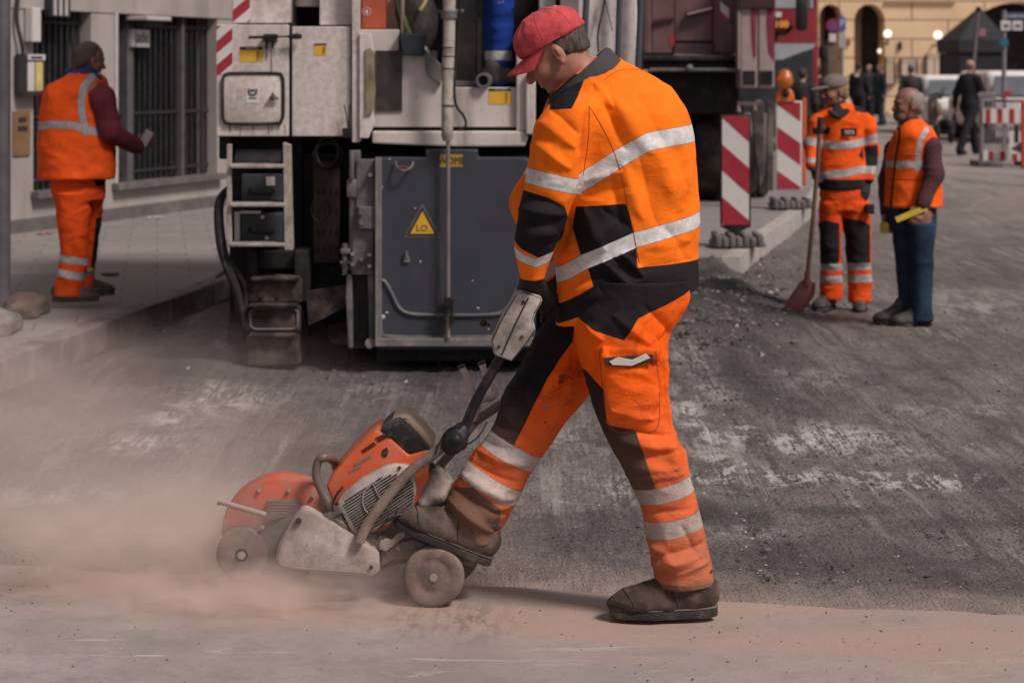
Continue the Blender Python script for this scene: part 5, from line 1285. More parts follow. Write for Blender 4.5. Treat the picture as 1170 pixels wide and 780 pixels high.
TF = []
for a_, b_, w_, h_ in (((688,388),(668,372),5,.010),((752,385),(772,350),6,.010),((700,360),(742,392),6,.009),((735,350),(765,385),6,-.009),((684,405),(676,440),5,-.010),((694,402),(690,440),5,.008),
    ((702,492),(768,498),5,-.010),((705,505),(772,512),6,.010),((712,520),(765,518),5,-.008),((718,532),(775,538),6,.009),((760,500),(782,545),6,.008),((744,636),(806,620),5,-.011),((742,648),(800,634),6,.013),((748,660),(790,646),4,-.010),((760,655),(812,642),5,.010),
    ((738,588),(792,582),4,-.007),((740,622),(770,640),5,.008),((780,600),(800,640),6,-.008),((724,545),(785,545),4,.006),((700,470),(745,478),5,.006),((692,420),(745,425),5,.004)):
    TF.append((a_, b_, w_*.85, h_*1.35, 5.87))
for a_, b_, w_, h_ in (((588,455),(640,435),7,.010),((600,425),(668,430),8,.009),((615,405),(672,405),6,-.010),((640,440),(610,478),7,-.010),((655,430),(630,480),8,.009),((580,470),(622,462),5,-.008),
    ((552,508),(606,512),5,-.011),((545,520),(600,528),6,.012),((560,490),(620,500),5,-.008),((528,545),(584,572),6,.010),((520,560),(575,590),5,-.011),((515,572),(560,606),6,.011),((535,532),(590,550),4,-.008),((512,585),(545,612),5,-.008),((575,560),(560,600),5,.008)):
    TF.append((a_, b_, w_*.85, h_*1.35, 6.08))
nearleg = lambda V, N: np.where((V[:,2] < PT(0,470,6.1).z) & (V[:,0] < PT(655,0,6.1).x), 1, V[:,1]-6.075)
farleg = lambda V, N: np.where((V[:,2] < PT(0,470,6.1).z) & (V[:,0] < PT(655,0,6.1).x), -1, 6.075-V[:,1])
frontY = lambda y: (lambda V, N: V[:,1]-y)
A = {
 'blk': umin(both(umin(poly_sd([(664,366),(640,345),(640,300),(806,300),(806,327),(787,335),(728,361),(712,386),(679,376)], 5.9),
                       poly_sd([(640,420),(669,424),(689,443),(693,484),(725,489),(748,556),(722,565),(690,530),(640,470)], 5.9), lambda V, N: V[:,2]-PT(0,661,5.95).z), nearleg),
             both(umin(poly_sd([(590,340),(660,355),(653,387),(625,428),(600,479),(587,504),(540,492),(540,430)], 6.15),
                       poly_sd([(500,573),(520,556),(541,553),(571.5,577),(572,593),(556,626),(520,610),(495,590)], 6.10)), farleg)),
 'ref': umin(both(umin(line_sd([(715,573),(757,565),(800,553)], 9.3, 5.88), line_sd([(730,610),(745,608),(775,603),(815,592)], 10, 5.88)), nearleg),
             both(umin(line_sd([(548,495),(563,501),(590,515),(616,529),(640,540)], 9.4, 6.17), line_sd([(530,531),(543,537),(565,550),(600,569)], 9.4, 6.17)), farleg)),
}
tm = cloth('orange high visibility trousers', tr_or, (('blk', (.017,.014,.016), 'c'), ('ref', (.56,.52,.51), 'reflect')), bump=.3, dust=(.26,.14,.095), dustz=(.10,.70,.75), grime=.75)
tr = link('trousers', s.mesh('trousers', .0042, disp=dsum(fold_lines(TF), fold_disp(.009,.005,5,14,13,1.5)), attrs=A), tm, wk)
bt = bvh(tr)
seam('pocket_seam', [(684,399),(688,440),(697,487),(725,490),(750,486),(752,440),(748,398)], bt, .0014, seam_mat, tr)
m = MB(); c0 = PT(718,409,5.832)
m.prism([PT(696,413,5.83),PT(706,408,5.83),(PT(722,411,5.83)),PT(738,404,5.83),PT(743,409,5.83),PT(722,418,5.83),PT(700,417,5.83)], (0,.008,0), .001)
m.build('folded_paper', paper, tr)
m = MB(); m.prism([PT(690,409,5.834),PT(746,405,5.834),PT(747,412,5.834),PT(724,419,5.834),PT(692,417,5.834)], (0,.008,0), .001); m.build('pocket_slot', ink, tr)

# boots
def boot(c, R, parent, mat, L=.31, shaft=.15, w=.056, res=.005):
    s = boot_sdf(c, R, L, shaft, w)
    b = link('boot', s.mesh('boot', res, disp=lambda V, N: (ridged(V*[24,24,24], 3)**2-.3)*.0035), mat, parent)
    m = MB(True); sole_mb(m, c, R, L, w); m.build('sole', sole_mat, b)
    m = MB(True)
    P = lambda x,y,z: np.array(c) + R @ np.array((x,y,z))
    for i in range(4):
        x = .060+.024*i; z = .125-.0115*i
        m.tube([P(x-.03,-.045,z-.035), P(x-.002,-.018,z-.006), P(x,.0,z), P(x-.002,.018,z-.006), P(x-.03,.045,z-.035)], .0026, 6)
    m.build('laces', ink, b)
    bb = bvh(b)
    for xs_, mt_ in ((.165,'toe_seam'),(.035,'side_seam')):
        pts = []
        for a in np.linspace(.12, math.pi-.12, 22):
            o_ = P(xs_ + .03*math.sin(a), math.cos(a)*.2, .02+math.sin(a)*.2); t_ = P(xs_ + .03*math.sin(a), 0, .03); d_ = Vector(t_-o_).normalized(); h_ = bb.ray_cast(Vector(o_), d_)
            if h_[0] is not None: pts.append(h_[0]-d_*.0005)
        if len(pts) > 4: m = MB(True); m.tube(pts, .0021, 6); m.build(mt_, ink, b)
    m = MB(True); sole_mb(m, np.array(c)+R@np.array((0,0,.026)), R, L*1.01, w*1.03, .005); m.build('welt', pmat('pale worn welt', (.13,.10,.085), .8) if 'pale worn welt' not in bpy.data.materials else bpy.data.materials['pale worn welt'], b)
    m = MB(True); m.lathe(P(-.006,0,shaft-.022), R@np.array((-.06,0,1)), [(-.014,.050),(-.012,.062),(0,.066),(.012,.062),(.014,.050)], 24); m.build('padded_cuff', boot_dark, b)
    return b
Rb = rotm(math.pi+math.radians(4), 0)
c = PT(787, 708, 5.94); boot(np.array((c.x, 5.94, .020)), Rb, wk, boot_mat)
Rf = rotm(math.pi+math.radians(3), math.radians(-24)) 
boot(np.array(PT(531, 631, 6.115)), Rf, wk, boot_mat, shaft=.14)

# gloves round the handle
glove_mat = pmat('dark knitted glove', (.035,.031,.030), .9, var=.4, dirt=((.13,.11,.10), .4, 10), bump=.6, bscale=200)
s = SDF(.02); s.chain([J(608,312,5.97), J(607,322,5.99)], [.032,.030]); 
hand_prims(s, J(606,318,5.985), (.28,.35,-.55), (-.8,.35,-.1), (.5,.6,.25), 1.02, 1.0)
link('glove', s.mesh('glove', .0042), glove_mat, wk)
s = SDF(.02); s.chain([J(628,305,6.33), J(630,318,6.34)], [.034,.032])
hand_prims(s, J(629,318,6.34), (.05,-.1,-.75), (-.9,.1,-.1), (.1,-.9,-.1), 1.02, 1.0)
link('glove', s.mesh('glove', .0045), glove_mat, wk)
# ------------------------------------------------------------------ the other workers
def mid_person(label, Y, base, head, skin_col, body_chains, res=.009, group=None):
    o = empty('person', base, label, 'person', group)
    s = SDF(.03); R = rotm(*head[3:]); c = np.array(PT(head[0], head[1], Y+head[2]))
    head_prims(s, c, R, 1.0, .014)
    for pts, rs in body_chains: s.chain([J(x,y,Y+d) for x,y,d in pts], rs)
    link('body', s.mesh('body', res*.75), skin('skin', skin_col) if isinstance(skin_col, tuple) else skin_col, o)
    return o, c, R
def garment(name, Y, parent, mat, lofts=(), chains=(), planes=(), attrs=None, res=.009, k=.03, disp=None, pw=2.2):
    s = SDF(k)
    for rows in lofts: s.loft([(py,l,r,Y+d,ry) for py,l,r,d,ry in rows], pw=pw)
    for pts, rs in chains: s.chain([J(x,y,Y+d) for x,y,d in pts], rs)
    for p, n in planes: s.plane(p, n)
    return link(name, s.mesh(name, res, disp=disp or fold_disp(.014,.004,6,15,len(name)*7,1.3), attrs=attrs), mat, parent)
def mid_boot(px, py, Y, yaw, parent, mat, L=.30, pitch=0):
    c = PT(px, py, Y); R = rotm(yaw, pitch); p = np.array((c.x, Y, c.z+.012))
    b = link('boot', boot_sdf(p, R, L, .13, .052).mesh('boot', .009), mat, parent)
    m = MB(True); sole_mb(m, p, R, L); m.build('sole', sole_mat, b)
def hair_cap(c, R, parent, mat, bald=0.0, res=.008, back=.0, beard=False, beardmat=None):
    P = lambda x,y,z: c + R @ np.array((x,y,z)); s = SDF(.012)
    s.ell(P(-.020,0,.026),(.099,.0825,.092),R); s.ell(P(-.068,0,-.030),(.042,.060,.050),R)
    s.boxr(P(.066,0,-.02),(.062,.2,.085),R,.02,.01,neg=True); s.boxr(P(.040,0,-.085),(.055,.2,.055),R,.01,.01,neg=True)
    if bald: s.ell(P(.03,0,.10),(.135,.082,.10),R,.01,neg=True)
    link('hair', s.mesh('hair', res, disp=lambda V,N:(ridged(V*[50,50,30],4)-.5)*.005), mat, parent)
    if beard:
        s = SDF(.01); s.ell(P(.062,0,-.078),(.044,.052,.040),R); s.ell(P(.092,0,-.052),(.012,.028,.010),R)
        s.boxr(P(.10,0,-.064),(.02,.016,.003),R,.001,.004,neg=True); link('beard', s.mesh('beard', res*.8, disp=lambda V,N:(ridged(V*60,5)-.5)*.006), beardmat or mat, parent)
OR_M = (.80,.100,.012)
# --- the worker with the shovel
Y1 = 14.8
w1, c1, R1h = mid_person('worker in cap and full orange suit resting both gloves by a shovel', Y1, PT(962,355,Y1), (953,104,0,math.radians(205),math.radians(6)), (.26,.13,.09),
    [([(957,118,.02),(962,140,.03),(962,180,.02),(963,215,.02)],[.055,.085,.11,.11]), ([(948,140,.02),(934,143,.0),(926,165,-.02),(929,192,-.12)],[.06,.05,.04,.03]), ([(975,140,.02),(989,143,.02),(997,172,.03),(990,206,-.04)],[.06,.05,.04,.03]),
     ([(950,220,.02),(949,275,.0),(946,340,.03)],[.08,.055,.04]), ([(977,220,.02),(979,275,.0),(982,344,.03)],[.08,.055,.04])])
Af = Y1-.12
front = lambda V, N: N[:,1]*.05
A = {'blk': umin(both(umin(poly_sd([(961,147),(980,147),(980,156),(961,156)],Af), poly_sd([(929,146),(950,146),(948,154),(930,154)],Af), poly_sd([(930,205.5),(1000,205.5),(1000,218),(930,218)],Af), poly_sd([(977,118),(993,122),(994,130),(978,127)],Af), poly_sd([(982,178),(988,168),(989,184)],Af)), front),
             both(poly_sd([(990,168),(1006,166),(1006,196),(992,196)],Af), lambda V,N: -np.ones(len(V)))),
     'ref': both(umin(line_sd([(920,160),(940,165),(962,167),(985,163),(1006,158)],4.6,Af), line_sd([(944,200),(965,198),(985,194),(1006,195)],4.4,Af), line_sd([(920,183),(936,183)],3,Af)), lambda V,N: -np.ones(len(V)))}
j1 = garment('jacket', Y1, w1, cloth('orange work jacket', OR_M, (('blk', BLK, 'c'), ('ref', (.42,.40,.395), 'reflect')), bump=.4),
    [[(119,952,972,.02,.07),(125,944,982,.02,.10),(133,937,987,.02,.115),(145,937,987,.02,.125),(165,937,986,.02,.13),(190,935,988,.02,.135),(205,934,989,.02,.135),(216,936,988,.02,.135)]],
    [([(944,133,.02),(934,141,.0),(928,166,-.02),(928,188,-.11)],[.065,.062,.056,.045]), ([(981,133,.02),(990,141,.02),(996,171,.03),(991,204,-.03)],[.065,.062,.056,.047])], attrs=A)
m = MB(); c_ = PT(970.5,151.5,Y1-.135); m.box((c_.x-.034,c_.y-.004,c_.z-.014),(c_.x+.034,c_.y+.006,c_.z+.014),.002); bd = m.build('badge', paper, j1)
text_obj('badge_lettering', 'HUB', PT(970.5,151.5,Y1-.1405), .028, ink, bd, extrude=.0005)
s = SDF(.015); s.cap(J(958,123,Y1+.01), J(959,131,Y1-.01), .070,.088); s.cap(J(948,128,Y1-.09), J(957,134,Y1-.10), .02,.015); s.cap(J(968,127,Y1-.08), J(960,134,Y1-.10), .02,.015)
link('collar', s.mesh('collar', .009), pmat('dark collar', (.03,.027,.03), .9), j1)
A = {'blk': both(umin(poly_sd([(936,258),(944,252),(960,256),(961,290),(959,305),(936,305)],Af), poly_sd([(963,250),(985,252),(996,258),(996,301),(968,301),(968,270)],Af)), front),
     'ref': umin(line_sd([(930,307),(1000,305)],4.2,Af), line_sd([(930,321),(1000,319)],4.4,Af))}
t1 = garment('trousers', Y1, w1, cloth('orange work trousers', (.72,.080,.012), (('blk', BLK, 'c'), ('ref', (.36,.34,.335), 'reflect')), bump=.4, grime=.5),
    [[(210,937,988,.02,.13),(225,937,990,.02,.13),(240,937,992,.02,.12)],
     [(232,937,965,.02,.115),(255,936,962,.01,.10),(280,937,960,.0,.09),(305,938,963,.02,.085),(325,937,963,.03,.085),(341,938,961,.03,.08)],
     [(232,964,993,.02,.115),(255,964,995,.01,.10),(280,966,994,.0,.09),(305,968,995,.02,.085),(325,968,996,.03,.085),(345,970,994,.03,.08)]], attrs=A)
mid_boot(947, 353.5, Y1+.06, math.radians(235), w1, boot_dark); mid_boot(982, 357, Y1+.06, math.radians(262), w1, boot_dark)
Pq = lambda x,y,z: c1 + R1h @ np.array((x,y,z))
s = SDF(.015); s.ell(Pq(-.005,0,.045),(.108,.090,.082),R1h); s.boxr(Pq(0,0,-.075),(.3,.3,.105),R1h,.01,.004,neg=True); 
cp = link('cap', s.mesh('cap', .007), pmat('grey beige cap', (.13,.105,.095), .9, var=.2, bump=.4), w1)
s = SDF(.01); s.ell(Pq(.115,0,.036),(.075,.072,.010),R1h @ rotm(0,.15)); link('brim', s.mesh('brim', .005), bpy.data.materials['grey beige cap'], cp)
hair_cap(c1, R1h, w1, pmat('sandy hair', (.20,.14,.06), .8, var=.3, bump=.6))
s = SDF(.01); hand_prims(s, J(928,190,Y1-.13), (.15,-.1,-1), (-.2,-1,.1), (1,.0,0), 1.0, 1.3); link('glove', s.mesh('glove', .007), glove_mat, w1)
s = SDF(.01); hand_prims(s, J(990,206,Y1-.05), (-.15,-.2,-1), (-.9,-.4,.1), (-.3,.9,0), 1.05, .6); link('glove', s.mesh('glove', .007), glove_mat, w1)
m = MB(); m.box((PT(986,0,Y1).x, Y1-.15, PT(0,243,Y1).z), (PT(995,0,Y1).x, Y1-.08, PT(0,232,Y1).z), .006); m.build('belt_pouch', pmat('black pouch', BLK, .7), w1)
# shovel
shv = empty('shovel', PT(915,357,Y1-.18), 'red shovel with a wooden shaft standing blade down on the road', 'shovel')
wood = pmat('dirty ash wood', (.16,.085,.055), .6, var=.3, scale=8, dirt=((.06,.04,.035), .5, 6))
m = MB(True); m.spline([PT(937,142,Y1-.24), PT(934,190,Y1-.24), PT(929,250,Y1-.23), PT(924,300,Y1-.21), PT(922,322,Y1-.2)], .017, 12); m.build('shaft', wood, shv)
m = MB(True); m.tube([PT(937.5,134,Y1-.24), PT(936.5,152,Y1-.24)], .024, 10); m.tube([PT(930,147,Y1-.24), PT(943,148,Y1-.24)], .014, 10); m.build('grip', s_bl, shv)
s = SDF(.012); 
poly = [(921,317),(931,323),(930,336),(916,357),(897,351),(904,338),(916,321)]
m = MB(True); P3 = [PT(x,y,Y1-.2-.03*(y-317)/40) for x,y in poly]; m.prism(P3, (0,.012,0), .004)
m.tube([PT(897,351,Y1-.225), PT(904,338,Y1-.23), PT(916,321,Y1-.21)], .008, 6); m.tube([PT(916,357,Y1-.225), PT(930,336,Y1-.23), PT(931,323,Y1-.21)], .008, 6); m.cyl(PT(923,310,Y1-.2), PT(921,326,Y1-.21), .022, 12)
m.build('shovel_blade', pmat('dull red steel', (.21,.055,.050), .55, dirt=((.12,.08,.07),.5,8)), shv)

# --- the older man in vest and jeans
Y2_ = 13.9
w2, c2, R2h = mid_person('older bearded man in orange vest, plaid sleeves and jeans holding a rule', Y2_, PT(1040,372,Y2_), (1037,119,0,math.radians(192),math.radians(4)), (.22,.105,.075),
    [([(1044,132,.03),(1045,150,.03),(1044,190,.03),(1042,240,.03)],[.052,.085,.125,.12]), ([(1050,158,-.05),(1063,168,-.11),(1067,200,-.16),(1053,236,-.22)],[.04,.045,.04,.028]), ([(1034,160,.10),(1022,172,.17),(1012,205,.19),(1013,245,.12)],[.04,.045,.04,.028]),
     ([(1035,245,.08),(1034,300,.08),(1036,358,.08)],[.08,.055,.04]), ([(1052,245,-.04),(1053,300,-.05),(1052,360,-.05)],[.08,.055,.04])])
hair_cap(c2, R2h, w2, pmat('short grey hair', (.20,.17,.155), .8, var=.3, bump=.6), bald=1, beard=True, beardmat=pmat('grey brown beard', (.12,.085,.07), .85, var=.3, bump=.6))
pl_ = NT('maroon plaid shirt'); sx_ = pl_.n('ShaderNodeSeparateXYZ'); pl_.l(pl_.tc.outputs['Object'], sx_.inputs[0])
gx = pl_.math('GREATER_THAN', pl_.math('FRACT', pl_.math('MULTIPLY', sx_.outputs['X'], 26)), .72); gz = pl_.math('GREATER_THAN', pl_.math('FRACT', pl_.math('MULTIPLY', sx_.outputs['Z'], 26)), .72)
pc = pl_.mix(pl_.math('MULTIPLY', gx, .5), (.070,.014,.018), (.025,.012,.016)); pc = pl_.mix(pl_.math('MULTIPLY', gz, .6), pc, (.02,.014,.02)); pc = pl_.mix(pl_.math('MULTIPLY', pl_.math('MULTIPLY', gx, gz), .7), pc, (.10,.05,.05))
plaid = pl_.done(pc, .9)
garment('shirt', Y2_, w2, plaid, [], [([(1052,160,-.02),(1063,168,-.11),(1067,200,-.16),(1054,234,-.22)],[.06,.068,.062,.046]), ([(1034,160,.10),(1022,172,.17),(1013,205,.19),(1013,243,.12)],[.06,.062,.056,.043]), ([(1040,140,.02),(1044,150,.03)],[.075,.10])])
Af = Y2_-.16
A = {'ref': both(umin(line_sd([(1058,150),(1051,160),(1049,175),(1049,190)],3.2,Af), line_sd([(1006,188),(1030,188.5),(1050,188)],3.9,Af)), front), 'zip': both(line_sd([(1031,148),(1025,185),(1021,236)],.9,Af), front), 'pkt': both(umin(line_sd([(1028,178),(1046,178)],.6,Af), line_sd([(1026,206),(1052,206)],.6,Af)), front)}
garment('vest', Y2_, w2, cloth('orange safety vest', (.86,.115,.014), (('ref', (.42,.40,.40), 'reflect'), ('zip', (.06,.02,.015), 'c'), ('pkt', (.3,.04,.01), 'c')), bump=.3, grime=.15),
    [[(136,1035,1052,.03,.08),(142,1029,1059,.03,.15),(150,1023,1067,.03,.20),(160,1018,1071,.03,.205),(180,1013,1073,.03,.18),(205,1012,1076,.03,.16),(222,1011,1077,.03,.16),(236,1010,1076,.03,.16)]], attrs=A)
den = pmat('dark blue denim', (.015,.030,.058), .9, var=.5, scale=6, bump=.4, bscale=120)
garment('jeans', Y2_, w2, den, [[(232,1014,1070,.03,.13),(250,1015,1070,.03,.13),(262,1018,1069,.03,.12)],
    [(255,1018,1048,.08,.11),(300,1024,1047,.08,.085),(340,1027,1047,.08,.075),(364,1026,1049,.08,.075)], [(255,1034,1069,-.04,.11),(300,1040,1066,-.05,.088),(340,1041,1064,-.05,.08),(366,1040,1065,-.05,.08)]])
mid_boot(1031, 370, Y2_+.08, math.radians(184), w2, boot_dark, .27); mid_boot(1052, 373.5, Y2_-.05, math.radians(182), w2, boot_dark, .28)
s = SDF(.01); hand_prims(s, J(1053,236,Y2_-.22), (-.35,-.2,-.8), (-.8,-.1,.5), (-.1,.9,-.1), 1.0, 1.2); s.cap(J(1053,234,Y2_-.22), J(1054,228,Y2_-.2), .028)
hd = link('hand', s.mesh('hand', .006), bpy.data.materials['skin'], w2)
s = SDF(.01); hand_prims(s, J(1013,244,Y2_+.12), (-.02,-.1,-1), (-.8,-.6,0), (.6,-.7,0), 1.0, 1.1); s.cap(J(1013,243,Y2_+.12), J(1012.5,238,Y2_+.13), .028)
link('hand', s.mesh('hand', .006), bpy.data.materials['skin'], w2)
yr = pmat('yellow rule paint', (.55,.40,.03), .5, dirt=((.2,.15,.05),.3,12))
m = MB(); a_, b_ = PT(1024,251.5,Y2_-.26), PT(1059,237,Y2_-.26); u_ = (b_-a_).normalized(); n_ = Vector((-u_.z,0,u_.x))*.019
for k in range(3): m.prism([a_-n_+Vector((0,k*.006,0)), b_-n_+Vector((0,k*.006,0)), b_+n_+Vector((0,k*.006,0)), a_+n_+Vector((0,k*.006,0))], (0,.005,0), .001)
tag(m.build('folding_rule', yr), "yellow folding rule held against the older man's thigh", 'folding rule')
m = MB(True); m.box((-.045,-.02,-.045),(.02,.02,.03),.012,None,PT(1013,259,Y2_+.05)); m.lathe(PT(1012,258,Y2_+.025),(0,-1,0),[(0,.0),(.006,.02),(0,.026)],16); tag(m.build('tape_measure', yr), "small yellow tape measure in the older man's lowered far hand", 'tape measure')

# --- the worker on the left pavement, seen from behind
Y3 = 13.5
w3, c3, R3h = mid_person('worker seen from behind in orange vest on the left pavement', Y3, PT(85,347,Y3), (103,68,0,math.radians(32),math.radians(14)), (.25,.13,.095),
    [([(98,80,.0),(93,105,0),(88,150,0),(90,200,0)],[.06,.13,.15,.13]), ([(105,105,-.10),(118,112,-.12),(127,152,-.10),(155,166,.08)],[.07,.055,.045,.03]), ([(70,105,.1),(58,115,.1),(58,150,.15),(85,170,.25)],[.07,.055,.045,.03]),
     ([(80,205,-.06),(82,265,-.06),(80,332,-.06)],[.09,.06,.045]), ([(100,205,.08),(103,262,.10),(99,328,.10)],[.09,.06,.045])])
hair_cap(c3, R3h, w3, pmat('brown grey hair', (.075,.055,.045), .8, var=.35, bump=.6))
mar = pmat('maroon jersey', (.13,.014,.026), .95, var=.2, scale=8, bump=.4)
garment('jersey', Y3, w3, mar, [], [([(104,106,-.06),(117,114,-.12),(125,150,-.12),(156,167,.06)],[.085,.085,.072,.050]), ([(70,105,.1),(58,115,.1),(58,150,.15),(85,168,.25)],[.08,.08,.066,.05])])
s = SDF(.012); s.cap(J(99,86,Y3), J(95,92,Y3-.02), .085,.10); s.cap(J(80,84,Y3-.02), J(112,90,Y3-.05), .035,.03); link('collar', s.mesh('collar', .009, disp=fold_disp(.01,.004)), pmat('blue collar', (.022,.034,.12), .9), w3)
Af = Y3-.16
A = {'ref': both(umin(line_sd([(104,86),(97,98),(94,115),(95,130),(99,148)],4.0,Af), line_sd([(40,145),(60,142),(85,143),(108,150)],4.4,Af)), lambda V,N: np.where(N[:,1] < .3, -1., 1.))}
garment('vest', Y3, w3, cloth('bright orange vest', (.92,.110,.016), (('ref', (.42,.40,.41), 'reflect'),), bump=.35, grime=.1),
    [[(84,80,112,0,.09),(90,68,120,0,.15),(98,56,122,0,.19),(110,49,124,0,.20),(130,45,127,0,.20),(160,44,130,0,.20),(190,44,132,0,.20),(204,44,131,0,.20)]], attrs=A, disp=fold_disp(.022,.004,5,14,4,.8))
A = {'blk': umin(poly_sd([(100,190),(125,190),(122,212),(108,214)],Af), both(poly_sd([(103,252),(125,252),(125,318),(96,318),(100,280)],Af), lambda V,N: (Y3-.0)-V[:,1])),
     'ref': umin(both(umin(line_sd([(60,295),(84,298),(100,301)],4.2,Af), line_sd([(60,311),(84,315),(98,319)],4.6,Af)), lambda V,N: V[:,1]-Y3), both(line_sd([(85,314),(115,314)],4.5,Af), lambda V,N: Y3-V[:,1]))}
garment('trousers', Y3, w3, cloth('bright orange trousers', (.80,.085,.014), (('blk', BLK, 'c'), ('ref', (.42,.40,.40), 'reflect')), bump=.4, grime=.35),
    [[(196,58,120,0,.15),(215,59,119,0,.15),(228,62,118,0,.14)], [(220,62,104,-.06,.12),(260,66,102,-.06,.10),(290,70,100,-.06,.088),(310,67,98,-.06,.088),(325,63,94,-.06,.09),(338,62,93,-.06,.09)],
     [(220,84,119,.08,.12),(250,88,115,.10,.105),(275,88,112,.10,.09),(300,90,108,.10,.085),(325,90,106,.10,.08),(332,90,105,.10,.08)]], attrs=A)
mid_boot(74, 345.5, Y3-.06, math.radians(8), w3, boot_dark, .30); mid_boot(93, 339, Y3+.14, math.radians(25), w3, boot_dark, .30)
s = SDF(.01); hand_prims(s, J(155,166,Y3+.07), (.8,.3,.25), (-.2,.1,.9), (.2,.9,0), 1.0, .9); s.cap(J(156,167,Y3+.07), J(150,165,Y3+.05), .03)
link('hand', s.mesh('hand', .006), skin('skin tone', (.27,.14,.10)), w3)
m = MB(); c_ = PT(167,158,Y3+.06); m.box((-.030,-.005,-.055),(.030,.005,.055),.003,Matrix.Rotation(math.radians(30),3,'Y'),c_); tag(m.build('phone', pmat('pale phone', (.50,.47,.47), .4)), 'small pale phone in the hand of the left worker', 'phone')

# --- people further down the street
def walker(px, ytop, Y, label, yaw, top_c, leg_c, H=1.76, stride=.12, hairc=(.05,.035,.03), bald=False, arm=.05, grp='people down the street', shoec=(.02,.018,.018), bag=False):
    x0 = (px-CX)*Y/F; z0 = CAMZ-(ytop-HY)*Y/F-H; o = empty('person', (x0,Y,z0), label, 'person', grp)
    f = np.array((math.cos(yaw), math.sin(yaw), 0)); l = np.array((-f[1], f[0], 0)); b0 = np.array((x0,Y,z0)); k = H/1.76
    P = lambda a,b,c: b0 + (f*a + l*b)*k + np.array((0,0,c*k))
    sk = bpy.data.materials.get('far skin') or skin('far skin', (.30,.16,.12))
    s = SDF(.03); R = rotm(yaw, .05); c = P(.02,0,1.64); head_prims(s, c, R, k)
    s.chain([P(0,0,1.50),P(0,0,1.38),P(0,0,1.0)],[.055,.11,.11])
    for q, st in ((1,stride),(-1,-stride)):
        s.chain([P(0,q*.10,.92),P(st*.9,q*.10,.5),P(st*1.2 - (.12 if st<0 else 0),q*.10,.10)],[.08,.055,.04])
        s.chain([P(0,q*.19,1.40),P(-st*.4,q*.24,1.13),P(-st*.8+arm,q*.24,.90)],[.05,.042,.03]); s.ell(P(-st*.8+arm+.03,q*.24,.83),(.035,.035,.06))
    link('body', s.mesh('body', .016), sk, o)
    def cl(nm, c_): 
        key = nm+str(c_); return bpy.data.materials.get(key) or pmat(key, c_, .9, var=.25, bump=.3)
    s = SDF(.04); s.ell(P(0,0,1.30),(.17,.17,.22)); s.cap(P(0,.12,1.40),P(0,-.12,1.40),.085); s.chain([P(0,0,1.3),P(0,0,.92)],[.16,.165]); s.cap(P(0,.06,.9),P(0,-.06,.9),.14)
    for q, st in ((1,stride),(-1,-stride)): s.chain([P(0,q*.18,1.40),P(-st*.4,q*.24,1.13),P(-st*.8+arm,q*.24,.90)],[.075,.065,.05])
    link('jacket', s.mesh('jacket', .018, disp=fold_disp(.015,0,6,15,int(px))), cl('far jacket', top_c), o)
    s = SDF(.03); s.cap(P(0,.07,.9),P(0,-.07,.9),.13)
    for q, st in ((1,stride),(-1,-stride)): s.chain([P(0,q*.10,.88),P(st*.9,q*.10,.5),P(st*1.2 - (.12 if st<0 else 0),q*.10,.10)],[.115,.085,.075])
    link('trousers', s.mesh('trousers', .018), cl('far trousers', leg_c), o)
    for q, st in ((1,stride),(-1,-stride)):
        s = SDF(.02); a = P(st*1.2 - (.12 if st<0 else 0)-.02,q*.10,.05); b = a+f*.17; s.cap(a,b,.05,.042); s.plane(a-np.array((0,0,.05)),(0,0,-1)); link('shoe', s.mesh('shoe', .014), cl('far shoe', shoec), o)
    if not bald:
        s = SDF(.02); s.ell(c+R@np.array((-.02,0,.03)),np.array((.10,.083,.092))*k,R); s.boxr(c+R@np.array((.09,0,-.04)),(.07,.2,.09),R,.01,.01,neg=True)
        link('hair', s.mesh('hair', .016), cl('far hair', hairc), o)
    return o
walker(1108, 68, 38.0, 'bald man in a black suit walking away past the white cars', math.radians(38), (.014,.013,.016), (.013,.012,.015), H=1.80, stride=.24, bald=True)
walker(1041, 74, 48, 'figure in a dark leather jacket with grey hair behind the older man', math.radians(80), (.035,.034,.038), (.03,.035,.045), H=1.78, hairc=(.09,.09,.12))
walker(1006, 73, 58, 'man in a dark green jacket standing right of the dark group', math.radians(200), (.018,.030,.036), (.022,.026,.036), H=1.78, stride=.04, hairc=(.10,.07,.05))
walker(993, 74, 62, 'fair haired figure half hidden between two dark jackets', math.radians(230), (.03,.03,.035), (.02,.022,.03), H=1.74, stride=.04, hairc=(.22,.16,.10))
p5 = walker(981, 72, 55, 'man in black with a pale badge on his back left in the group', math.radians(60), (.016,.016,.020), (.016,.016,.02), H=1.80, stride=.05)
m = MB(); m.box((-.06,-.02,-.04),(.06,.0,.04),.005,None,PT(979,86,54.80)); m.build('back_badge', mwht, p5)
walker(936, 76, 46, 'figure in dark clothes standing close beside the red bus', math.radians(100), (.02,.018,.02), (.02,.018,.022), H=1.76, stride=.05)
walker(917, 78, 36, 'dark figure in front of the bus windscreen by the warning lamp', math.radians(60), (.022,.019,.020), (.02,.018,.022), H=1.74, stride=.05)
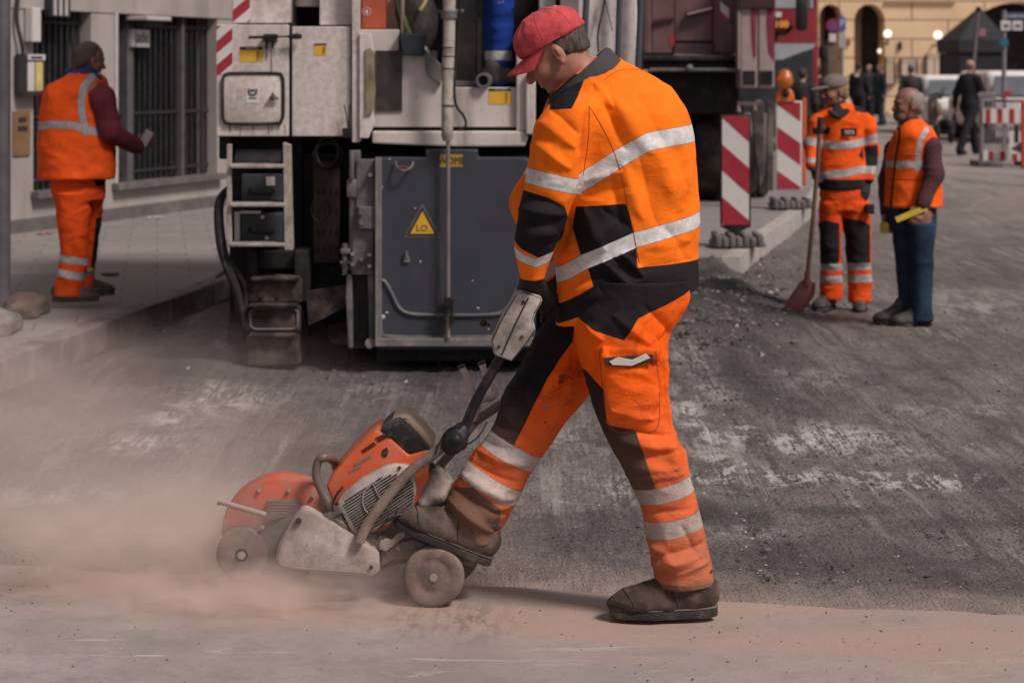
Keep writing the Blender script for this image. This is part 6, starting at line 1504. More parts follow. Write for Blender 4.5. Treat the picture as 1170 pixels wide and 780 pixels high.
# --- the operator standing on the machine, legs in view
Y4 = YM + .28
op = empty('person', PT(569,99,Y4), 'operator in blue trousers standing up on the milling machine', 'person')
s = SDF(.03); hd4 = np.array(PT(570,99,Y4)) + np.array((0,0,1.66)); Rh4 = rotm(math.radians(20)); head_prims(s, hd4, Rh4)
B4 = np.array(PT(570,99,Y4)); Q4 = lambda x,y,z: B4 + np.array((x,y,z))
s.chain([Q4(0,0,1.5),Q4(0,0,1.38),Q4(0,0,1.0)],[.055,.11,.11])
for q in (1,-1):
    s.chain([Q4(0,q*.10,.92),Q4(0,q*.10,.5),Q4(0,q*.10,.08)],[.08,.055,.04]); s.chain([Q4(0,q*.19,1.40),Q4(.05,q*.24,1.13),Q4(.2,q*.2,1.05)],[.05,.042,.03]); s.ell(Q4(.24,q*.19,1.05),(.05,.035,.035))
link('body', s.mesh('body', .009), bpy.data.materials['skin'], op)
A = {'ref': umin(line_sd([(540,64),(600,64)],5.5,Y4), line_sd([(540,84),(600,84)],5.5,Y4))}
garment('trousers', Y4, op, cloth('blue work trousers', (.010,.035,.20), (('ref', (.40,.40,.41), 'reflect'),), bump=.4, grime=.2),
    [[(-85,545,592,0,.17),(-40,548,590,0,.17),(0,552,587,0,.16),(50,553,585,0,.15),(98,556,584,0,.14)]], attrs=A)
s = SDF(.04); s.ell(Q4(0,0,1.30),(.17,.18,.22)); s.cap(Q4(0,.14,1.40),Q4(0,-.14,1.40),.09); s.chain([Q4(0,0,1.3),Q4(0,0,.92)],[.17,.17])
for q in (1,-1): s.chain([Q4(0,q*.19,1.40),Q4(.05,q*.24,1.13),Q4(.2,q*.2,1.05)],[.075,.065,.05])
link('jacket', s.mesh('jacket', .012, disp=fold_disp(.015,.004)), pmat('blue work jacket', (.012,.035,.19), .9, var=.2, bump=.4), op)
for q in (-.1,.1): s = boot_sdf(Q4(-.02,q,-.0), rotm(math.radians(10)), .28, .12, .05); link('boot', s.mesh('boot', .01), boot_dark, op)
hair_cap(hd4, Rh4, op, bpy.data.materials['brown grey hair'])
# ------------------------------------------------------------------ far side of the square
YB = 72.0
stone_mat = NT('sandstone blocks'); br = stone_mat.n('ShaderNodeTexBrick'); br.offset = .5
br.inputs['Scale'].default_value = 1.0; br.inputs['Brick Width'].default_value = 2.6; br.inputs['Row Height'].default_value = .68; br.inputs['Mortar Size'].default_value = .035; br.inputs['Mortar Smooth'].default_value = .2
br.inputs['Color1'].default_value = rgba((.76,.55,.34)); br.inputs['Color2'].default_value = rgba((.70,.50,.31)); br.inputs['Mortar'].default_value = rgba((.26,.17,.11))
stone_mat.l(stone_mat.mapping((1,1,1), rot=(math.radians(90),0,0), loc=(0,0,.1)), br.inputs['Vector'])
c = stone_mat.mix(stone_mat.ramp(stone_mat.noise(.5, 6, .65), .4, .7, 0, .45), br.outputs['Color'], (.40,.28,.18))
sandstone = stone_mat.done(c, .9, 0, stone_mat.bump(br.outputs['Fac'], -.6, .05))
reveal = pmat('dark sandstone reveal', (.30,.20,.125), .9, var=.15, scale=2)
hall = empty('arcade_building', (12,YB,0), 'large yellow sandstone building with round arches across the square', 'building')
def X_(px, Y=YB): return (px-CX)*Y/F
def Z_(py, Y=YB): return CAMZ-(py-HY)*Y/F
ops = [(936,962,5),(976,1011,5),(1094,1232,3),(850,890,5),(760,800,5)]
ops = sorted(ops); m = MB(); x = X_(600); TOP = 12.0
for a, b, yt in ops:
    xa, xb, zt = X_(a), X_(b), Z_(yt); r = (xb-xa)/2; rz = min(r*1.15, 1.9); zs = zt-rz; cx = (xa+xb)/2
    m.box((x,YB,-.1),(xa,YB+1.2,TOP)); x = xb
    arc = [Vector((cx-math.cos(t_)*r, YB, zs+math.sin(t_)*rz)) for t_ in np.linspace(0, math.pi, 20)]
    m.prism([Vector((xa,YB,TOP))]+arc+[Vector((xb,YB,TOP))], (0,1.2,0))
m.box((x,YB,-.1),(X_(1500),YB+1.2,TOP)); m.build('wall', sandstone, hall)
for a, b, yt in ops:
    w_ = (b-a); m = MB(); m.box((X_(a)-.2,YB+1.22,-.1),(X_(b)+.2,YB+1.4,Z_(yt)+.3)); bk = m.build('arch_back', reveal if w_ < 60 else mk, hall)
    if w_ < 60: m = MB(); cx0 = X_(a+w_*.42); m.prism([Vector((cx0,YB+1.15,-.05)), Vector((X_(b)-.05,YB+1.15,-.05))]+[Vector(((cx0+X_(b)-.05)/2+math.cos(t_)*(X_(b)-.05-cx0)/2, YB+1.15, Z_(yt+20)+math.sin(t_)*.8)) for t_ in np.linspace(0,math.pi,12)], (0,.05,0)); m.build('doorway', mk, bk)
m = MB(); m.box((X_(1011),YB-.12,Z_(3)),(X_(1092),YB-.0,Z_(1))); m.box((X_(1011)+.1,YB-.05,-.1),(X_(1092)-.2,YB-.003,Z_(126))); m.build('string_course', sandstone, hall)
wlit = NT('lit shop window'); wlit.b.inputs['Emission Color'].default_value = (1,.72,.5,1); wlit.b.inputs['Emission Strength'].default_value = .12; lit = wlit.done((.38,.29,.24), .3)
for x0, x1, y0, y1 in ((1028,1048,67,88),(1057,1086,63,88),(1011,1022,66,98)):
    m = MB(); m.box((X_(x0),YB-.14,Z_(y1)),(X_(x1),YB-.002,Z_(y0))); wn = m.build('window', pmat('brown frame', (.075,.045,.04), .6) if 'brown frame' not in bpy.data.materials else bpy.data.materials['brown frame'], hall)
    n_ = 2 if x1-x0 < 22 else 3; 
    for i in range(n_):
        a = x0+1.5+(x1-x0-3)*i/n_; b = x0+1.5+(x1-x0-3)*(i+1)/n_-1.2
        m = MB(); m.box((X_(a),YB-.16,Z_(y1-2)),(X_(b),YB-.142,Z_(y0+5))); m.build('pane', lit, wn)
    m = MB(); m.box((X_(x0+1.5),YB-.16,Z_(y0+4)),(X_(x1-1.5),YB-.142,Z_(y0+1.2))); m.build('transom', lit, wn)
def globe(px, py, Y, lab, r=.14, st=4.0, col=(1,.85,.7)):
    g = empty('globe_lamp', PT(px,py+8,Y), lab, 'lamp', 'lit lamps on the arcade')
    gm = bpy.data.materials.get('lit globe') 
    if gm is None:
        n = NT('lit globe'); n.b.inputs['Emission Color'].default_value = (1,.84,.68,1); n.b.inputs['Emission Strength'].default_value = 1.1; gm = n.done((.8,.75,.7), .4)
    m = MB(True); m.ball(PT(px,py,Y), r, 3); m.build('globe', gm, g)
    m = MB(True); m.cyl(PT(px,py+4,Y), PT(px,py+13,Y), .05, 10, .03); m.tube([PT(px,py+10,Y), PT(px,py+12,Y)+Vector((0,.4,0)), PT(px,py+11,Y)+Vector((0,.8,0))], .03, 8); m.build('bracket', mk, g)
globe(1014,39,YB-.8,'left lit white globe lamp beside the tall arch'); globe(1071.5,40.5,YB-.8,'right lit white globe lamp above the shop windows', .15)
m = MB(True); m.ball(PT(1005.5,58.5,YB+.8), .09, 2); tag(m.build('hanging_lamp', bpy.data.materials['lit globe']), 'small lit lamp hanging inside the tall arch', 'lamp')
m = MB(); m.box((X_(1026.5),YB-.1,Z_(57)),(X_(1030),YB-.02,Z_(48)),.01); tag(m.build('wall_plaque', mk), 'small dark plaque on the yellow wall between the lamps', 'plaque')
m = MB(); m.box((X_(968),YB-.1,Z_(52)),(X_(971),YB-.02,Z_(45)),.01); tag(m.build('wall_plaque', mred), 'small red plaque on the yellow wall left of the tall arch', 'plaque')
# dark pyramid tent
YT = 58.0
tent = empty('market_tent', PT(1130,125,YT), 'dark grey pyramid tent in front of the wide arch', 'tent')
tm_ = pmat('dark tent cloth', (.028,.029,.033), .8, var=.15, bump=.2); tl = pmat('dark tent side', (.022,.022,.024), .8)
ap = PT(1119,8,YT+1.6); b0, b1 = PT(1096,46,YT), PT(1152,46,YT); d_ = Vector((0,3.0,0))
m = MB(); V = [m.bm.verts.new(p) for p in (b0,b1,b1+d_,b0+d_,ap)]
for f_ in ((0,1,4),(1,2,4),(2,3,4),(3,0,4),(3,2,1,0)): m.bm.faces.new([V[i] for i in f_])
bmesh.ops.recalc_face_normals(m.bm, faces=m.bm.faces[:]); m.build('roof', tm_, tent)
m = MB(); m.box((b0.x,YT-.02,b0.z-.35),(b1.x,YT+3.02,b0.z-.004)); m.build('valance', tm_, tent)
m = MB(); m.box((b0.x+.05,YT+.05,0),(b1.x-.05,YT+2.95,b0.z-.36)); m.build('side_wall', tl, tent)
m = MB(); m.box((PT(1119,0,YT).x,YT-.04,PT(0,41,YT).z),(PT(1126,0,YT).x,YT-.022,PT(0,33,YT).z)); m.build('emblem', pmat('dull pink print', (.25,.12,.14), .8), tent)
fp_ = empty('flag_pole', PT(1112,140,41), 'thin leaning pole rising in front of the dark tent', 'pole')
m = MB(True); m.tube([PT(1110,130,41), PT(1113,66,41), PT(1118,12,41)], .035, 8); m.build('pole', pmat('grey pink pole', (.13,.11,.115), .5), fp_)
m = MB(True); m.ball(PT(1118,11,41), .06, 2); m.build('finial', mk, fp_)
# sign posts
blu = pmat('sign blue', (.03,.10,.33), .4, bump=0); cyan = pmat('sign turquoise', (.02,.16,.24), .4, bump=0)
YS2 = 40
sp2 = empty('sign_post', PT(1147,150,YS2), 'grey post with street name plate and a round turquoise sign', 'sign post')
m = MB(True); m.cyl(PT(1147,172,YS2), PT(1147,12,YS2), .045, 12); m.build('post', pmat('post grey', (.17,.16,.16), .5), sp2)
m = MB(); m.pbox(1149,14.5,1186,22,YS2-.02,.03,.003); pn = m.build('street_name_plate', pmat('name plate blue', (.035,.05,.13), .4), sp2)
text_obj('plate_lettering', 'Lederergasse', PT(1167,18.3,YS2-.024), .11, mwht, pn, extrude=.001)
m = MB(); m.pbox(1143.5,24,1155,35,YS2-.06,.02,.003); m.pbox(1157,24,1168.5,35,YS2-.06,.02,.003); pn = m.build('white_plate', mwht, sp2)
m = MB(); m.prism([PT(x,y,YS2-.064) for x,y in ((1146,32),(1148,27),(1150,29),(1152,27),(1153,32))], (0,.003,0)); m.prism([PT(x,y,YS2-.064) for x,y in ((1159,32),(1161,27),(1164,29),(1166,27),(1167,32))], (0,.003,0)); m.build('plate_marks', mgd, pn)
m = MB(True); m.cyl(PT(1147.5,48.5,YS2-.08), PT(1147.5,48.5,YS2-.05), .088, 24); m.build('round_sign', cyan, sp2)
YS3 = 52
sp3 = empty('sign_post', PT(962,145,YS3), 'post with blue parking sign and white plates beside the arches', 'sign post')
m = MB(True); m.cyl(PT(962,150,YS3), PT(962,18,YS3), .04, 12); m.build('post', bpy.data.materials['post grey'], sp3)
m = MB(); m.pbox(958.5,20,966.5,35.5,YS3-.06,.02,.003); pn = m.build('parking_sign', blu, sp3); text_obj('sign_lettering', 'P', PT(962.5,27,YS3-.065), .26, mwht, pn, extrude=.001)
m = MB(); m.pbox(958.5,37,966.5,55,YS3-.06,.02,.003); m.build('white_plate', pmat('pale plate', (.36,.33,.33), .5), sp3)
sp4 = empty('sign_post', PT(951,145,YS3-3), 'round red and blue no stopping sign on a brown square column', 'sign post')
m = MB(); m.pbox(946,45,957,150,YS3-3,.25,.01); m.build('post', pmat('brown column', (.12,.085,.065), .8), sp4)
m = MB(True); m.cyl(PT(951.5,29.5,YS3-3.08), PT(951.5,29.5,YS3-3.05), .165, 28); rs = m.build('round_sign', mred, sp4)
m = MB(True); m.cyl(PT(951.5,29.5,YS3-3.09), PT(951.5,29.5,YS3-3.081), .12, 28); m.build('blue_field', pmat('sign violet blue', (.16,.07,.28), .4, bump=0), rs)
m = MB(); m.prism([PT(947.8,26.6,YS3-3.094),PT(949,25.6,YS3-3.094),(PT(955.4,32.4,YS3-3.094)),PT(954.2,33.6,YS3-3.094)], (0,.003,0)); m.build('red_bar', mred, rs)
m = MB(); m.pbox(947.5,38.5,955.5,48,YS3-3.06,.02,.003); m.build('white_plate', mwht, sp4)
m = MB(True); m.pbox(937,52,946,68,44,.3,.06); m.cyl(PT(941,68,44.1), PT(941,160,44.1), .05, 10); tag(m.build('traffic_signal', mk), 'black traffic signal head on its post next to the red bus', 'traffic signal')

# ------------------------------------------------------------------ red bus
YR = 40.0
bus = empty('red_bus', PT(870,175,YR), 'red double deck bus with a wide windscreen and black mirror', 'bus')
bred = pmat('bus red paint', (.20,.010,.016), .35, var=.08, dirt=((.1,.04,.04),.2,1.5), bump=0); glass = pmat('dark bus glass', (.035,.038,.042), .12, var=.1, bump=0)
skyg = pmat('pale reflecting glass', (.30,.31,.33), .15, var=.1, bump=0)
xl, xr = X_(786,YR), X_(936,YR)
m = MB(True); m.box((xl,YR,.35),(xr,YR+10,4.2),.12); m.build('body', bred, bus)
m = MB(); m.box((xl+.1,YR-.02,Z_(128,YR)),(xr-.12,YR+.02,Z_(49,YR)),.01); ws = m.build('windscreen', glass, bus)
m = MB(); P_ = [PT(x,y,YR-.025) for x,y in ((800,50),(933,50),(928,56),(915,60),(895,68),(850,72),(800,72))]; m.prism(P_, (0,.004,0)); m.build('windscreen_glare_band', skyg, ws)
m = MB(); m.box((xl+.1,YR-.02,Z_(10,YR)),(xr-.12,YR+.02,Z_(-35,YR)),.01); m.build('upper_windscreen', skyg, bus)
m = MB(); [m.pbox(x,-30,x+1.5,9,YR-.03,.008,0) for x in (918,924,930)]; m.build('window_bars', mk, bus)
dsp = MB(); dsp.pbox(884,23,903,33.5,YR-.03,.02,.003); dd_ = dsp.build('destination_display', mk, bus)
amb = NT('amber display'); amb.b.inputs['Emission Color'].default_value = (1,.32,.04,1); amb.b.inputs['Emission Strength'].default_value = .8; amb_m = amb.done((.3,.1,.02), .5)
text_obj('display_lettering', '100', PT(893,28.3,YR-.034), .19, amb_m, dd_, extrude=.001)
m = MB(); m.pbox(886,14,893,20,YR-.03,.02,.003); m.build('fleet_badge', mwht, bus)
def mir(m): m.box((X_(904,YR),YR-.75,Z_(36,YR)),(X_(917,YR),YR-.55,Z_(-2,YR)),.06); m.spline([PT(905,30,YR-.65), PT(897,38,YR-.5), PT(888,38,YR-.2), PT(886,45,YR)], .05, 8)
part('mirror', mk, mir, bus, True)
part('bumper', mk, lambda m: m.box((xl,YR-.06,.28),(xr,YR+.1,.75),.03), bus)
hl = NT('lit headlamp'); hl.b.inputs['Emission Color'].default_value = (1,.6,.3,1); hl.b.inputs['Emission Strength'].default_value = 3; hlm = hl.done((.8,.7,.6), .3)
for px in (921, 801): part('headlight', hlm, lambda m: m.cyl(PT(px,120,YR-.06), PT(px,120,YR-.01), .085, 18), bus, True)
for px in (800, 915):
    part('wheel', mrub, lambda m: m.cyl((X_(px,YR),YR+2,.5),(X_(px,YR)+.3,YR+2,.5),.5,28,bev=.04), bus, True)
# ------------------------------------------------------------------ dump truck
YD = 23.6
trk_ = empty('dump_truck', PT(765,240,YD), 'dusty red dump truck seen from behind, tail lights in a pale column', 'truck')
tb_ = pmat('dusty maroon steel', (.105,.050,.050), .6, .1, var=.3, scale=2.5, dirt=((.20,.145,.135), .5, 1.8), bump=.25, streak=True)
tdk = pmat('dark maroon steel', (.045,.020,.024), .6, var=.3, scale=3, dirt=((.10,.07,.065), .4, 3)); tpk = pmat('pale dusty paint', (.30,.235,.23), .6, var=.15, scale=4, dirt=((.16,.10,.10), .5, 4)); tcr = pmat('crimson stripe', (.17,.012,.035), .5, dirt=((.2,.13,.13),.3,4))
def D_(px): return X_(px,YD)
part('tipper_body', tb_, lambda m: (m.pbox(640,-120,853,62,YD+.25,5.5,.03), ), trk_)
part('tailgate', tb_, lambda m: (m.pbox(744,-60,770,62,YD+.05,.2,.02), m.pbox(770,-60,815,48,YD+.10,.15,.02), m.pbox(815,-60,850,62,YD+.05,.2,.02), m.pbox(735,-60,744,62,YD-.02,.2,.02)), trk_)
part('tailgate_frame', tdk, lambda m: (m.pbox(770,50,816,62,YD+.02,.1,.01), m.pprism([(738,24),(772,18),(772,22),(738,30)], YD-.0, .1, .01), m.pprism([(785,13),(815,7),(815,11),(785,18)], YD+.0, .1, .01)), trk_)
part('pale_bar', tpk, lambda m: (m.pprism([(785,15.5),(814,8.5),(814,10.5),(785,17.8)], YD-.03, .03, .004), m.pprism([(770,62),(813,63),(813,66),(770,65)], YD-.0, .1, .004)), trk_)
part('red_patch', mred, lambda m: (m.pprism([(765,42),(770,38),(771,55),(766,56)], YD+.045,.004), m.pprism([(822,14),(834,8),(834,24),(826,26)], YD+.045,.004)), trk_)
part('white_patch', mwht, lambda m: m.pprism([(823,2),(833,10),(833,22),(823,12)], YD+.04,.004), trk_)
part('body_frame', mk, lambda m: (m.pbox(730,63,842,70,YD-.1,.4,.02), m.pbox(735,70,843,80,YD+.0,5,.02)), trk_)
part('frame_edge', mgd, lambda m: (m.pbox(742,78,842,81.5,YD-.15,.3,.01), m.ball(PT(788,78,YD-.18), .045, 2)), trk_)
tc_ = part('rear_column', tpk, lambda m: (m.pbox(846,-60,865.5,101,YD-.25,.5,.02), m.pbox(866.5,-60,885,101,YD-.25,.5,.02), m.pbox(843,12,846,80,YD-.27,.2,.01)), trk_)
part('crimson_stripes', tcr, lambda m: (m.pprism([(856,-60),(864,-60),(864,65),(861,66),(859,50),(858,20)], YD-.256,.003), m.pprism([(876,-60),(885,-60),(885,70),(878,60),(876,30)], YD-.256,.003)), tc_)
part('lamp_boxes', mk, lambda m: (m.pbox(849,81,863,97,YD-.262,.01,.003), m.pbox(868,81,883,97,YD-.262,.01,.003)), tc_)
part('column_head', tdk, lambda m: m.pbox(845,-60,886,10,YD-.30,.04,.01), tc_)
part('chassis', mk, lambda m: (m.pbox(735,82,845,130,YD+.4,5,.02), m.pbox(745,110,830,200,YD+.9,1.2,.02)), trk_)
part('hook_bracket', tpk, lambda m: (m.tube([PT(844,128,YD-.1), PT(844,118,YD-.1), PT(862,119,YD-.1), PT(862,126,YD-.1)], .03, 8)), trk_, True)
part('mudflap', mk, lambda m: (m.pbox(835,112,850,215,YD+.5,.04,.01), m.pbox(735,112,770,228,YD-.02,.04,.01)), trk_)
dwh = pmat('dusty truck tyre', (.10,.085,.078), .9, var=.3, scale=4, dirt=((.25,.21,.19),.6,2.5), bump=.5)
for px0, px1 in ((795,824),(826,850),(852,868),(868,882)):
    yy = YD+.6 if px0 < 850 else YD+1.2; r_ = .53
    xa, xb = (px0-CX)*yy/F, (px1-CX)*yy/F
    part('wheel', mrub if px0 < 850 else dwh, lambda m: m.cyl((xa,yy+.5,.03+r_),(xb,yy+.5,.03+r_), r_, 32, bev=.05), trk_, True)
part('mud_guard', pmat('muddy guard', (.055,.045,.042), .9, var=.3, dirt=((.20,.165,.15),.6,4), bump=.4), lambda m: (m.pprism([(858,118),(868,113),(873,118),(875,150),(874,200),(868,216),(863,180),(860,150)], YD+.95,.06,.02), m.pbox(876,116,884,218,YD+1.0,.05,.015)), trk_)
for px0 in (645, 672):
    part('wheel', mrub, lambda m: m.cyl((D_(px0),YD+1.1,.56),(D_(px0+26),YD+1.1,.56), .53, 32, bev=.05), trk_, True)
# ------------------------------------------------------------------ striped boards, lamp, fence
bbase = pmat('recycled grey plastic', (.135,.120,.118), .8, var=.25, dirt=((.05,.045,.045),.5,8), bump=.4)
def beacon(px0, px1, y0, y1, yb, Y, label, hb, ph=27.5, per=60., dr=27.):
    o = empty('warning_board', PT((px0+px1)/2, yb, Y), label, 'warning board', 'striped warning boards')
    m = MB(True); w_ = px1-px0; m.pprism([(px0-1,y0-1.5),(px1+2,y0-1.5),(px1+2,y1+2),((px0+px1)/2+3,y1+9),((px0+px1)/2+3,y1+16),((px0+px1)/2-3,y1+16),((px0+px1)/2-3,y1+9),(px0-1,y1+2)] if hb else [(px0-1,y0-1.5),(px1+1.5,y0-1.5),(px1+1.5,y1+1.5),(px0-1,y1+1.5)], Y, .06, .006)
    bdy = m.build('board', mk if hb else mwht, o)
    m = MB(); m.pbox(px0+.6,y0,px1-.2,y1,Y-.004,.005,0); m.build('white_film', mwht, bdy)
    m = MB(); y = y0 - ph
    while y < y1+per:
        P_ = clip([(px0+.6,y),(px1-.2,y+dr),(px1-.2,y+dr+per*.5),(px0+.6,y+per*.49)], y0, y1)
        if len(P_) > 2: m.prism([PT(a,b,Y-.007) for a,b in P_], (0,.002,0))
        y += per
    m.build('red_bars', mred, bdy)
    bw = 27 if hb else 20
    m = MB(True); cx = (px0+px1)/2+2
    cz = PT(cx,yb,Y)
    for k in range(-3, 4): m.box((cz.x+k*.062-.026,Y-.22,cz.z-.01),(cz.x+k*.062+.026,Y+.25,cz.z+(.10 if k%2 else .075)),.012)
    m.box((cz.x-.235,Y-.20,cz.z-.012),(cz.x+.235,Y+.22,cz.z+.03),.01)
    m.build('foot', bbase, o)
    return o
beacon(824.5, 856, 132.5, 257, 279, 18.1, 'nearer red and white striped board on a grey rubber foot', True)
beacon(887.5, 915, 117, 216, 236, 23.0, 'farther red and white striped board topped by an amber lamp', False, 22., 50., 19.)
wl_ = empty('warning_lamp', PT(897,117,23.0), 'round amber warning lamp on top of the farther striped board', 'warning lamp')
am = NT('amber lens'); am.b.inputs['Emission Color'].default_value = (1,.30,.02,1); am.b.inputs['Emission Strength'].default_value = .03; amm = am.done(am.mix(am.ramp(am.vor(60), .1, .5), (.55,.15,.015), (.30,.06,.01)), .3)
part('lens', amm, lambda m: (m.lathe(PT(897,93,22.93), (0,1,0), [(-.03,.0),(-.02,.07),(0,.092),(.06,.092),(.08,.07),(.08,0)], 28), m.ball(PT(897,88,23.0), (.085,.06,.09), 3)), wl_, True)
part('lamp_body', pmat('orange plastic', (.60,.12,.02), .5, bump=0), lambda m: m.pprism([(886,117),(888,106),(892,101),(903,101),(907,106),(909,117)], 22.97,.10,.02), wl_, True)
part('lamp_cap', mk, lambda m: m.ball(PT(898,107,22.95), (.045,.02,.05), 2), wl_)
rb = MB(); rb.pbox(917,112,921.5,212,23.6,.05,.01); tag(rb.build('orange_post', pmat('orange post plastic', (.55,.09,.03), .5)), 'slim orange plastic post right behind the farther striped board', 'post')
YFn = 34.0
fgrey = pmat('grey fence plastic', (.16,.15,.15), .6, dirt=((.08,.07,.07),.4,5)); 
fc = empty('barrier_fence', PT(1146,187,YFn), 'red and white site fence with grey mesh at the right edge', 'fence')
a_, b_ = X_(1121,YFn), X_(1215,YFn)
fr = part('frame', fgrey, lambda m: (m.cyl((a_,YFn,.02),(a_,YFn,1.12),.035,10), m.cyl(((a_+b_)/2,YFn,.02),((a_+b_)/2,YFn,1.12),.03,10), m.cyl((a_,YFn,1.1),(b_,YFn,1.1),.03,10), m.cyl((a_,YFn,.14),(b_,YFn,.14),.03,10), m.box((a_-.03,YFn-.02,1.12),(a_+.25,YFn+.02,1.25),.01)), fc, True)
part('mesh', fgrey, lambda m: [m.box((a_+.045+i*.062,YFn-.008,.2),(a_+.07+i*.062,YFn+.008,1.08)) for i in range(int((b_-a_-.05)/.062))], fc)
def band(z0, z1, nm, off):
    pnl = part(nm, mwht, lambda m: m.box((a_+.02,YFn-.05,z0),(b_-.02,YFn-.02,z1),.004), fc)
    part('red_bars', mred, lambda m: [m.box((a_+.06+off+i*.20,YFn-.054,z0+.004),(a_+.15+off+i*.20,YFn-.0505,z1-.004)) for i in range(int((b_-a_-.2)/.20))], pnl)
band(Z_(141,YFn), Z_(124,YFn), 'upper_panel', 0); band(Z_(184,YFn), Z_(172,YFn), 'lower_panel', .05)
part('foot', bbase, lambda m: (m.box((a_-.12,YFn-.35,.0),(a_+.30,YFn+.35,.09),.02), m.box((b_-.75,YFn-.35,.0),(b_-.25,YFn+.35,.09),.02)), fc)
ar = empty('work_sign', PT(1158,150,YFn-.6), 'white sign with an arrow and a red corner behind the fence bars', 'sign')
part('panel', mwht, lambda m: m.pbox(1153,150,1170,176,YFn-.25,.02,.004), ar); part('arrow', s_bl, lambda m: (m.pbox(1159,143,1164,163,YFn-.256,.004,0), m.prism([PT(1155,170,YFn-.256),PT(1170,160,YFn-.256),PT(1170,176,YFn-.256)], (0,.004,0))), ar)
tr3 = empty('warning_triangle', PT(1150,118,YFn-.1), 'small red triangular flag above the site fence', 'flag')
part('flag', mred, lambda m: m.pprism([(1145,104),(1158,104.5),(1146,115)], YFn-.1,.012,.002), tr3); part('stick', mgd, lambda m: m.tube([PT(1145.5,103,YFn-.1), PT(1145.5,124,YFn-.1)], .012, 8), tr3)
rp = MB(); rp.pbox(1168,115,1176,192,YFn-.9,.12,.02); tag(rp.build('traffic_post', pmat('fluorescent red', (.62,.06,.03), .5)), 'bright red post cut by the right edge of the picture', 'post')
# ------------------------------------------------------------------ parked white cars and a scooter
cw = pmat('white car paint', (.62,.60,.59), .3, var=.04, bump=0, dirt=((.4,.37,.35),.2,2)); cg = pmat('car glass', (.10,.115,.13), .1, var=.1, bump=0)
def car(x0, x1, ytop, ybot, Y, label, kind, L=4.2):
    xa, xb = X_(x0,Y), X_(x1,Y); W = xb-xa; zt, zb = Z_(ytop,Y), max(Z_(ybot,Y), .0); o = empty(kind, ((xa+xb)/2,Y+1,0), label, 'car', 'white vehicles parked on the square'); cx = (xa+xb)/2
    H = zt
    # body by sections along its length (front towards the camera)
    prof = [(0,.42,.62,.82),(.12,.30,.80,.95),(.9,.28,.95,1.0),(1.25,.28,1.0,1.0),(2.0,.28,1.0,1.0),(L-.8,.28,1.02,1.0),(L-.1,.30,.98,.95),(L,.42,.8,.85)]
    s = SDF(.06); sc = H/1.45
    s.boxr((cx,Y+L/2,(.28+.92*sc)/2),(W/2,L/2,(.92*sc-.28)/2),rr=.14); s.ell((cx,Y+.4,.62*sc),(W*.47,.55,.28))
    s.boxr((cx,Y+L/2+.25,.92*sc+(H-.92*sc)/2-.04),(W*.43,L*.31,(H-.92*sc)/2+.06),rr=.16,k=.12)
    b = link('body', s.mesh('body', .035), cw, o)
    part('windscreen', cg, lambda m: m.prism([Vector((cx-W*.39,Y+L*.19-.10,.97*sc)),Vector((cx+W*.39,Y+L*.19-.10,.97*sc)),Vector((cx+W*.33,Y+L*.19+.08,H-.10)),Vector((cx-W*.33,Y+L*.19+.08,H-.10))], (0,.06,0), .01), o)
    for q in (-1,1):
        part('headlight', bpy.data.materials.get('car lamp') or pmat('car lamp', (.45,.45,.46), .15, bump=0), lambda m: m.ball((cx+q*W*.36,Y-.0,.68*sc), (.16,.06,.09), 2), o, True)
        for yy in (Y+.75, Y+L-.8): 
            wh = part('wheel', mrub, lambda m: m.cyl((cx+q*(W/2-.2),yy,.31),(cx+q*(W/2+.01),yy,.31),.31,24,bev=.03), o, True)
            part('rim', mgd, lambda m: m.cyl((cx+q*(W/2-.0),yy,.31),(cx+q*(W/2+.02),yy,.31),.19,16), wh, True)
        part('mirror', cw, lambda m: m.ball((cx+q*(W/2+.08),Y+1.2,.98*sc), (.10,.06,.07), 2), o, True)
    part('grille', mk, lambda m: m.box((cx-W*.22,Y-.03,.45*sc),(cx+W*.22,Y+.05,.62*sc),.01), o); part('number_plate', mwht, lambda m: m.box((cx-.25,Y-.05,.38*sc),(cx+.25,Y-.031,.47*sc),.003), o)
    return o
car(1058, 1131, 87, 150, 50, 'white car behind the man in the black suit, left of the van', 'parked_car')
car(1134, 1222, 82, 160, 44, 'tall white van behind the red and white site fence', 'parked_van', 4.6)
YC_ = 44
sct = empty('motor_scooter', PT(1075,158,YC_), 'dark motor scooter parked between the pedestrians and the white car', 'scooter')
def Q_(px, py, d=0): return PT(px, py, YC_+d)
part('leg_shield', mgd, lambda m: m.prism([Q_(1063,112),Q_(1071,110),Q_(1074,128),Q_(1070,146),Q_(1063,140)], (0,.3,0), .03), sct)
part('body', mk, lambda m: (m.ball(Q_(1080,143,.2), (.14,.45,.16), 2), m.box((Q_(1067,0).x,YC_-.1,Z_(152,YC_)),(Q_(1088,0).x,YC_+.6,Z_(147,YC_)),.03)), sct, True)
part('windshield', cg, lambda m: m.prism([Q_(1070,113),Q_(1076,114),Q_(1081,100),Q_(1077,99)], (0,.03,0), .01), sct)
part('seat_bag', pmat('khaki canvas', (.20,.16,.115), .9), lambda m: m.ball(Q_(1072,125,-.05), (.09,.12,.16), 2), sct, True)
part('handlebar', mk, lambda m: m.tube([Q_(1062,110,-.05), Q_(1070,107,-.05), Q_(1080,110,-.05)], .025, 8), sct, True)
for px, d in ((1070,-.3),(1086,.5)): part('wheel', mrub, lambda m: m.cyl(PT(px-1.2,153,YC_+d), PT(px+1.5,153,YC_+d), .22, 20, bev=.02), sct, True)

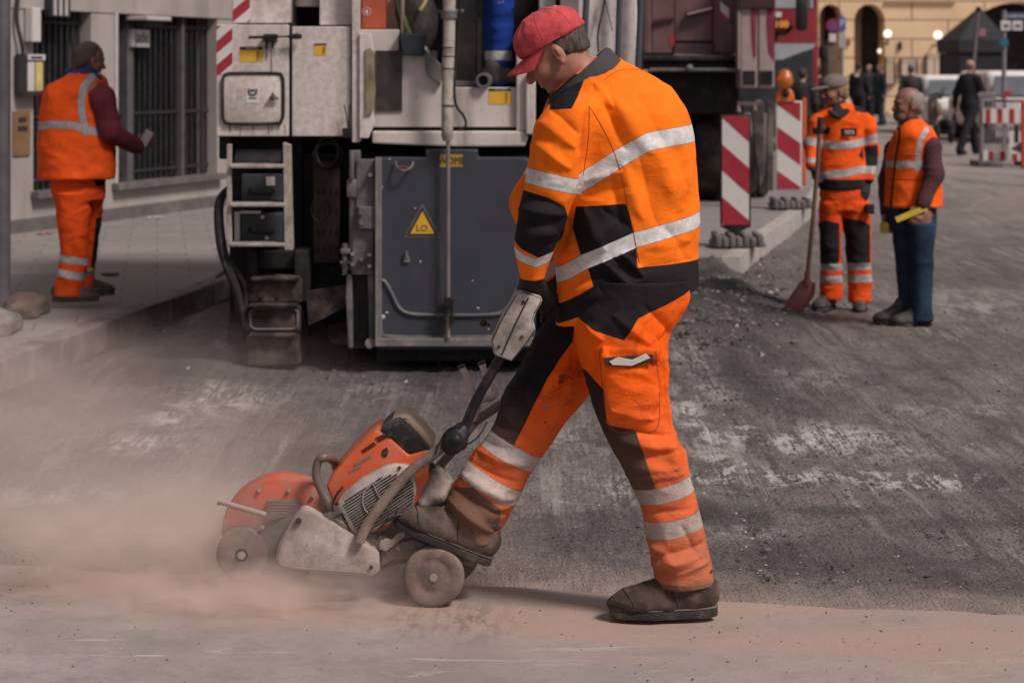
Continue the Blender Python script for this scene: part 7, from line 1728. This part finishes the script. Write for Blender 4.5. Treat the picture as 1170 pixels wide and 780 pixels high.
# ------------------------------------------------------------------ dust thrown up by the saw
def dust(name, c, r, dens, label, seed=0, col=(.93,.80,.74), scale=2.2):
    m = MB(True); m.ball(c, r, 3); 
    mt = bpy.data.materials.new(name); mt.use_nodes = True; t_ = mt.node_tree
    for n in list(t_.nodes): t_.nodes.remove(n)
    out = t_.nodes.new('ShaderNodeOutputMaterial'); v = t_.nodes.new('ShaderNodeVolumePrincipled')
    v.inputs['Color'].default_value = rgba(col); v.inputs['Anisotropy'].default_value = .1
    tc = t_.nodes.new('ShaderNodeTexCoord'); mp = t_.nodes.new('ShaderNodeMapping'); mp.vector_type = 'POINT'
    mp.inputs['Location'].default_value = tuple(-c[i]/r[i] for i in range(3)); mp.inputs['Scale'].default_value = tuple(1/r[i] for i in range(3))
    t_.links.new(tc.outputs['Object'], mp.inputs[0])
    ln = t_.nodes.new('ShaderNodeVectorMath'); ln.operation = 'LENGTH'; t_.links.new(mp.outputs[0], ln.inputs[0])
    fo = t_.nodes.new('ShaderNodeMapRange'); fo.interpolation_type = 'SMOOTHSTEP'; fo.inputs[1].default_value = 1.0; fo.inputs[2].default_value = .05; fo.inputs[3].default_value = 0; fo.inputs[4].default_value = 1; t_.links.new(ln.outputs['Value'], fo.inputs[0])
    ns = t_.nodes.new('ShaderNodeTexNoise'); ns.inputs['Scale'].default_value = scale; ns.inputs['Detail'].default_value = 4; ns.inputs['Roughness'].default_value = .55; ns.inputs['Distortion'].default_value = .4
    mp2 = t_.nodes.new('ShaderNodeMapping'); mp2.inputs['Location'].default_value = (seed,0,0); mp2.inputs['Scale'].default_value = (.7,1,1.3); t_.links.new(tc.outputs['Object'], mp2.inputs[0]); t_.links.new(mp2.outputs[0], ns.inputs['Vector'])
    nr = t_.nodes.new('ShaderNodeMapRange'); nr.inputs[1].default_value = .40; nr.inputs[2].default_value = .66; nr.inputs[3].default_value = .05; nr.inputs[4].default_value = 1.9; t_.links.new(ns.outputs['Fac'], nr.inputs[0])
    a = t_.nodes.new('ShaderNodeMath'); a.operation = 'MULTIPLY'; t_.links.new(fo.outputs[0], a.inputs[0]); t_.links.new(nr.outputs[0], a.inputs[1])
    b = t_.nodes.new('ShaderNodeMath'); b.operation = 'MULTIPLY'; b.inputs[1].default_value = dens; t_.links.new(a.outputs[0], b.inputs[0])
    t_.links.new(b.outputs[0], v.inputs['Density']); t_.links.new(v.outputs[0], out.inputs['Volume'])
    mt.volume_intersection_method if hasattr(mt, 'volume_intersection_method') else None
    o = m.build(name, mt); tag(o, label, None, None, 'stuff'); return o
dust('dust_cloud', (-1.8, 7.2, .20), (1.75, 1.15, .66), 1.15, None, 3, scale=1.6)
dust('dust_cloud', (-1.0, 6.30, .10), (1.15, .48, .36), 4.0, None, 9, scale=4.5)
dust('dust_cloud', (-.80, 6.02, .0), (.66, .24, .19), 11.0, None, 21, scale=7)
